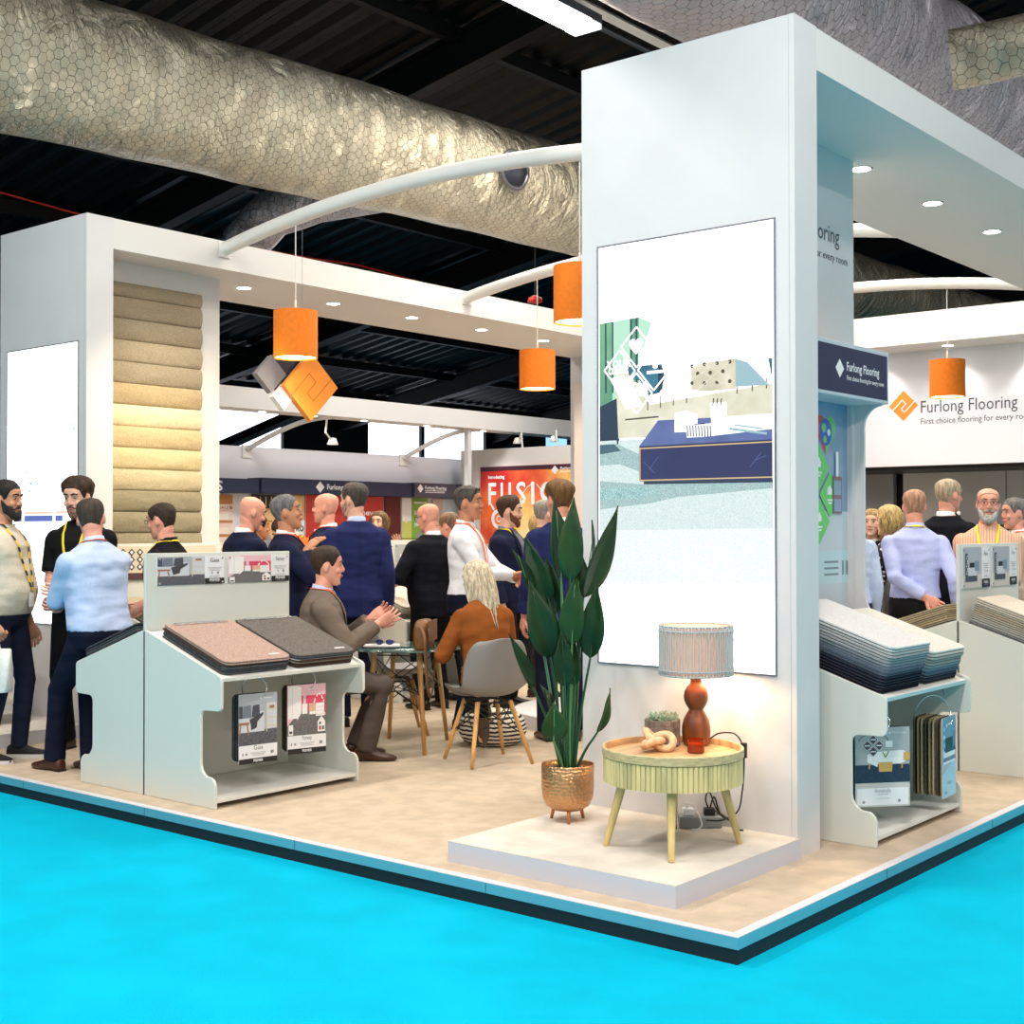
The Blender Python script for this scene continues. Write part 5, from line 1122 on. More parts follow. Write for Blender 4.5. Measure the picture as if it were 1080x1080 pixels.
CH1 = (2.28, 3.18, 0); CH2 = (1.575, 4.12, 0); CH3 = (2.80, 4.48, 0)
make_chair('grey shell chair with the blonde woman seated, back towards the front podium', CH1, math.radians(66), M_SHELL)
make_chair('grey shell chair under the seated man in the brown grey suit', CH2, math.radians(-42), M_SHELL2)
make_chair('empty grey shell chair behind the glass table', CH3, math.radians(-38), M_SHELL)

# ------------------------------------------------------------------ glass table
GC = (2.36, 3.98)
t = thing('glass_table', 'round glass table on wooden legs with black wire bracing in the middle of the stand', 'table', (GC[0], GC[1], 0))
MB().lathe([(0.395, 0.683), (0.4, 0.687), (0.4, 0.693), (0.395, 0.697), (0.002, 0.697)], n=56).build('glass_top', mat('green tinted glass', (150, 190, 186), 0.04, trans=0.85, spec=0.6), t, smooth=True, angle=40)
tops = []
for (x, y) in ((-0.18, -0.345), (0.39, -0.03), (0.18, 0.345), (-0.39, 0.03)):
    a = Vector((x * 0.72, y * 0.72, 0.675)); b = Vector((x, y, 0)); tops.append((a, b))
    MB().tube([b, a], [0.014, 0.019], 14).build('leg', M_DOWEL, t, smooth=True)
mb = MB(); A = lambda k, s: tops[k][0].lerp(tops[k][1], s)
for k in range(4):
    j = (k + 1) % 4; mb.tube([A(k, 0.05), A(j, 0.42)], 0.004, 6); mb.tube([A(j, 0.05), A(k, 0.42)], 0.004, 6); mb.tube([A(k, 0.03), A(j, 0.03)], 0.005, 6)
for k in range(2): mb.tube([A(k, 0.42), A(k + 2, 0.42)], 0.004, 6)
mb.build('wire_frame', M_BLACK, t)
t = thing('notepad', 'white notepad lying on the glass table', 'notepad', (2.19, 4.05, 0.6985), math.radians(-45))
MB().box((-0.13, -0.1, 0), (0.13, 0.1, 0.006)).build('cover', M_BLACK, t); MB().box((-0.125, -0.095, 0.006), (0.125, 0.095, 0.016)).build('pages', M_WHITE, t, bevel=0.002)
t = thing('sunglasses', 'dark blue sunglasses on the white notepad', 'sunglasses', (2.2, 4.03, 0.716), math.radians(-50))
M_LENS = mat('dark blue lens', (30, 44, 110), 0.1, spec=0.8)
for s in (-1, 1):
    MB().ell((s * 0.035, 0, 0.018), (0.028, 0.006, 0.02)).build('lens', M_LENS, t, smooth=True)
    MB().tube([(s * 0.064, 0, 0.025), (s * 0.066, 0.07, 0.02), (s * 0.055, 0.12, 0.006)], 0.002, 6).build('temple', M_BLACK, t)
# brown shoulder bag on the table edge
t = thing('shoulder_bag', 'tan brown leather shoulder bag hanging at the table edge beside the blonde woman', 'bag', (2.245, 3.70, 0.6985), math.radians(30))
M_LEATHER = mat('tan leather', (116, 76, 38), 0.5, var=0.12, vscale=14, bump=0.15, bscale=30)
mb = MB(); rr = []
for x, z0, z1, hd in ((-0.135, 0.02, 0.15, 0.03), (-0.125, 0.0, 0.185, 0.045), (-0.06, 0.0, 0.205, 0.055), (0.06, 0.0, 0.205, 0.055), (0.125, 0.0, 0.185, 0.045), (0.135, 0.02, 0.15, 0.03)):
    c = (z0 + z1) / 2; hz = (z1 - z0) / 2
    rr.append([(x, hd * math.copysign(abs(math.cos(a)) ** 0.6, math.cos(a)), c + hz * math.copysign(abs(math.sin(a)) ** 0.6, math.sin(a))) for a in [2 * PI * k / 24 for k in range(24)]])
mb.rings(rr); mb.build('bag_body', M_LEATHER, t, smooth=True)
mb = MB().box((-0.125, -0.063, 0.06), (0.125, -0.055, 0.2)); mb.build('flap', M_LEATHER, t, bevel=0.003)
MB().tube(bez([(-0.13, -0.01, 0.16), (-0.19, -0.05, 0.08), (-0.20, -0.06, -0.1), (-0.17, -0.07, -0.26), (-0.10, -0.07, -0.3), (-0.02, -0.07, -0.22), (0.06, -0.06, -0.05), (0.13, -0.02, 0.15)]), 0.011, 8, flat=0.35).build('strap', M_LEATHER, t, smooth=True)
MB().tube([(-0.13 + 0.012 * math.cos(k * PI / 6), -0.062, 0.13 + 0.016 * math.sin(k * PI / 6)) for k in range(13)], 0.003, 6).build('buckle', M_STEEL, t)
MB().lathe([(0.03, 0), (0.038, 0.07), (0.036, 0.07), (0.029, 0.004), (0.002, 0.004)], n=20).build
t = thing('cup', 'small white cup on the glass table beside the tan bag', 'cup', (2.36, 3.86, 0.6985)); MB().lathe([(0.028, 0), (0.036, 0.065), (0.0335, 0.065), (0.026, 0.005), (0.002, 0.005)], n=20).build('cup_body', M_WHITE, t, smooth=True, angle=40)

# ------------------------------------------------------------------ striped knitted pouf
wm = bpy.data.materials.new('black and cream stripe knit'); wm.use_nodes = True; nt = wm.node_tree; b = nt.nodes['Principled BSDF']; b.inputs['Roughness'].default_value = 0.9
tcn = nt.nodes.new('ShaderNodeTexCoord'); wv = nt.nodes.new('ShaderNodeTexWave'); wv.bands_direction = 'Z'; wv.inputs['Scale'].default_value = 11; wv.inputs['Distortion'].default_value = 2.5; wv.inputs['Detail Scale'].default_value = 1.2
cr = nt.nodes.new('ShaderNodeValToRGB'); cr.color_ramp.interpolation = 'CONSTANT'; cr.color_ramp.elements[0].color = rgb((30, 28, 28)); cr.color_ramp.elements[1].color = rgb((226, 220, 208)); cr.color_ramp.elements[1].position = 0.42
nt.links.new(tcn.outputs['Object'], wv.inputs['Vector']); nt.links.new(wv.outputs['Fac'], cr.inputs['Fac']); nt.links.new(cr.outputs['Color'], b.inputs['Base Color'])
o = MB().lathe([(0.14, 0.0), (0.20, 0.02), (0.235, 0.07), (0.24, 0.12), (0.225, 0.18), (0.17, 0.225), (0.1, 0.24), (0.003, 0.238)], n=40).build('striped_pouf', wm, smooth=True, loc=(2.84, 3.60, 0))
tag(o, 'low black and cream striped pouf behind the blonde woman\'s chair', 'pouf')
# cream storage pouf on the left podium
t = thing('storage_pouf', 'cream drum pouf with wooden lid on the left podium', 'pouf', (0.81, 6.66, TZ))
MB().lathe([(0.2, 0.15), (0.225, 0.17), (0.23, 0.2), (0.23, 0.36), (0.222, 0.385), (0.003, 0.39)], n=40).build('seat_drum', mat('cream boucle', (230, 226, 214), 0.95, bump=0.4, bscale=90), t, smooth=True, angle=50)
MB().lathe([(0.21, 0.388), (0.218, 0.392), (0.218, 0.45), (0.214, 0.455), (0.205, 0.455), (0.203, 0.43), (0.003, 0.43)], n=40).build('tray_lid', M_WOOD, t, smooth=True, angle=40)
for a in (50, 140, 230, 320): MB().tube([(0.13 * math.cos(math.radians(a)), 0.13 * math.sin(math.radians(a)), 0.16), (0.19 * math.cos(math.radians(a)), 0.19 * math.sin(math.radians(a)), 0)], [0.019, 0.012], 12).build('leg', M_DOWEL, t, smooth=True)
# clear bottle behind the perched man
t = thing('water_bottle', 'clear water bottle on the carpet behind the perched man\'s legs', 'bottle', (0.86, 5.28, 0)); MB().lathe([(0.03, 0), (0.034, 0.01), (0.034, 0.14), (0.028, 0.17), (0.012, 0.19), (0.012, 0.2), (0.002, 0.2)], n=20).build('bottle_body', mat('clear plastic', (226, 236, 240), 0.1, trans=0.7), t, smooth=True, angle=40); MB().lathe([(0.014, 0.2), (0.014, 0.22), (0.002, 0.22)], n=14).build('cap', M_WHITE, t)
# ------------------------------------------------------------------ people
SKIN = {}
def skin(n):
    cols = {'fair': (226, 176, 152), 'pink': (222, 158, 136), 'tan': (196, 138, 106), 'light': (230, 186, 162), 'olive': (186, 128, 96)}
    return mat('skin ' + n, cols[n], 0.55, var=0.06, vscale=18, spec=0.3)
def remesh(mb, voxel, smooth=2, name='m'):
    me = bpy.data.meshes.new(name); me.from_pydata(mb.v, [], mb.f)
    bm = bmesh.new(); bm.from_mesh(me); bmesh.ops.recalc_face_normals(bm, faces=bm.faces); bm.to_mesh(me); bm.free()
    o = bpy.data.objects.new(name, me); COL.objects.link(o)
    r = o.modifiers.new('r', 'REMESH'); r.mode = 'VOXEL'; r.voxel_size = voxel
    if smooth:
        s = o.modifiers.new('s', 'SMOOTH'); s.factor = 0.5; s.iterations = smooth
    dg = bpy.context.evaluated_depsgraph_get(); dg.update()
    out = bpy.data.meshes.new_from_object(o.evaluated_get(dg))
    bpy.data.objects.remove(o); bpy.data.meshes.remove(me)
    return out
def mesh_obj(me, name, m, parent):
    me.materials.clear(); me.materials.append(m); me.shade_smooth(); me.name = name
    o = bpy.data.objects.new(name, me); COL.objects.link(o); o.parent = parent; return o
def sm(x, a, b):
    t = min(1, max(0, (x - a) / (b - a))); return t * t * (3 - 2 * t)

HEADT = [(-0.116, 0.072, 0.034, 0.016), (-0.110, 0.083, 0.012, 0.032), (-0.096, 0.0875, -0.018, 0.045), (-0.075, 0.088, -0.046, 0.0565), (-0.05, 0.0885, -0.066, 0.0635), (-0.02, 0.0895, -0.084, 0.0690), (0.008, 0.0885, -0.094, 0.0725), (0.028, 0.0865, -0.099, 0.0745), (0.045, 0.0905, -0.102, 0.0755), (0.068, 0.0875, -0.102, 0.0755), (0.088, 0.0745, -0.094, 0.0695), (0.103, 0.0555, -0.078, 0.057), (0.114, 0.030, -0.053, 0.038), (0.120, 0.004, -0.026, 0.016)]
def head_at(z):
    T = HEADT
    if z <= T[0][0]: return T[0][1:]
    for a, b in zip(T, T[1:]):
        if z <= b[0]:
            k = (z - a[0]) / (b[0] - a[0]); return tuple(a[i] * (1 - k) + b[i] * k for i in (1, 2, 3))
    return T[-1][1:]
def head_pt(phi, z, off=0.0):
    """phi 0 = front, +90 = left ear"""
    f, bk, w = head_at(z)
    c = (f + bk) / 2; a = (f - bk) / 2
    n = 2.25
    ca, sa = math.cos(phi), math.sin(phi)
    x = math.copysign(abs(ca) ** (2 / n), ca); y = math.copysign(abs(sa) ** (2 / n), sa)
    p = Vector((c + a * x, w * y, z))
    if off:
        q = Vector((ca, sa, 0)); up = sm(z, 0.04, 0.12); q = (q * (1 - up * 0.8) + Vector((0, 0, up))).normalized()
        p += q * off
    return p

def hair_shell(zlow, thick, ztop=0.12, phis=40, rows=12, noise=0.0, seed=1, cut=None):
    """closed shell following the skull from the hairline zlow(phi) up to the crown (or ztop(phi))"""
    rnd = random.Random(seed); mb = MB(); outer = []; inner = []
    zt = ztop if callable(ztop) else (lambda p: ztop)
    for k in range(phis):
        ph = 2 * PI * k / phis; p_ = abs(((ph + PI) % (2 * PI)) - PI)
        a = zlow(p_); b = max(zt(p_), a + 0.004); co = []; ci = []
        for r in range(rows + 1):
            s = r / rows; z = a + (b - a) * (1 - (1 - s) ** 1.5)
            th = thick(p_, s) if callable(thick) else thick
            th = th * (0.12 + 0.88 * sm(s, 0, 0.3)) + rnd.uniform(-noise, noise) * (1 if s > 0.05 else 0.3)
            co.append(head_pt(ph, z, max(th, 0.002))); ci.append(head_pt(ph, z, -0.008))
        outer.append(co); inner.append(ci)
    vs = []; fs = []; R1 = rows + 1
    for c in outer: vs += c
    nb = len(vs)
    for c in inner: vs += c
    for k in range(phis):
        j = (k + 1) % phis
        for r in range(rows):
            fs.append((k * R1 + r, j * R1 + r, j * R1 + r + 1, k * R1 + r + 1)); fs.append((nb + k * R1 + r, nb + k * R1 + r + 1, nb + j * R1 + r + 1, nb + j * R1 + r))
        fs.append((k * R1, nb + k * R1, nb + j * R1, j * R1))
        if callable(ztop): fs.append((k * R1 + rows, j * R1 + rows, nb + j * R1 + rows, nb + k * R1 + rows))
    if not callable(ztop):
        fs.append(tuple(k * R1 + rows for k in range(phis))); fs.append(tuple(nb + k * R1 + rows for k in reversed(range(phis))))
    return mb.add(vs, fs)

def ik(a, target, l1, l2, pole):
    a = Vector(a); t = Vector(target); d = t - a; L = d.length
    mx = (l1 + l2) * 0.995
    if L > mx: t = a + d * (mx / L); d = t - a; L = mx
    x = (l1 * l1 - l2 * l2 + L * L) / (2 * L); h = math.sqrt(max(0, l1 * l1 - x * x))
    n = d / L; pv = Vector(pole); pv = pv - n * pv.dot(n); pv = pv.normalized() if pv.length > 1e-6 else Vector((0, 0, 1)).cross(n)
    return a + n * x + pv * h, t

def hand_mesh(mb, wrist, d, palm, side, curl=25, spread=3, s=1.0):
    """wrist point, finger direction d, palm normal; side +1 = left hand"""
    d = Vector(d).normalized(); palm = Vector(palm); palm = (palm - d * palm.dot(d)).normalized()
    lat = d.cross(palm) * 1.0
    # thumb side: for a left hand with palm towards the body and fingers down the thumb points forward
    th = lat if side > 0 else -lat
    W = Vector(wrist)
    # palm
    rr = []
    for u, hw, ht in ((-0.03, 0.024, 0.018), (0.0, 0.026, 0.018), (0.02, 0.034, 0.0165), (0.05, 0.042, 0.0155), (0.08, 0.043, 0.014), (0.095, 0.040, 0.011)):
        rr.append([W + d * (u * s) + th * (math.copysign(abs(math.cos(a)) ** 0.75, math.cos(a)) * hw * s) + palm * (math.copysign(abs(math.sin(a)) ** 0.8, math.sin(a)) * ht * s) for a in [2 * PI * k / 16 for k in range(16)]])
    mb.rings(rr)
    for i, (lat_o, ln, r) in enumerate(((0.031, 0.070, 0.0092), (0.0105, 0.080, 0.0096), (-0.0105, 0.073, 0.0092), (-0.031, 0.056, 0.0080))):
        base = W + d * (0.085 * s) + th * (lat_o * s)
        sp = math.radians((1.5 - i) * spread)
        dd = (d * math.cos(sp) + th * math.sin(sp)); p = base; pts = [base - dd * 0.02 * s, base]; ang = 0
        for k, (f, c) in enumerate(((0.45, 0.7), (0.31, 1.15), (0.24, 0.8))):
            ang += math.radians((curl + 3 * i) * c)
            p = p + (dd * math.cos(ang) + palm * math.sin(ang)) * (ln * f * s); pts.append(p)
        mb.tube(pts, [r * s * q for q in (1.0, 1.02, 0.97, 0.9, 0.78)], 10, dome=True)
    b0 = W + d * (0.018 * s) + th * (0.022 * s); dirn = (d * 0.62 + th * 0.68 + palm * 0.35).normalized(); p1 = b0 + dirn * 0.045 * s
    dir2 = (d * 0.85 + th * 0.30 + palm * 0.42).normalized(); p2 = p1 + dir2 * 0.033 * s; p3 = p2 + (dir2 + palm * 0.25).normalized() * 0.026 * s
    mb.tube([b0, p1, p2, p3], [0.0145 * s, 0.0122 * s, 0.0105 * s, 0.0085 * s], 10, dome=True)

TORSO = [(0.86, 0.155, 0.108, -0.008), (0.94, 0.176, 0.124, -0.012), (1.00, 0.168, 0.116, -0.004), (1.08, 0.157, 0.108, 0.004), (1.18, 0.163, 0.114, 0.006), (1.28, 0.178, 0.122, 0.004), (1.37, 0.186, 0.117, 0.0), (1.43, 0.172, 0.098, -0.006), (1.462, 0.138, 0.082, -0.012), (1.49, 0.096, 0.066, -0.014), (1.515, 0.062, 0.058, -0.010)]

def person(label, loc, a, h=1.78, lean=0, roll=0, twist=0, head=(0, 0, 0), hips=None, arms=None, legs=None, sk='fair', build=1.0, belly=0.0, fem=False,
           top=None, bottom=None, shoes=None, hair=None, face=True, beard=None, glasses=None, lanyard=None, group=None, extra=None, vox=0.0105, slim=1.0):
    """a: heading measured from 'straight away from the entrance corner', clockwise in degrees"""
    s = h / 1.785
    root = thing('person', label, 'person', loc, math.radians(39.56 - a), group)
    root.scale = (s, s, s)
    S = skin(sk)
    hz = 0.95 if hips is None else hips[2]; hx, hy = (0, 0) if hips is None else hips[:2]
    piv = Vector((0, 0, 0.95)); offs = Vector((hx, hy, hz - 0.95))
    def RT(t): return Matrix.Rotation(math.radians(twist) * t, 3, 'Z') @ Matrix.Rotation(math.radians(lean) * t, 3, 'Y') @ Matrix.Rotation(math.radians(roll) * t, 3, 'X')
    def TT(p):
        p = Vector(p); t = sm(p.z, 0.90, 1.18); return RT(t) @ (p - piv) + piv + offs
    R1 = RT(1.0)
    bw = build
    def torso_rings(z0, z1, inf, extra_rows=(), n=28, belly_=None, bot=None):
        be = belly if belly_ is None else belly_
        rows = [r for r in TORSO if z0 - 1e-6 <= r[0] <= z1 + 1e-6]
        def at(z):
            T = TORSO
            for p, q in zip(T, T[1:]):
                if p[0] <= z <= q[0]:
                    k = (z - p[0]) / (q[0] - p[0]); return (z,) + tuple(p[i] * (1 - k) + q[i] * k for i in (1, 2, 3))
            return (z,) + (T[0][1:] if z < T[0][0] else T[-1][1:])
        zs = sorted(set([z0, z1] + [r[0] for r in rows])); out = []
        for z in zs:
            _, hw, hd, xo = at(z)
            if fem:
                hw *= 0.90 if z > 1.25 else (0.88 if 1.02 < z < 1.25 else 1.0); hd *= 0.95
                if 1.2 < z < 1.4: xo += 0.012; hd += 0.012
            bwz = bw if z < 1.40 else (1 + (bw - 1) * 0.4)
            hw *= bwz; b_ = be * math.exp(-((z - 1.08) / 0.13) ** 2); hd = hd * bwz + b_ * 0.5; xo += b_ * 0.5; hw += b_ * 0.35
            k = 1.0
            if z < z0 + 0.001 and bot: k = bot
            i_ = inf if z < 1.45 else inf * 0.7
            ring = []
            for j in range(n):
                an = 2 * PI * j / n; ca, sa = math.cos(an), math.sin(an); e = 2 / 2.5
                ring.append(TT((xo + (hd + i_) * math.copysign(abs(ca) ** e, ca) * k, (hw + i_) * math.copysign(abs(sa) ** e, sa) * k, z)))
            out.append(ring)
        return out
    # --- joints
    shw = 0.178 * (0.9 if fem else 1.0) * (1 + (bw - 1) * 0.7)
    J = {}
    arms = arms or {}
    for nm, sg in (('L', 1), ('R', -1)):
        sh = TT((-0.008, sg * shw, 1.388)); A = arms.get(nm, {})
        w = A.get('w', (0.05, sg * (0.25 + (bw - 1) * 0.15), 0.86)); pole = A.get('pole', (-1, sg * 0.12, 0.0))
        wv = (root.matrix_basis.inverted() @ Vector(w)) if A.get('w_world') else Vector(w) if A.get('abs') else TT(w)
        el, wr = ik(sh, wv, 0.292, 0.258, Vector(pole))
        J[nm] = (sh, el, wr, A)
    legs = legs or {}
    for nm, sg in (('l', 1), ('r', -1)):
        hp = Vector((hx - 0.005, hy + sg * 0.09 * bw, hz - 0.02)); G = legs.get(nm, {})
        an = Vector(G.get('a', (hx * 0.0 - 0.01, sg * 0.105, 0.085))); kn, an = ik(hp, an, 0.435, 0.425, Vector(G.get('pole', (1, sg * 0.08, 0))))
        J[nm] = (hp, kn, an, G)
    # --- body
    mb = MB(); mb.rings(torso_rings(0.86, 1.515, 0.0))
    nk = TT((-0.008, 0, 1.49)); hq = R1 @ (Matrix.Rotation(math.radians(head[0]), 3, 'Z') @ Matrix.Rotation(math.radians(head[1]), 3, 'Y') @ Matrix.Rotation(math.radians(head[2]), 3, 'X'))
    hs = 0.97 if fem else 1.02
    hc = TT((0.0, 0, 1.545)) + hq @ Vector((0.014, 0, 0.112))
    HT = Matrix.Translation(hc) @ (hq * hs).to_4x4()
    neckr = 0.050 if fem else 0.058
    mb.tube([nk, nk.lerp(hc, 0.45), hc + hq @ Vector((-0.022, 0, -0.05))], [neckr * 1.12, neckr, neckr * 0.98], 18, dome=True)
    for nm in 'LR':
        sh, el, wr, A = J[nm]; k = (0.86 if fem else 1.0) * slim
        mb.tube([sh, sh.lerp(el, 0.35), el, el.lerp(wr, 0.3), wr], [0.055 * k, 0.05 * k, 0.040 * k, 0.041 * k, 0.028 * k], 14, dome=True)
    for nm in 'lr':
        hp, kn, an, G = J[nm]
        mb.tube([hp, hp.lerp(kn, 0.4), kn, kn.lerp(an, 0.3), an, an + Vector((0, 0, -0.03))], [0.088, 0.078, 0.054, 0.055, 0.036, 0.036], 16, dome=True)
    body = remesh(mb, vox, 2, 'body')
    # head in finer mesh, joined through the neck
    hb = MB(); rr = []
    for z, f, bk, w in HEADT: rr.append([HT @ head_pt(2 * PI * k / 30, z) for k in range(30)])
    hb.rings(rr)
    E_ = lambda c, r, M=None: hb.ell(HT @ Vector(c), [q * hs for q in r], M=hq if M is None else hq @ M)
    # nose, brow, ears, lips bump, cheeks, chin
    hb.tube([HT @ Vector(p) for p in ((0.083, 0, 0.036), (0.094, 0, 0.012), (0.103, 0, -0.008), (0.101, 0, -0.018))], [0.006 * hs, 0.0085 * hs, 0.0112 * hs, 0.0095 * hs], 12, dome=True)
    for sg in (1, -1):
        E_((0.097, sg * 0.0115, -0.018), (0.010, 0.0075, 0.007)); E_((0.083, sg * 0.030, 0.040), (0.008, 0.022, 0.007)); E_((0.072, sg * 0.043, -0.018), (0.016, 0.017, 0.02))
        E_((-0.008, sg * 0.0765, -0.002), (0.019, 0.0085, 0.032), Matrix.Rotation(sg * math.radians(18), 3, 'Z') @ Matrix.Rotation(math.radians(-12), 3, 'Y'))
    E_((0.086, 0, -0.050), (0.012, 0.024, 0.012)); E_((0.078, 0, -0.098), (0.015, 0.02, 0.013))
    hm = remesh(hb, 0.0052 * hs, 2, 'head')
    # join body + head + hands as one mesh
    bm = bmesh.new(); bm.from_mesh(body); bm.from_mesh(hm)
    hd = MB()
    for nm, sg in (('L', 1), ('R', -1)):
        sh, el, wr, A = J[nm]
        if A.get('nohand'): continue
        fd = (wr - el).normalized(); dd = Vector(A['d']) if 'd' in A else fd; dd = (dd * 0.75 + fd * 0.25) if 'd' in A else dd
        pn = Vector(A['palm']) if 'palm' in A else Vector((0.15, -sg, 0.0))
        hand_mesh(hd, wr + fd * 0.012, dd, pn, sg, A.get('curl', 22), A.get('spread', 3), 0.92 if fem else 1.0)
    hme = bpy.data.meshes.new('hands'); hme.from_pydata(hd.v, [], hd.f); bm.from_mesh(hme)
    bmesh.ops.recalc_face_normals(bm, faces=bm.faces)
    me = bpy.data.meshes.new('body'); bm.to_mesh(me); bm.free()
    for q in (body, hm, hme): bpy.data.meshes.remove(q)
    mesh_obj(me, 'body', S, root)
    # --- face parts
    if face:
        for sg in (1, -1):
            c = HT @ Vector((0.0785, sg * 0.031, 0.020)); e = MB().ell(c, (0.0095 * hs, 0.0120 * hs, 0.0060 * hs), 12, 8, M=hq).build('eye', mat('eye white', (160, 142, 130), 0.4), root, smooth=True)
            c2 = HT @ Vector((0.0858, sg * 0.031, 0.0195)); MB().ell(c2, (0.0035 * hs, 0.0060 * hs, 0.0058 * hs), 10, 6, M=hq).build('iris', mat('dark iris', (44, 34, 28), 0.25), e, smooth=True)
            hcol = hair[1] if hair else (90, 70, 50)
            MB().tube([HT @ Vector(p) for p in ((0.093, sg * 0.012, 0.043), (0.0925, sg * 0.032, 0.049), (0.080, sg * 0.052, 0.044))], [0.0042, 0.005, 0.003], 8, dome=True, flat=1.0).build('eyebrow', mat('brow %d %d %d' % hcol, tuple(int(c_ * 0.8) for c_ in hcol), 0.9), root, smooth=True)
        MB().tube([HT @ Vector(p) for p in ((0.088, 0.024, -0.0515), (0.0985, 0.009, -0.0475), (0.0985, -0.009, -0.0475), (0.088, -0.024, -0.0515))], [0.002, 0.0055, 0.0055, 0.002], 8, dome=True).build('lips', mat('lips', (176, 96, 88), 0.45), root, smooth=True)
    # --- hair
    if hair:
        style, hcol = hair[0], hair[1]; HM = mat('hair %d %d %d' % hcol, hcol, 0.62, col2=tuple(int(c_ * 0.72) for c_ in hcol), vscale=55, stretch=(1, 1, 0.25), bump=0.6, bscale=120, spec=0.35)
        th = hair[2] if len(hair) > 2 else 0.012
        def low(p):    # hairline height by angle from the front
            if p < 0.75: return 0.082 - 0.012 * sm(p, 0.35, 0.75)
            if p < 1.25: return 0.070 - 0.062 * sm(p, 0.75, 1.2)
            if p < 1.75: return 0.008 + 0.034 * math.sin((p - 1.25) / 0.5 * PI)
            return 0.008 - 0.078 * sm(p, 1.75, 2.5)
        hairs = None
        if style == 'short': hairs = hair_shell(low, lambda p, s_: th * (0.55 + 0.75 * sm(s_, 0.2, 0.7) * (1.15 - 0.25 * p / PI)), noise=0.0016, seed=int(sum(hcol)))
        elif style == 'crop': hairs = hair_shell(low, lambda p, s_: 0.006 + 0.003 * s_, noise=0.0006, seed=2)
        elif style == 'quiff': hairs = hair_shell(low, lambda p, s_: th * (0.5 + 1.3 * sm(s_, 0.15, 0.6) * (1.2 - 0.5 * p / PI)), noise=0.003, seed=4)
        elif style == 'fringe': hairs = hair_shell(lambda p: low(p) if p > 0.8 else 0.052, lambda p, s_: th * (0.6 + 0.8 * s_), noise=0.002, seed=5)
        elif style == 'receding': hairs = hair_shell(lambda p: low(p) + 0.022 * (1 - sm(p, 0.5, 1.0)), lambda p, s_: th * (0.4 + 0.5 * s_), noise=0.001, seed=6)
        elif style == 'bald': hairs = hair_shell(lambda p: low(p), 0.0022, ztop=lambda p: (low(p) + 0.004 if p < 1.0 else low(p) + (0.07 if p > 1.6 else 0.05) * sm(p, 1.0, 1.4)), noise=0.0003, seed=3)
        elif style in ('long', 'bob', 'curly'):
            hairs = hair_shell(lambda p: low(p) if p < 0.7 else low(p) - 0.05 * sm(p, 0.8, 1.3), lambda p, s_: th * (0.7 + 0.6 * s_), noise=0.002, seed=8)
            rnd = random.Random(9)
            L0 = {'long': 0.44, 'bob': 0.15, 'curly': 0.2}[style]
            nst = {'long': 150, 'bob': 110, 'curly': 110}[style]
            for k in range(nst):
                ph = math.radians(62 + 236 * (k + rnd.uniform(-0.3, 0.3)) / (nst - 1)); z0 = rnd.uniform(0.02, 0.08)
                p0 = head_pt(ph, z0, 0.006); out = Vector((math.cos(ph), math.sin(ph), 0)); ln = L0 * rnd.uniform(0.75, 1.08); pts = []
                for q in range(8):
                    u = q / 7; wob = (0.012 if style != 'curly' else 0.02) * math.sin(u * (7 if style == 'curly' else 4) + k)
                    b_ = 0.016 + (0.016 if style == 'bob' else 0.03 if style == 'curly' else 0.012) * math.sin(PI * min(1, u * 1.1)) * (1.0 if style != 'long' else 0.8)
                    base = head_pt(ph, z0 - 0.1 * u if u < 0.6 else z0 - 0.06, 0.0)
                    pull = (1 - 0.55 * u) if style == 'bob' else (1 - 0.18 * u)
                    xy = Vector((base.x, base.y, 0)); 
                    if style == 'long': xy = xy * (1 - 0.12 * u) + Vector((-0.035 * u, 0, 0))
                    else: xy = xy * (1.0 if style == 'curly' else (1 - 0.25 * max(0, u - 0.6)))
                    pts.append(Vector((xy.x, xy.y, z0 - ln * u)) + out * b_ + Vector((-math.sin(ph), math.cos(ph), 0)) * wob)
                dj = rnd.uniform(-0.006, 0.004); pts = [p_ + out * dj for p_ in pts]; hairs.tube(pts, [0.0045, 0.007, 0.0078, 0.0078, 0.007, 0.006, 0.0045, 0.0015], 6, dome=False)
        if hairs:
            hairs.v = [tuple(HT @ Vector(v)) for v in hairs.v]
            hairs.build('hair', HM, root, smooth=True)
    if beard:
        bc, bt = beard; BM = mat('beard %d %d %d' % bc, bc, 0.75, col2=tuple(int(c_ * 0.7) for c_ in bc), vscale=60, bump=0.5, bscale=140)
        mb = MB(); vs = []; fs = []; NP = 22; NR = 7
        for lay, of in ((0, bt), (1, -0.006)):
            for i in range(NP + 1):
                ph = math.radians(-84 + 168 * i / NP); ap = abs(ph)
                zt = -0.068 + 0.040 * sm(ap, 0.35, 0.8) + 0.035 * sm(ap, 1.0, 1.45); zb = -0.1155 + 0.05 * sm(ap, 0.5, 1.5)
                for r in range(NR + 1):
                    u = r / NR; z = zb + (zt - zb) * u; o_ = of * (0.3 + 0.7 * math.sin(PI * (0.15 + 0.75 * (1 - u)))) if lay == 0 else of
                    o_ = o_ * (1 - 0.75 * sm(ap, 0.7, 1.45)) if lay == 0 else o_; p = head_pt(ph, z, o_); p.z -= (bt * 0.9 * (1 - u) if lay == 0 else 0); p.x += (0.004 if lay == 0 and ap < 0.6 else 0); vs.append(HT @ p)
        W_ = NR + 1; nb = (NP + 1) * W_
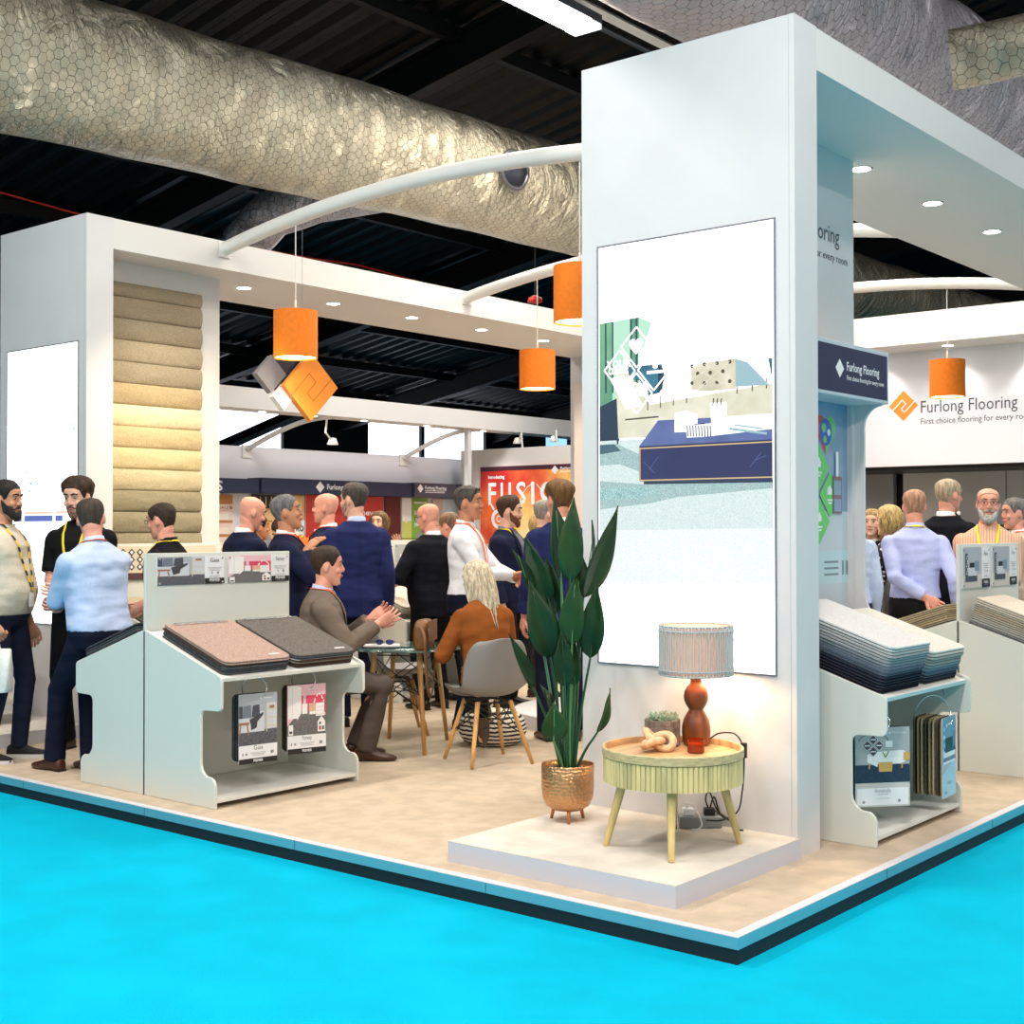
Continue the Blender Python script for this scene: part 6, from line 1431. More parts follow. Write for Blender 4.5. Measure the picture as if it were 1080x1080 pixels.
        for i in range(NP):
            for r in range(NR):
                fs.append((i * W_ + r, (i + 1) * W_ + r, (i + 1) * W_ + r + 1, i * W_ + r + 1)); fs.append((nb + i * W_ + r, nb + i * W_ + r + 1, nb + (i + 1) * W_ + r + 1, nb + (i + 1) * W_ + r))
            fs.append((i * W_, nb + i * W_, nb + (i + 1) * W_, (i + 1) * W_)); fs.append((i * W_ + NR, (i + 1) * W_ + NR, nb + (i + 1) * W_ + NR, nb + i * W_ + NR))
        mb.add(vs, fs)
        mb.tube([HT @ Vector(p) for p in ((0.076, 0.034, -0.052), (0.097, 0.014, -0.036), (0.1, 0, -0.034), (0.097, -0.014, -0.036), (0.076, -0.034, -0.052))], [0.004, 0.006, 0.005, 0.006, 0.004], 8, dome=True)
        mb.build('beard', BM, root, smooth=True)
    if glasses:
        mb = MB(); zo, xo = (0.0, 0.0) if glasses != 'head' else (0.085, -0.035)
        for sg in (1, -1):
            c = Vector((0.104 + xo, sg * 0.032, 0.017 + zo))
            mb.tube([HT @ (c + Vector((-0.006 * abs(math.sin(q)) * 0.3 - 0.05 * (abs(c.y + 0.021 * math.cos(q)) - 0.03) * 2, 0.022 * math.cos(q), 0.017 * math.sin(q)))) for q in [2 * PI * k / 20 for k in range(21)]], 0.0018, 6)
            mb.tube([HT @ (c + Vector((-0.004, sg * 0.021, 0.006))), HT @ Vector((0.06 + xo, sg * 0.079, 0.02 + zo)), HT @ Vector((0.0 + xo, sg * 0.081, 0.018 + zo)), HT @ Vector((-0.02 + xo, sg * 0.078, 0.0 + zo))], 0.0022, 6)
            if glasses == 'head': mb.ell(HT @ (c + Vector((-0.002, 0, 0))), (0.004, 0.021, 0.016), M=hq)
        mb.tube([HT @ Vector((0.104 + xo, 0.011, 0.02 + zo)), HT @ Vector((0.106 + xo, 0, 0.023 + zo)), HT @ Vector((0.104 + xo, -0.011, 0.02 + zo))], 0.0018, 6)
        mb.build('glasses', M_BLACK, root, smooth=True)
    # --- top garment
    topo = None
    if top:
        kind, tm = top[0], top[1]; O_ = top[2] if len(top) > 2 else {}
        inf = {'shirt': 0.010, 'tee': 0.012, 'jacket': 0.024, 'dress': 0.014, 'coat': 0.024}[kind]; hem = O_.get('hem', {'shirt': 0.985, 'tee': 0.90, 'jacket': 0.80, 'dress': 0.86, 'coat': 0.8}[kind])
        mb = MB()
        if hem < 0.86:
            rr0 = torso_rings(0.87, 1.508, inf); 
            mb.rings([[p + Vector((0, 0, hem - 0.87)) + (p - (offs + Vector((0, 0, 0.87)))) * 0.0 for p in rr0[0]]] + rr0)
        else: mb.rings(torso_rings(hem, 1.508, inf))
        for nm in 'LR':
            sh, el, wr, A = J[nm]; k = (0.86 if fem else 1.0) * slim; e_ = inf * 0.75
            sl = O_.get('sleeve', 'short' if kind == 'tee' else 'long')
            if sl == 'long':
                cuff = wr - (wr - el).normalized() * (0.018 if kind != 'jacket' else 0.025)
                mb.tube([sh, sh.lerp(el, 0.35), el, el.lerp(cuff, 0.35), cuff], [0.060 * k + e_, 0.055 * k + e_, 0.047 * k + e_, 0.044 * k + e_, 0.036 * k + e_], 18)
            elif sl == 'short': mb.tube([sh, sh.lerp(el, 0.5), sh.lerp(el, 0.78)], [0.062 * k + e_, 0.060 * k + e_, 0.060 * k + e_], 18)
            elif sl == 'rolled':
                cuff = el.lerp(wr, 0.25); mb.tube([sh, el, cuff], [0.060 * k + e_, 0.047 * k + e_, 0.046 * k + e_], 18)
            mb.ell(sh, (0.058 * k + e_, 0.056 * k + e_, 0.056 * k + e_)); mb.ell(el, (0.046 * k + e_,) * 3) if sl != 'short' else None
        tme = remesh(mb, 0.0105, 3, 'top'); names = {'shirt': 'shirt', 'tee': 'polo_shirt', 'jacket': 'jacket', 'dress': 'dress', 'coat': 'coat'}
        topo = mesh_obj(tme, names[kind], tm, root)
        bvh = BVHTree.FromPolygons([v.co for v in tme.vertices], [tuple(p.vertices) for p in tme.polygons])
        fwd = R1 @ Vector((1, 0, 0))
        def hit(y, z, off=0.004, back=False):
            o_ = TT((0.6 if not back else -0.6, y, z)); d_ = -fwd if not back else fwd
            r = bvh.ray_cast(o_, d_, 1.2)
            return (r[0] + r[1] * off) if r[0] is not None else TT((0.12, y, z))
        def patch(rows, name, m, off):   # rows: (z, y0, y1)
            mb = MB(); vs = []; fs = []; C = 6
            rows2 = []
            for p, q in zip(rows, rows[1:]):
                for k in range(4): u = k / 4; rows2.append(tuple(p[i] * (1 - u) + q[i] * u for i in range(3)))
            rows2.append(rows[-1])
            for z, y0, y1 in rows2:
                for k in range(C + 1): vs.append(hit(y0 + (y1 - y0) * k / C, z, off))
            for i in range(len(rows2) - 1):
                for k in range(C): fs.append((i * (C + 1) + k, i * (C + 1) + k + 1, (i + 1) * (C + 1) + k + 1, (i + 1) * (C + 1) + k))
            o = mb.add(vs, fs).build(name, m, root, smooth=True, fixn=True)
            sd = o.modifiers.new('thickness', 'SOLIDIFY'); sd.thickness = 0.003; sd.offset = 1
            return o
        # collar
        if kind in ('shirt', 'jacket', 'coat') or O_.get('collar'):
            cm_ = O_.get('collar_mat', tm); mb = MB(); rr = []
            for z, r_, e in ((1.488, 0.078, 0), (1.512, 0.069, 0.0), (1.535, 0.065, 0.003), (1.532, 0.059, 0.003), (1.50, 0.062, 0)):
                rr.append([TT((-0.010 + (r_ + (0.006 if math.cos(q) > 0 else 0)) * math.cos(q), r_ * math.sin(q), z - 0.016 * (1 + math.cos(q)) * 0.5 + (0.008 if math.cos(q) < 0 else 0))) for q in [2 * PI * k / 28 for k in range(28)]])
            mb.rings(rr, cap=False); co = mb.build('collar', cm_, root, smooth=True)
        if kind == 'jacket' and O_.get('front', True):
            smt = O_.get('shirt', mat('white shirt cotton', (232, 232, 236), 0.8))
            patch([(1.50, -0.05, 0.05), (1.44, -0.062, 0.062), (1.32, -0.042, 0.042), (1.18, -0.012, 0.012), (1.12, -0.002, 0.002)], 'shirt_front', smt, 0.003)
            if O_.get('tie'): patch([(1.495, -0.016, 0.016), (1.475, -0.014, 0.014), (1.44, -0.018, 0.018), (1.28, -0.030, 0.030), (1.17, -0.02, 0.02)], 'tie', O_['tie'], 0.008)
            for sg in (1, -1): patch([(1.505, sg * 0.052, sg * 0.068), (1.44, sg * 0.062, sg * 0.098), (1.37, sg * 0.054, sg * 0.118), (1.34, sg * 0.047, sg * 0.095), (1.22, sg * 0.02, sg * 0.05), (1.12, sg * 0.0, sg * 0.012)], 'lapel', tm, 0.007)
            mb = MB()
            for z in (1.09, 0.98):
                c = hit(0.012, z, 0.003); mb.ell(c, (0.006, 0.008, 0.008))
            mb.build('button', M_BLACK, root, smooth=True)
        if kind == 'jacket':      # centre seam and vent at the back
            mb = MB(); pts = [hit(0, z, 0.0015, True) for z in [1.47 - 0.045 * k for k in range(15 if hem < 0.86 else 11)]]
            mb.tube(pts, 0.0016, 5); mb.build('back_seam', mat('seam shade', (16, 18, 26), 0.9), root)
        if kind == 'shirt' and O_.get('placket', True):
            mb = MB(); 
            for k in range(6): c = hit(0, 1.44 - 0.075 * k, 0.002); mb.ell(c, (0.004, 0.005, 0.005))
            mb.build('button', M_WHITE, root, smooth=True)
        if lanyard:
            lm, low_z = lanyard[0], lanyard[1]; pts = []
            for k in range(0, 21):          # round the back of the neck
                q = math.radians(100 + 160 * k / 20); pts.append(TT((-0.012 + 0.074 * math.cos(q), 0.076 * math.sin(q), 1.517)))
            def drop(sg):
                out = []
                for k in range(1, 15):
                    u = k / 14; y = sg * (0.078 * (1 - u) ** 0.8 + 0.004); z = 1.505 - (1.505 - low_z) * u
                    out.append(hit(y, z, 0.006) if u > 0.16 else TT((0.03 + 0.05 * u / 0.16 * 0.6, sg * 0.078, 1.51 - 0.02 * u / 0.16)))
                return out
            path = list(reversed(drop(1))) + pts + drop(-1)
            mb = MB(); vs = []; fs = []; cen = TT((0, 0, 1.35)); 
            for i, p in enumerate(path):
                tt_ = (path[min(i + 1, len(path) - 1)] - path[max(0, i - 1)]).normalized(); r = bvh.find_nearest(p); nn = r[1] if r[0] is not None else Vector((1, 0, 0))
                if (p - r[0]).length < 0.012: p = r[0] + nn * 0.007
                sd_ = tt_.cross(nn).normalized() * 0.0085
                vs += [p + sd_ + nn * 0.001, p - sd_ + nn * 0.001]
            for i in range(len(path) - 1): fs.append((2 * i, 2 * i + 1, 2 * i + 3, 2 * i + 2))
            ly = mb.add(vs, fs).build('lanyard', lm, root, smooth=True, fixn=False); sd = ly.modifiers.new('thickness', 'SOLIDIFY'); sd.thickness = 0.002; sd.offset = 1
            if len(lanyard) > 2 and lanyard[2]:
                c = hit(0, low_z - 0.045, 0.008); M = Matrix.Translation(c) @ R1.to_4x4()
                MB().box((-0.001, -0.032, -0.05), (0.002, 0.032, 0.045), M=M).build('badge', mat('badge card', (228, 226, 220), 0.4), ly)
    # --- bottom
    if bottom:
        kind, bm_ = bottom[0], bottom[1]
        mb = MB(); rr0 = torso_rings(0.86, 1.02, 0.008); mb.rings(rr0)
        kf = 1.0 if kind != 'leggings' else 0.86
        for nm in 'lr':
            hp, kn, an, G = J[nm]; end = an + Vector((0, 0, -0.02 if kind != 'leggings' else 0.03))
            if kind == 'skirt': continue
            fl = 1.0 if kind != 'jeans' else 0.93
            mb.tube([hp + Vector((0, 0, 0.03)), hp.lerp(kn, 0.4), kn, kn.lerp(an, 0.45), end], [0.100 * kf, 0.090 * kf, 0.070 * kf * fl, 0.064 * kf * fl, (0.066 if kind == 'trousers' else 0.052 * kf)], 20)
            mb.ell(kn, (0.072 * kf * fl,) * 3)
        if kind == 'skirt':
            c = Vector((hx, hy, 0)); mb.rings([[c + Vector((r * 0.8 * math.cos(q), r * math.sin(q), z)) for q in [2 * PI * k / 24 for k in range(24)]] for r, z in ((0.25, 0.42), (0.22, 0.7), (0.19, 0.92), (0.165, 1.02))])
        bo = mesh_obj(remesh(mb, 0.011, 3, 'bottom'), {'trousers': 'trousers', 'jeans': 'trousers', 'leggings': 'trousers', 'skirt': 'skirt'}[kind], bm_, root)
    # --- shoes
    if shoes:
        sm_, kind = shoes[0], (shoes[1] if len(shoes) > 1 else 'shoe')
        for nm, sg in (('l', 1), ('r', -1)):
            hp, kn, an, G = J[nm]; yaw = math.radians(G.get('toe', sg * 9)); pitch = math.radians(G.get('pitch', 0))
            M = Matrix.Translation((an.x, an.y, an.z - 0.085)) @ Matrix.Rotation(yaw, 4, 'Z') @ Matrix.Translation((0, 0, 0.085)) @ Matrix.Rotation(pitch, 4, 'Y') @ Matrix.Translation((0, 0, -0.085))
            hl = 0.0 if kind != 'boot_heel' else 0.055
            mb = MB(); rr = []
            for x, hw, zt, zb in ((-0.075, 0.018, 0.05, 0.008), (-0.068, 0.031, 0.075, 0.0), (-0.04, 0.036, 0.092, 0.0), (0.0, 0.037, 0.094, 0.004), (0.05, 0.041, 0.078, 0.004), (0.10, 0.0465, 0.058, 0.0), (0.15, 0.044, 0.046, 0.0), (0.185, 0.033, 0.038, 0.004), (0.205, 0.016, 0.026, 0.01)):
                up = hl * (1 - sm(x, -0.02, 0.11)); c = (zt + zb) / 2; hz_ = (zt - zb) / 2; ring = []
                for k in range(18):
                    q = 2 * PI * k / 18; cs, sn = math.cos(q), math.sin(q)
                    yy = hw * math.copysign(abs(cs) ** 0.75, cs); zz = c + hz_ * (math.copysign(abs(sn) ** 0.6, sn) if sn < 0 else sn ** 0.9)
                    ring.append(M @ Vector((x, yy, zz + up)))
                rr.append(ring)
            mb.rings(rr)
            if kind in ('boot', 'boot_heel'): mb.tube([M @ Vector((-0.02, 0, 0.06 + hl)), M @ Vector((-0.02, 0, 0.13 + hl)), M @ Vector((-0.022, 0, 0.17 + hl * 0.6))], [0.042, 0.044, 0.05], 16)
            so = mb.build('shoe' if 'boot' not in kind else 'boot', sm_, root, smooth=True)
            if kind == 'boot_heel': MB().tube([M @ Vector((-0.055, 0, 0.06)), M @ Vector((-0.06, 0, 0.0))], [0.022, 0.011], 10).build('heel', sm_, so)
            elif kind == 'trainer':
                mb = MB(); pr = [(-0.08, 0.0), (-0.07, 0.034), (0.0, 0.041), (0.1, 0.05), (0.16, 0.046), (0.195, 0.03), (0.21, 0.0), (0.195, -0.03), (0.16, -0.046), (0.1, -0.05), (0.0, -0.041), (-0.07, -0.034)]
                mb.prism(pr, lambda x, y: M @ Vector((x, y, -0.004)), lambda x, y: M @ Vector((x, y, 0.024))); mb.build('sole', M_WHITE, so)
            else:
                mb = MB(); mb.box((-0.076, -0.03, -0.006), (-0.02, 0.03, 0.012), M=M); mb.build('heel', M_BLACK, so)
    return root, J, TT, HT, topo
# ------------------------------------------------------------------ the people in the picture
F = fabric
NAVY = F('navy suiting', (24, 30, 56)); NAVY2 = F('blue navy suiting', (34, 42, 88)); BLK = F('black suiting', (18, 20, 28)); BROWN = F('brown grey suiting', (112, 100, 90)); TAUPE = F('taupe suiting', (98, 88, 80))
W_SH = F('white shirt cotton', (234, 235, 240)); LB_SH = F('light blue shirt cotton', (184, 200, 232)); LAV = F('lavender blue shirt cotton', (176, 186, 232)); GREY_SH = F('grey shirt cotton', (118, 120, 126)); BEIGE_T = F('beige jersey', (206, 196, 176)); BLK_T = F('black jersey', (20, 21, 24))
NTR = F('navy trousers', (18, 22, 42)); BTR = F('black trousers', (20, 20, 24)); JEAN = F('dark denim', (30, 36, 56)); SUEDE = F('rust suede', (140, 78, 32)); ORT = F('orange jersey', (226, 96, 34)); BEJ = F('beige tweed jacket', (190, 180, 164))
BROWNSHOE = mat('brown shoe leather', (66, 38, 24), 0.35, var=0.2, vscale=10); BLACKSHOE = mat('black shoe leather', (20, 20, 22), 0.35); TRAINER = mat('black canvas', (24, 24, 28), 0.8); BOOT = mat('taupe suede boot', (92, 76, 62), 0.8)
YL = mat('yellow lanyard', (240, 214, 30), 0.6); OL = mat('orange lanyard', (250, 96, 40), 0.6); TIE = mat('dark tie silk', (30, 34, 48), 0.5)
YBL = bpy.data.materials.new('yellow and black lanyard'); YBL.use_nodes = True; nt = YBL.node_tree; b = nt.nodes['Principled BSDF']; tcn = nt.nodes.new('ShaderNodeTexCoord'); wv = nt.nodes.new('ShaderNodeTexWave'); wv.bands_direction = 'Z'; wv.inputs['Scale'].default_value = 4.2; cr = nt.nodes.new('ShaderNodeValToRGB'); cr.color_ramp.interpolation = 'CONSTANT'; cr.color_ramp.elements[0].color = rgb((30, 30, 34)); cr.color_ramp.elements[1].color = rgb((240, 200, 40)); cr.color_ramp.elements[1].position = 0.4
nt.links.new(tcn.outputs['Object'], wv.inputs['Vector']); nt.links.new(wv.outputs['Fac'], cr.inputs['Fac']); nt.links.new(cr.outputs['Color'], b.inputs['Base Color'])
def stripes(name):
    m = bpy.data.materials.new(name); m.use_nodes = True; nt = m.node_tree; b = nt.nodes['Principled BSDF']; b.inputs['Roughness'].default_value = 0.85
    tcn = nt.nodes.new('ShaderNodeTexCoord'); wv = nt.nodes.new('ShaderNodeTexWave'); wv.bands_direction = 'Y'; wv.inputs['Scale'].default_value = 17; cr = nt.nodes.new('ShaderNodeValToRGB'); e = cr.color_ramp.elements
    e[0].color = rgb((206, 150, 120)); e[1].color = rgb((226, 206, 186)); e[1].position = 0.5; q = e.new(0.3); q.color = rgb((220, 190, 160)); q = e.new(0.75); q.color = rgb((176, 176, 140)); q = e.new(0.92); q.color = rgb((196, 110, 96))
    nt.links.new(tcn.outputs['Object'], wv.inputs['Vector']); nt.links.new(wv.outputs['Fac'], cr.inputs['Fac']); nt.links.new(cr.outputs['Color'], b.inputs['Base Color']); return m
STRIPE = stripes('candy striped shirt cotton')
def dots(name):
    m = bpy.data.materials.new(name); m.use_nodes = True; nt = m.node_tree; b = nt.nodes['Principled BSDF']; b.inputs['Roughness'].default_value = 0.85
    tcn = nt.nodes.new('ShaderNodeTexCoord'); vo = nt.nodes.new('ShaderNodeTexVoronoi'); vo.inputs['Scale'].default_value = 26; vo.inputs['Randomness'].default_value = 0.25; cr = nt.nodes.new('ShaderNodeValToRGB'); cr.color_ramp.interpolation = 'CONSTANT'; cr.color_ramp.elements[0].color = rgb((232, 230, 226)); cr.color_ramp.elements[1].color = rgb((20, 20, 24)); cr.color_ramp.elements[1].position = 0.3
    nt.links.new(tcn.outputs['Object'], vo.inputs['Vector']); nt.links.new(vo.outputs['Distance'], cr.inputs['Fac']); nt.links.new(cr.outputs['Color'], b.inputs['Base Color']); return m
DOTS = dots('polka dot crepe')
DK = (34, 26, 22); BR = (66, 46, 30); LBR = (104, 76, 46); GR = (92, 90, 90); LG = (150, 148, 146); WH = (206, 190, 166); BL = (216, 186, 128); GB = (196, 150, 84)
clasp = lambda z=1.08, x=0.27: {'L': {'w': (x, 0.03, z), 'pole': (-0.8, 0.6, -0.3), 'palm': (-0.3, -1, 0.2), 'curl': 35}, 'R': {'w': (x + 0.01, -0.04, z - 0.02), 'pole': (-0.8, -0.6, -0.3), 'palm': (-0.3, 1, 0.2), 'curl': 35}}

p_beige = person('bearded man in a beige T-shirt with yellow and black lanyard at the left edge', (0.30, 5.66, 0), 98, 1.83, belly=0.07, build=1.08, sk='tan', head=(-4, 4, 0), top=('tee', BEIGE_T, {'hem': 0.93}), bottom=('jeans', JEAN), shoes=(TRAINER, 'trainer'), hair=('short', (30, 26, 26), 0.012), beard=((34, 28, 26), 0.012), lanyard=(YBL, 1.08, True),
       arms={'R': {'w': (0.08, -0.27, 0.90), 'curl': 60}}, legs={'l': {'a': (0.05, 0.12, 0.085)}, 'r': {'a': (-0.06, -0.1, 0.085)}})
person('young man in a black polo shirt facing the camera behind the perched man', (0.86, 5.63, 0), 188, 1.86, head=(-6, 12, 0), sk='fair', top=('tee', BLK_T, {'collar': True, 'hem': 0.9}), bottom=('trousers', BTR), shoes=(BLACKSHOE,), hair=('quiff', BR, 0.018), beard=((150, 112, 90), 0.002), lanyard=(YL, 1.1, False), arms=clasp(1.08, 0.27))
person('man in a light blue shirt perched on the display edge, seen from behind', (0.42, 4.97, 0), -50.4, 1.80, lean=9, hips=(-0.245, 0.0, 0.865), head=(-38, 10, 0), sk='pink', build=1.08, belly=0.03, top=('shirt', LB_SH, {'hem': 0.96}), bottom=('trousers', NTR), shoes=(BROWNSHOE,), hair=('short', (74, 62, 50), 0.009), lanyard=(OL, 1.1, False),
       arms={'L': {'w': (0.23, -0.08, 1.20), 'pole': (0.1, 1, -0.5), 'curl': 20}, 'R': {'w': (0.25, 0.06, 1.16), 'pole': (0.1, -1, -0.5), 'curl': 20}}, legs={'l': {'a': (0.08, 0.11, 0.085), 'toe': 6}, 'r': {'a': (-0.10, -0.03, 0.085), 'toe': -8}})
person('man with dark rimmed glasses and yellow lanyard in a black polo, facing left', (1.10, 4.99, 0), 285, 1.69, head=(0, 12, 0), sk='pink', top=('tee', BLK_T, {'collar': True, 'hem': 0.9}), bottom=('trousers', BTR), shoes=(BLACKSHOE,), hair=('crop', (60, 44, 32)), glasses='worn', lanyard=(YL, 1.1, False), arms={'L': {'w': (0.16, 0.30, 0.98)}, 'R': {'w': (0.2, -0.1, 1.05)}})
person('bald man in a navy suit turned away beside the left alcove, head lowered', (2.07, 5.36, 0), 48, 1.765, head=(-12, 18, 0), sk='pink', top=('jacket', NAVY, {'front': False, 'collar_mat': W_SH}), bottom=('trousers', NTR), shoes=(BLACKSHOE,), arms=clasp(1.1))
person('grey haired man in a dark navy suit raising one hand, orange lanyard', (1.87, 4.66, 0), 78, 1.745, head=(-8, -8, 0), sk='tan', top=('jacket', NAVY, {'tie': TIE, 'collar_mat': W_SH}), bottom=('trousers', NTR), shoes=(BLACKSHOE,), hair=('short', (128, 126, 126), 0.013), lanyard=(OL, 1.15, False),
       arms={'R': {'w': (0.13, -0.14, 1.39), 'pole': (-0.5, -0.9, -0.9), 'd': (0.85, 0.05, 0.5), 'palm': (0.1, 0.4, -0.9), 'curl': 8, 'spread': 4}, 'L': {'w': (0.22, 0.12, 1.05), 'pole': (-0.5, 1, -0.4)}})
person('bald man facing left in a navy suit with orange lanyard behind the tall man', (3.13, 5.62, 0), 278, 1.81, head=(0, 0, 0), sk='pink', top=('jacket', NAVY, {'tie': TIE, 'collar_mat': W_SH}), bottom=('trousers', NTR), shoes=(BLACKSHOE,), lanyard=(OL, 1.15, False))
person('tall man in a bright navy blue suit seen from behind, greying hair', (2.86, 5.0, 0), 340, 1.865, head=(42, 4, 0), sk='fair', build=1.0, top=('jacket', NAVY2, {'front': False, 'collar_mat': LB_SH}), bottom=('trousers', NTR), shoes=(BLACKSHOE,), hair=('short', (84, 78, 74), 0.013), beard=((184, 152, 136), 0.002), arms={'L': {'w': (0.17, 0.17, 1.0), 'pole': (-1, 0.25, -0.3)}})
person('woman with brown hair waving a hand beyond the tall man in blue', (5.02, 6.92, 0), 200, 1.69, fem=True, sk='light', top=('shirt', BEJ, {'hem': 0.9}), bottom=('trousers', BTR), shoes=(BLACKSHOE,), hair=('bob', (120, 92, 60), 0.014), arms={'L': {'w': (0.26, 0.33, 1.40), 'pole': (-0.2, 1, -1), 'd': (0.1, 0.1, 1), 'palm': (1, 0, 0), 'curl': 5, 'spread': 8}})
person('bald man in a black suit with his back turned, before the cream carpet piles', (3.93, 5.20, 0), 322, 1.735, head=(22, 12, 0), sk='pink', build=1.07, belly=0.04, top=('jacket', BLK, {'front': False, 'collar_mat': W_SH}), bottom=('trousers', BTR), shoes=(BLACKSHOE,), glasses='worn', arms={'L': {'w': (0.16, 0.14, 1.10), 'pole': (-0.6, 1, -0.2)}})
person('person in a beige tweed jacket reaching over the cream carpets, mostly hidden', (4.60, 5.33, 0), 300, 1.70, lean=20, sk='pink', top=('jacket', BEJ, {'front': False, 'hem': 0.9}), bottom=('trousers', BTR), shoes=(BLACKSHOE,), hair=('short', (140, 110, 84), 0.01), arms={'L': {'w': (4.12, 5.88, 0.98), 'pole': (-0.3, 1, 0.2), 'w_world': 1, 'd': (0.9, 0.1, -0.3), 'palm': (0, 0, -1), 'curl': 6}})
person('man in a white shirt with orange lanyard and sunglasses pushed up on his head', (3.32, 4.27, 0), 100, 1.835, head=(-6, 2, 0), sk='tan', build=1.04, belly=0.045, top=('shirt', W_SH), bottom=('trousers', NTR), shoes=(BROWNSHOE,), hair=('short', (92, 86, 82), 0.012), glasses='head', lanyard=(OL, 1.12, True), arms={'R': {'w': (0.36, -0.05, 1.13), 'pole': (-0.6, -0.8, -0.4), 'palm': (0, 0.8, 0.4), 'curl': 40}, 'L': {'w': (0.38, 0.02, 1.10), 'pole': (-0.5, 1, -0.4), 'palm': (0, -0.8, 0.4), 'curl': 40}})
person('bearded man in a navy jacket over grey shirt with yellow lanyard', (4.44, 4.80, 0), 108, 1.785, head=(8, 6, 0), sk='fair', top=('jacket', NAVY, {'shirt': GREY_SH, 'collar_mat': GREY_SH}), bottom=('trousers', BTR), shoes=(BLACKSHOE,), hair=('quiff', (74, 52, 36), 0.016), beard=((118, 72, 42), 0.009), lanyard=(YL, 1.1, False))
person('man in a brown grey suit mostly hidden behind the navy jacket and plant', (5.10, 4.93, 0), 50, 1.77, head=(-10, 6, 0), sk='fair', top=('jacket', TAUPE, {'front': False}), bottom=('trousers', F('brown trousers', (70, 54, 44))), shoes=(BROWNSHOE,), hair=('short', (168, 160, 152), 0.011))
person('man with tousled light brown hair in a navy jacket behind the tall plant', (3.28, 3.33, 0), 352, 1.845, head=(18, 4, 0), sk='pink', top=('jacket', NAVY2, {'front': False, 'collar_mat': W_SH}), bottom=('trousers', NTR), shoes=(BROWNSHOE,), hair=('quiff', (124, 90, 54), 0.018))
person('person in a dark navy coat nearly hidden by the left edge of the front tower', (5.16, 4.30, 0), 300, 1.76, sk='fair', top=('jacket', NAVY, {'front': False}), bottom=('trousers', NTR), shoes=(BLACKSHOE,), hair=('short', DK, 0.012))
person('blond person beyond the brown grey suit, only the hair showing', (6.75, 6.28, 0), 340, 1.69, fem=True, sk='light', top=('shirt', BEJ, {'hem': 0.9}), bottom=('trousers', BTR), shoes=(BLACKSHOE,), hair=('bob', (206, 176, 120), 0.014))
person('blonde woman in a rust suede jacket seated on a grey shell chair', (CH1[0], CH1[1], 0), 39.56 - 66, 1.69, lean=12, hips=(-0.04, 0, 0.555), head=(30, 6, 0), fem=True, sk='light', top=('coat', SUEDE, {'hem': 0.93}), bottom=('leggings', BTR), shoes=(BOOT, 'boot_heel'), hair=('long', (228, 214, 186), 0.016),
       arms={'L': {'w': (0.30, 0.16, 0.76), 'abs': 1, 'pole': (-0.8, 0.7, -0.5), 'curl': 30}, 'R': {'w': (0.32, -0.10, 0.72), 'abs': 1, 'pole': (-0.8, -0.7, -0.5), 'curl': 30}}, legs={'r': {'a': (0.26, -0.10, 0.14), 'pole': (1, -0.1, 0.6), 'toe': -12}, 'l': {'a': (0.46, -0.20, 0.33), 'pole': (0.8, 0.1, 1.0), 'toe': -40, 'pitch': 25}})
person('seated man in a brown grey suit gesturing with both hands, orange lanyard', (CH2[0], CH2[1], 0), 81.6, 1.77, lean=4, hips=(0.07, 0, 0.565), head=(-4, 0, 0), sk='pink', build=1.06, belly=0.02, top=('jacket', BROWN, {'shirt': LB_SH, 'collar_mat': LB_SH, 'hem': 0.92}), bottom=('trousers', F('brown grey trousers', (84, 74, 68))), shoes=(BROWNSHOE,), hair=('short', (66, 48, 34), 0.017), lanyard=(OL, 1.2, False),
       arms={'R': {'w': (0.46, -0.12, 0.90), 'abs': 1, 'pole': (-0.3, -0.5, -1), 'd': (0.9, 0.1, 0.35), 'palm': (0.0, 0.9, 0.3), 'curl': 10, 'spread': 9}, 'L': {'w': (0.42, 0.12, 0.92), 'abs': 1, 'pole': (-0.3, 0.6, -1), 'd': (0.85, -0.1, 0.45), 'palm': (0, -0.8, 0.5), 'curl': 14, 'spread': 8}}, legs={'r': {'a': (0.38, -0.11, 0.085), 'pole': (1, -0.1, 0.8)}, 'l': {'a': (0.32, 0.13, 0.085), 'pole': (1, 0.2, 0.7)}})
person('dark haired person in black with a yellow lanyard between two suited men', (3.78, 7.28, 0), 70, 1.64, sk='olive', top=('tee', BLK_T), bottom=('trousers', BTR), shoes=(BLACKSHOE,), hair=('short', DK, 0.014), lanyard=(YL, 1.1, False))
person('person in an orange sweater hidden behind the grey haired man', (4.0, 6.42, 0), 275, 1.82, lean=42, sk='fair', build=1.1, belly=0.04, top=('shirt', ORT, {'hem': 0.9, 'placket': False}), bottom=('trousers', BTR), shoes=(BLACKSHOE,), hair=('short', BR, 0.012), lanyard=(YL, 1.15, False))
person('balding man in a lavender shirt seen from behind, hand on his back', (5.25, 1.52, 0), 6, 1.80, head=(-4, 2, 0), sk='pink', build=1.03, top=('shirt', LAV), bottom=('trousers', BTR), shoes=(BLACKSHOE,), hair=('crop', (196, 150, 122)), lanyard=(YL, 1.1, False), arms={'L': {'w': (-0.15, -0.04, 1.0), 'pole': (-0.5, 1, 0.0), 'palm': (-1, 0, 0), 'curl': 20}, 'R': {'w': (-0.03, -0.30, 0.9)}})
person('white haired man in a dark suit turned away to the right of the lavender shirt', (6.22, 1.66, 0), 42, 1.91, head=(-24, 4, 0), sk='pink', top=('jacket', BLK, {'front': False, 'collar_mat': W_SH}), bottom=('trousers', BTR), shoes=(BLACKSHOE,), hair=('receding', (206, 186, 156), 0.01), arms=clasp(1.05))
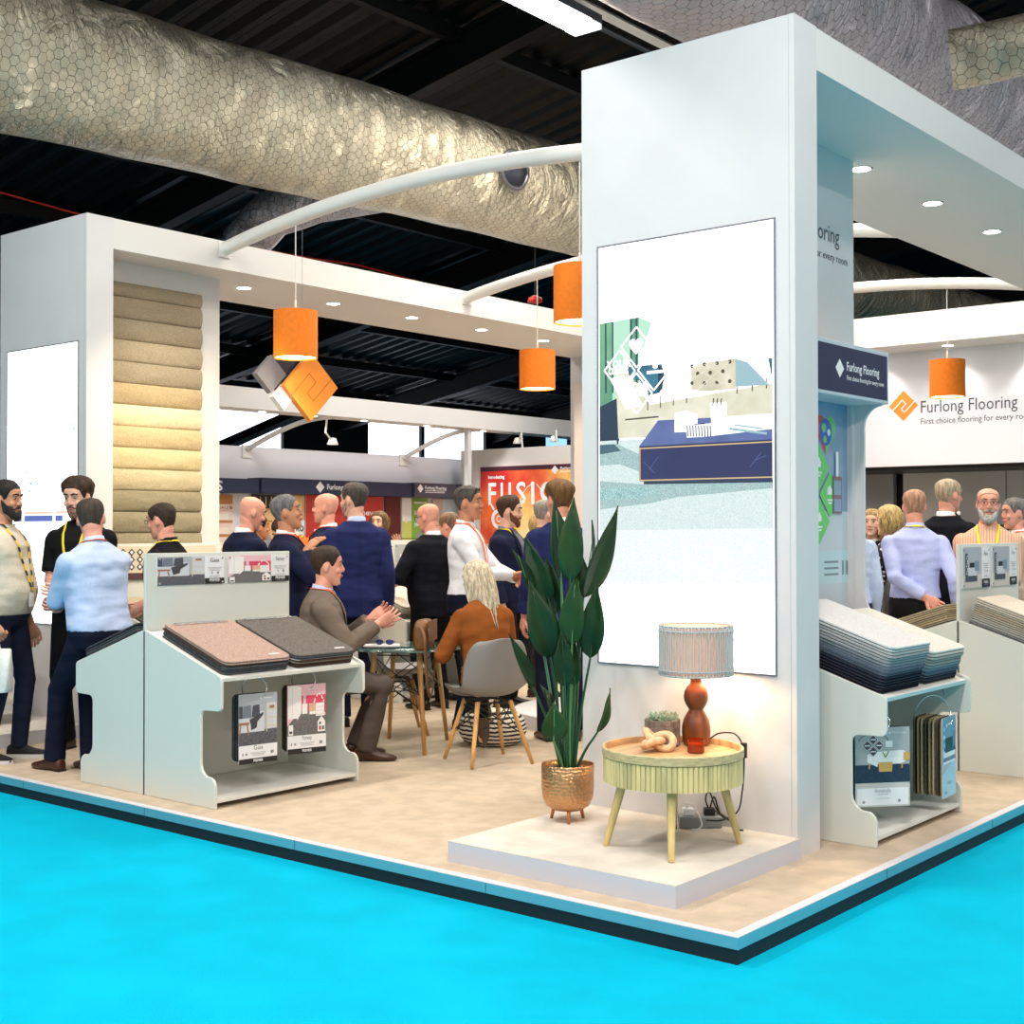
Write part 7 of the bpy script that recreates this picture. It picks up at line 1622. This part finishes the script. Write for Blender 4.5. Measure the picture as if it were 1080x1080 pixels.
person('bearded man with glasses in a candy striped shirt and yellow lanyard', (5.66, 1.12, 0), 200, 1.815, head=(4, 2, 0), sk='pink', build=1.06, belly=0.04, top=('shirt', STRIPE, {'hem': 0.92}), bottom=('jeans', JEAN), shoes=(BLACKSHOE,), hair=('bald', (150, 124, 106)), beard=((196, 192, 186), 0.02), glasses='worn', lanyard=(YL, 1.12, True), arms=clasp(1.12))
person('grey haired man in a pale jacket with orange lanyard at the right edge', (6.72, 1.27, 0), 262, 1.755, head=(0, 4, 0), sk='pink', top=('jacket', BEJ, {'collar_mat': W_SH}), bottom=('trousers', BTR), shoes=(BLACKSHOE,), hair=('short', (128, 124, 122), 0.012), lanyard=(OL, 1.15, False))
person('dark haired woman with a white headpiece behind the striped shirt', (7.05, 1.93, 0), 240, 1.68, head=(0, 16, 0), fem=True, sk='olive', top=('shirt', W_SH, {'hem': 0.9}), bottom=('trousers', BTR), shoes=(BLACKSHOE,), hair=('fringe', (34, 26, 24), 0.022))
hp_ = MB().ell((0.02, 0.02, 1.74), (0.055, 0.075, 0.04)).build('headpiece', F('white felt', (232, 224, 222)), [o for o in COL.objects if o.get('label', '').startswith('dark haired woman')][0], smooth=True)
person('blonde woman in a black polka dot dress beside the lavender shirt', (5.80, 1.95, 0), 318, 1.69, head=(24, 4, 0), fem=True, sk='light', top=('dress', DOTS), bottom=('skirt', DOTS), shoes=(BLACKSHOE,), hair=('bob', (226, 196, 132), 0.022), arms={'L': {'w': (0.2, 0.14, 1.05), 'pole': (-0.5, 1, -0.3)}})
person('curly blonde woman in a black top facing the camera beside the poster post', (6.36, 2.36, 0), 212, 1.67, head=(6, 0, 0), fem=True, sk='light', top=('shirt', BLK_T, {'hem': 0.9, 'placket': False, 'collar_mat': W_SH}), bottom=('trousers', BTR), shoes=(BLACKSHOE,), hair=('curly', (196, 160, 104), 0.018), arms=clasp(1.15, 0.24))
person('person in a light blue shirt mostly hidden by the white poster post', (4.62, 1.78, 0), 345, 1.76, sk='pink', build=1.08, top=('shirt', F('pale blue shirt cotton', (178, 196, 228))), bottom=('jeans', JEAN), shoes=(BLACKSHOE,), hair=('short', BR, 0.01))

# carrier bag in the left man's hand, leather bag at the polka dot woman's side
def hand_world(p, nm):
    return p[0].matrix_world
bpy.context.view_layer.update()
rt, J = p_beige[0], p_beige[1]
hw_ = rt.matrix_world @ (J['R'][2] + Vector((0, 0, -0.09)))
t = thing('carrier_bag', 'white paper carrier bag held by the man in the beige T-shirt', 'bag', (hw_.x, hw_.y, hw_.z - 0.35), math.radians(-60))
mb = MB(); rr = []
for z, hx_, hy_ in ((0.0, 0.12, 0.045), (0.02, 0.13, 0.05), (0.15, 0.135, 0.045), (0.27, 0.13, 0.02), (0.275, 0.12, 0.012)):
    rr.append([(hx_ * math.copysign(abs(math.cos(q)) ** 0.4, math.cos(q)) + 0.004 * math.sin(5 * q + z * 30), hy_ * math.copysign(abs(math.sin(q)) ** 0.5, math.sin(q)), z) for q in [2 * PI * k / 28 for k in range(28)]])
mb.rings(rr); mb.build('bag_body', mat('white bag paper', (224, 224, 220), 0.6, var=0.04), t, smooth=True, angle=60)
for s in (-1, 1): MB().tube(bez([(-0.05, s * 0.014, 0.27), (-0.03, s * 0.012, 0.34), (0.0, s * 0.006, 0.358), (0.03, s * 0.012, 0.34), (0.05, s * 0.014, 0.27)]), 0.004, 8).build('handle', M_WHITE, t)
t = thing('tote_bag', 'dark grey leather tote at the hip of the polka dot woman', 'bag', (5.62, 1.86, 0.80), math.radians(20))
mb = MB(); rr = []
for z, hx_, hy_ in ((0.0, 0.15, 0.07), (0.03, 0.17, 0.08), (0.2, 0.16, 0.07), (0.34, 0.12, 0.03), (0.35, 0.11, 0.02)):
    rr.append([(hx_ * math.copysign(abs(math.cos(q)) ** 0.6, math.cos(q)), hy_ * math.copysign(abs(math.sin(q)) ** 0.7, math.sin(q)), z) for q in [2 * PI * k / 28 for k in range(28)]])
mb.rings(rr); mb.build('bag_body', mat('dark grey leather', (62, 62, 62), 0.5, var=0.1), t, smooth=True, angle=60)
MB().tube(bez([(-0.09, 0, 0.34), (-0.06, 0, 0.5), (0.0, 0, 0.56), (0.06, 0, 0.5), (0.09, 0, 0.34)]), 0.008, 8).build('strap', M_BLACK, t, smooth=True)
# ------------------------------------------------------------------ light and camera
w = bpy.data.worlds.new('overcast daylight'); SC.world = w; w.use_nodes = True
bg = w.node_tree.nodes['Background']; bg.inputs['Color'].default_value = (1.0, 0.95, 0.90, 1); bg.inputs['Strength'].default_value = 0.42
for x in (-7.0, -1.5):
    for y in (-6.0, -1.0, 4.0): area_light('hall_strip_light', (x, y, 6.3), 2.4, 0.5, 235, (1.0, 0.94, 0.88))
for (x, y) in ((5.5, 3.2), (5.5, 5.2), (8.6, 3.6), (3.4, 3.2)): area_light('stand_flood', (x, y, 5.6), 1.2, 1.2, 66, (1.0, 0.90, 0.76))
for (x, y) in ((8.0, 9.2), (11.0, 9.2), (8.0, 2.6)): area_light('rear_flood', (x, y, 5.4), 1.5, 1.5, 105, (1.0, 0.96, 0.94))
area_light('right_aisle_light', (6.5, -2.5, 6.3), 2.4, 0.5, 220, (1.0, 0.95, 0.9))
# added unseen spot in open air, warming the left return wall and swags
spot_light('added_return_wall_spot', (1.75, 4.7, 3.2), (2.1, 6.5, 1.9), 170, (1.0, 0.82, 0.56), 75, 1.0)

cam = bpy.data.cameras.new('camera'); co = bpy.data.objects.new('camera', cam); COL.objects.link(co)
cam.sensor_fit = 'HORIZONTAL'; cam.sensor_width = 36.0; cam.lens = 36.0 * 1407.12 / 1080.0; cam.clip_end = 200
yaw, pitch, roll_ = 6.90425269e-01, 1.37976078e-02, -1.38730244e-03
f = Vector((math.cos(yaw) * math.cos(pitch), math.sin(yaw) * math.cos(pitch), math.sin(pitch)))
r = Vector((math.sin(yaw), -math.cos(yaw), 0)); u = r.cross(f)
r2 = r * math.cos(roll_) + u * math.sin(roll_); u2 = -r * math.sin(roll_) + u * math.cos(roll_)
M = Matrix((r2, u2, -f)).transposed().to_4x4(); M.translation = Vector((-4.326, -2.499, 1.5))
co.matrix_world = M; SC.camera = co
vs_ = SC.view_settings; vs_.view_transform = 'Standard'; vs_.look = 'None'; vs_.gamma = 1.0; vs_.exposure = 0.24; vs_.use_curve_mapping = False
SC.cycles.use_denoising = True
SC.cycles.max_bounces = 8; SC.cycles.diffuse_bounces = 4; SC.cycles.glossy_bounces = 4; SC.cycles.transmission_bounces = 6
SC.cycles.sample_clamp_indirect = 6.0
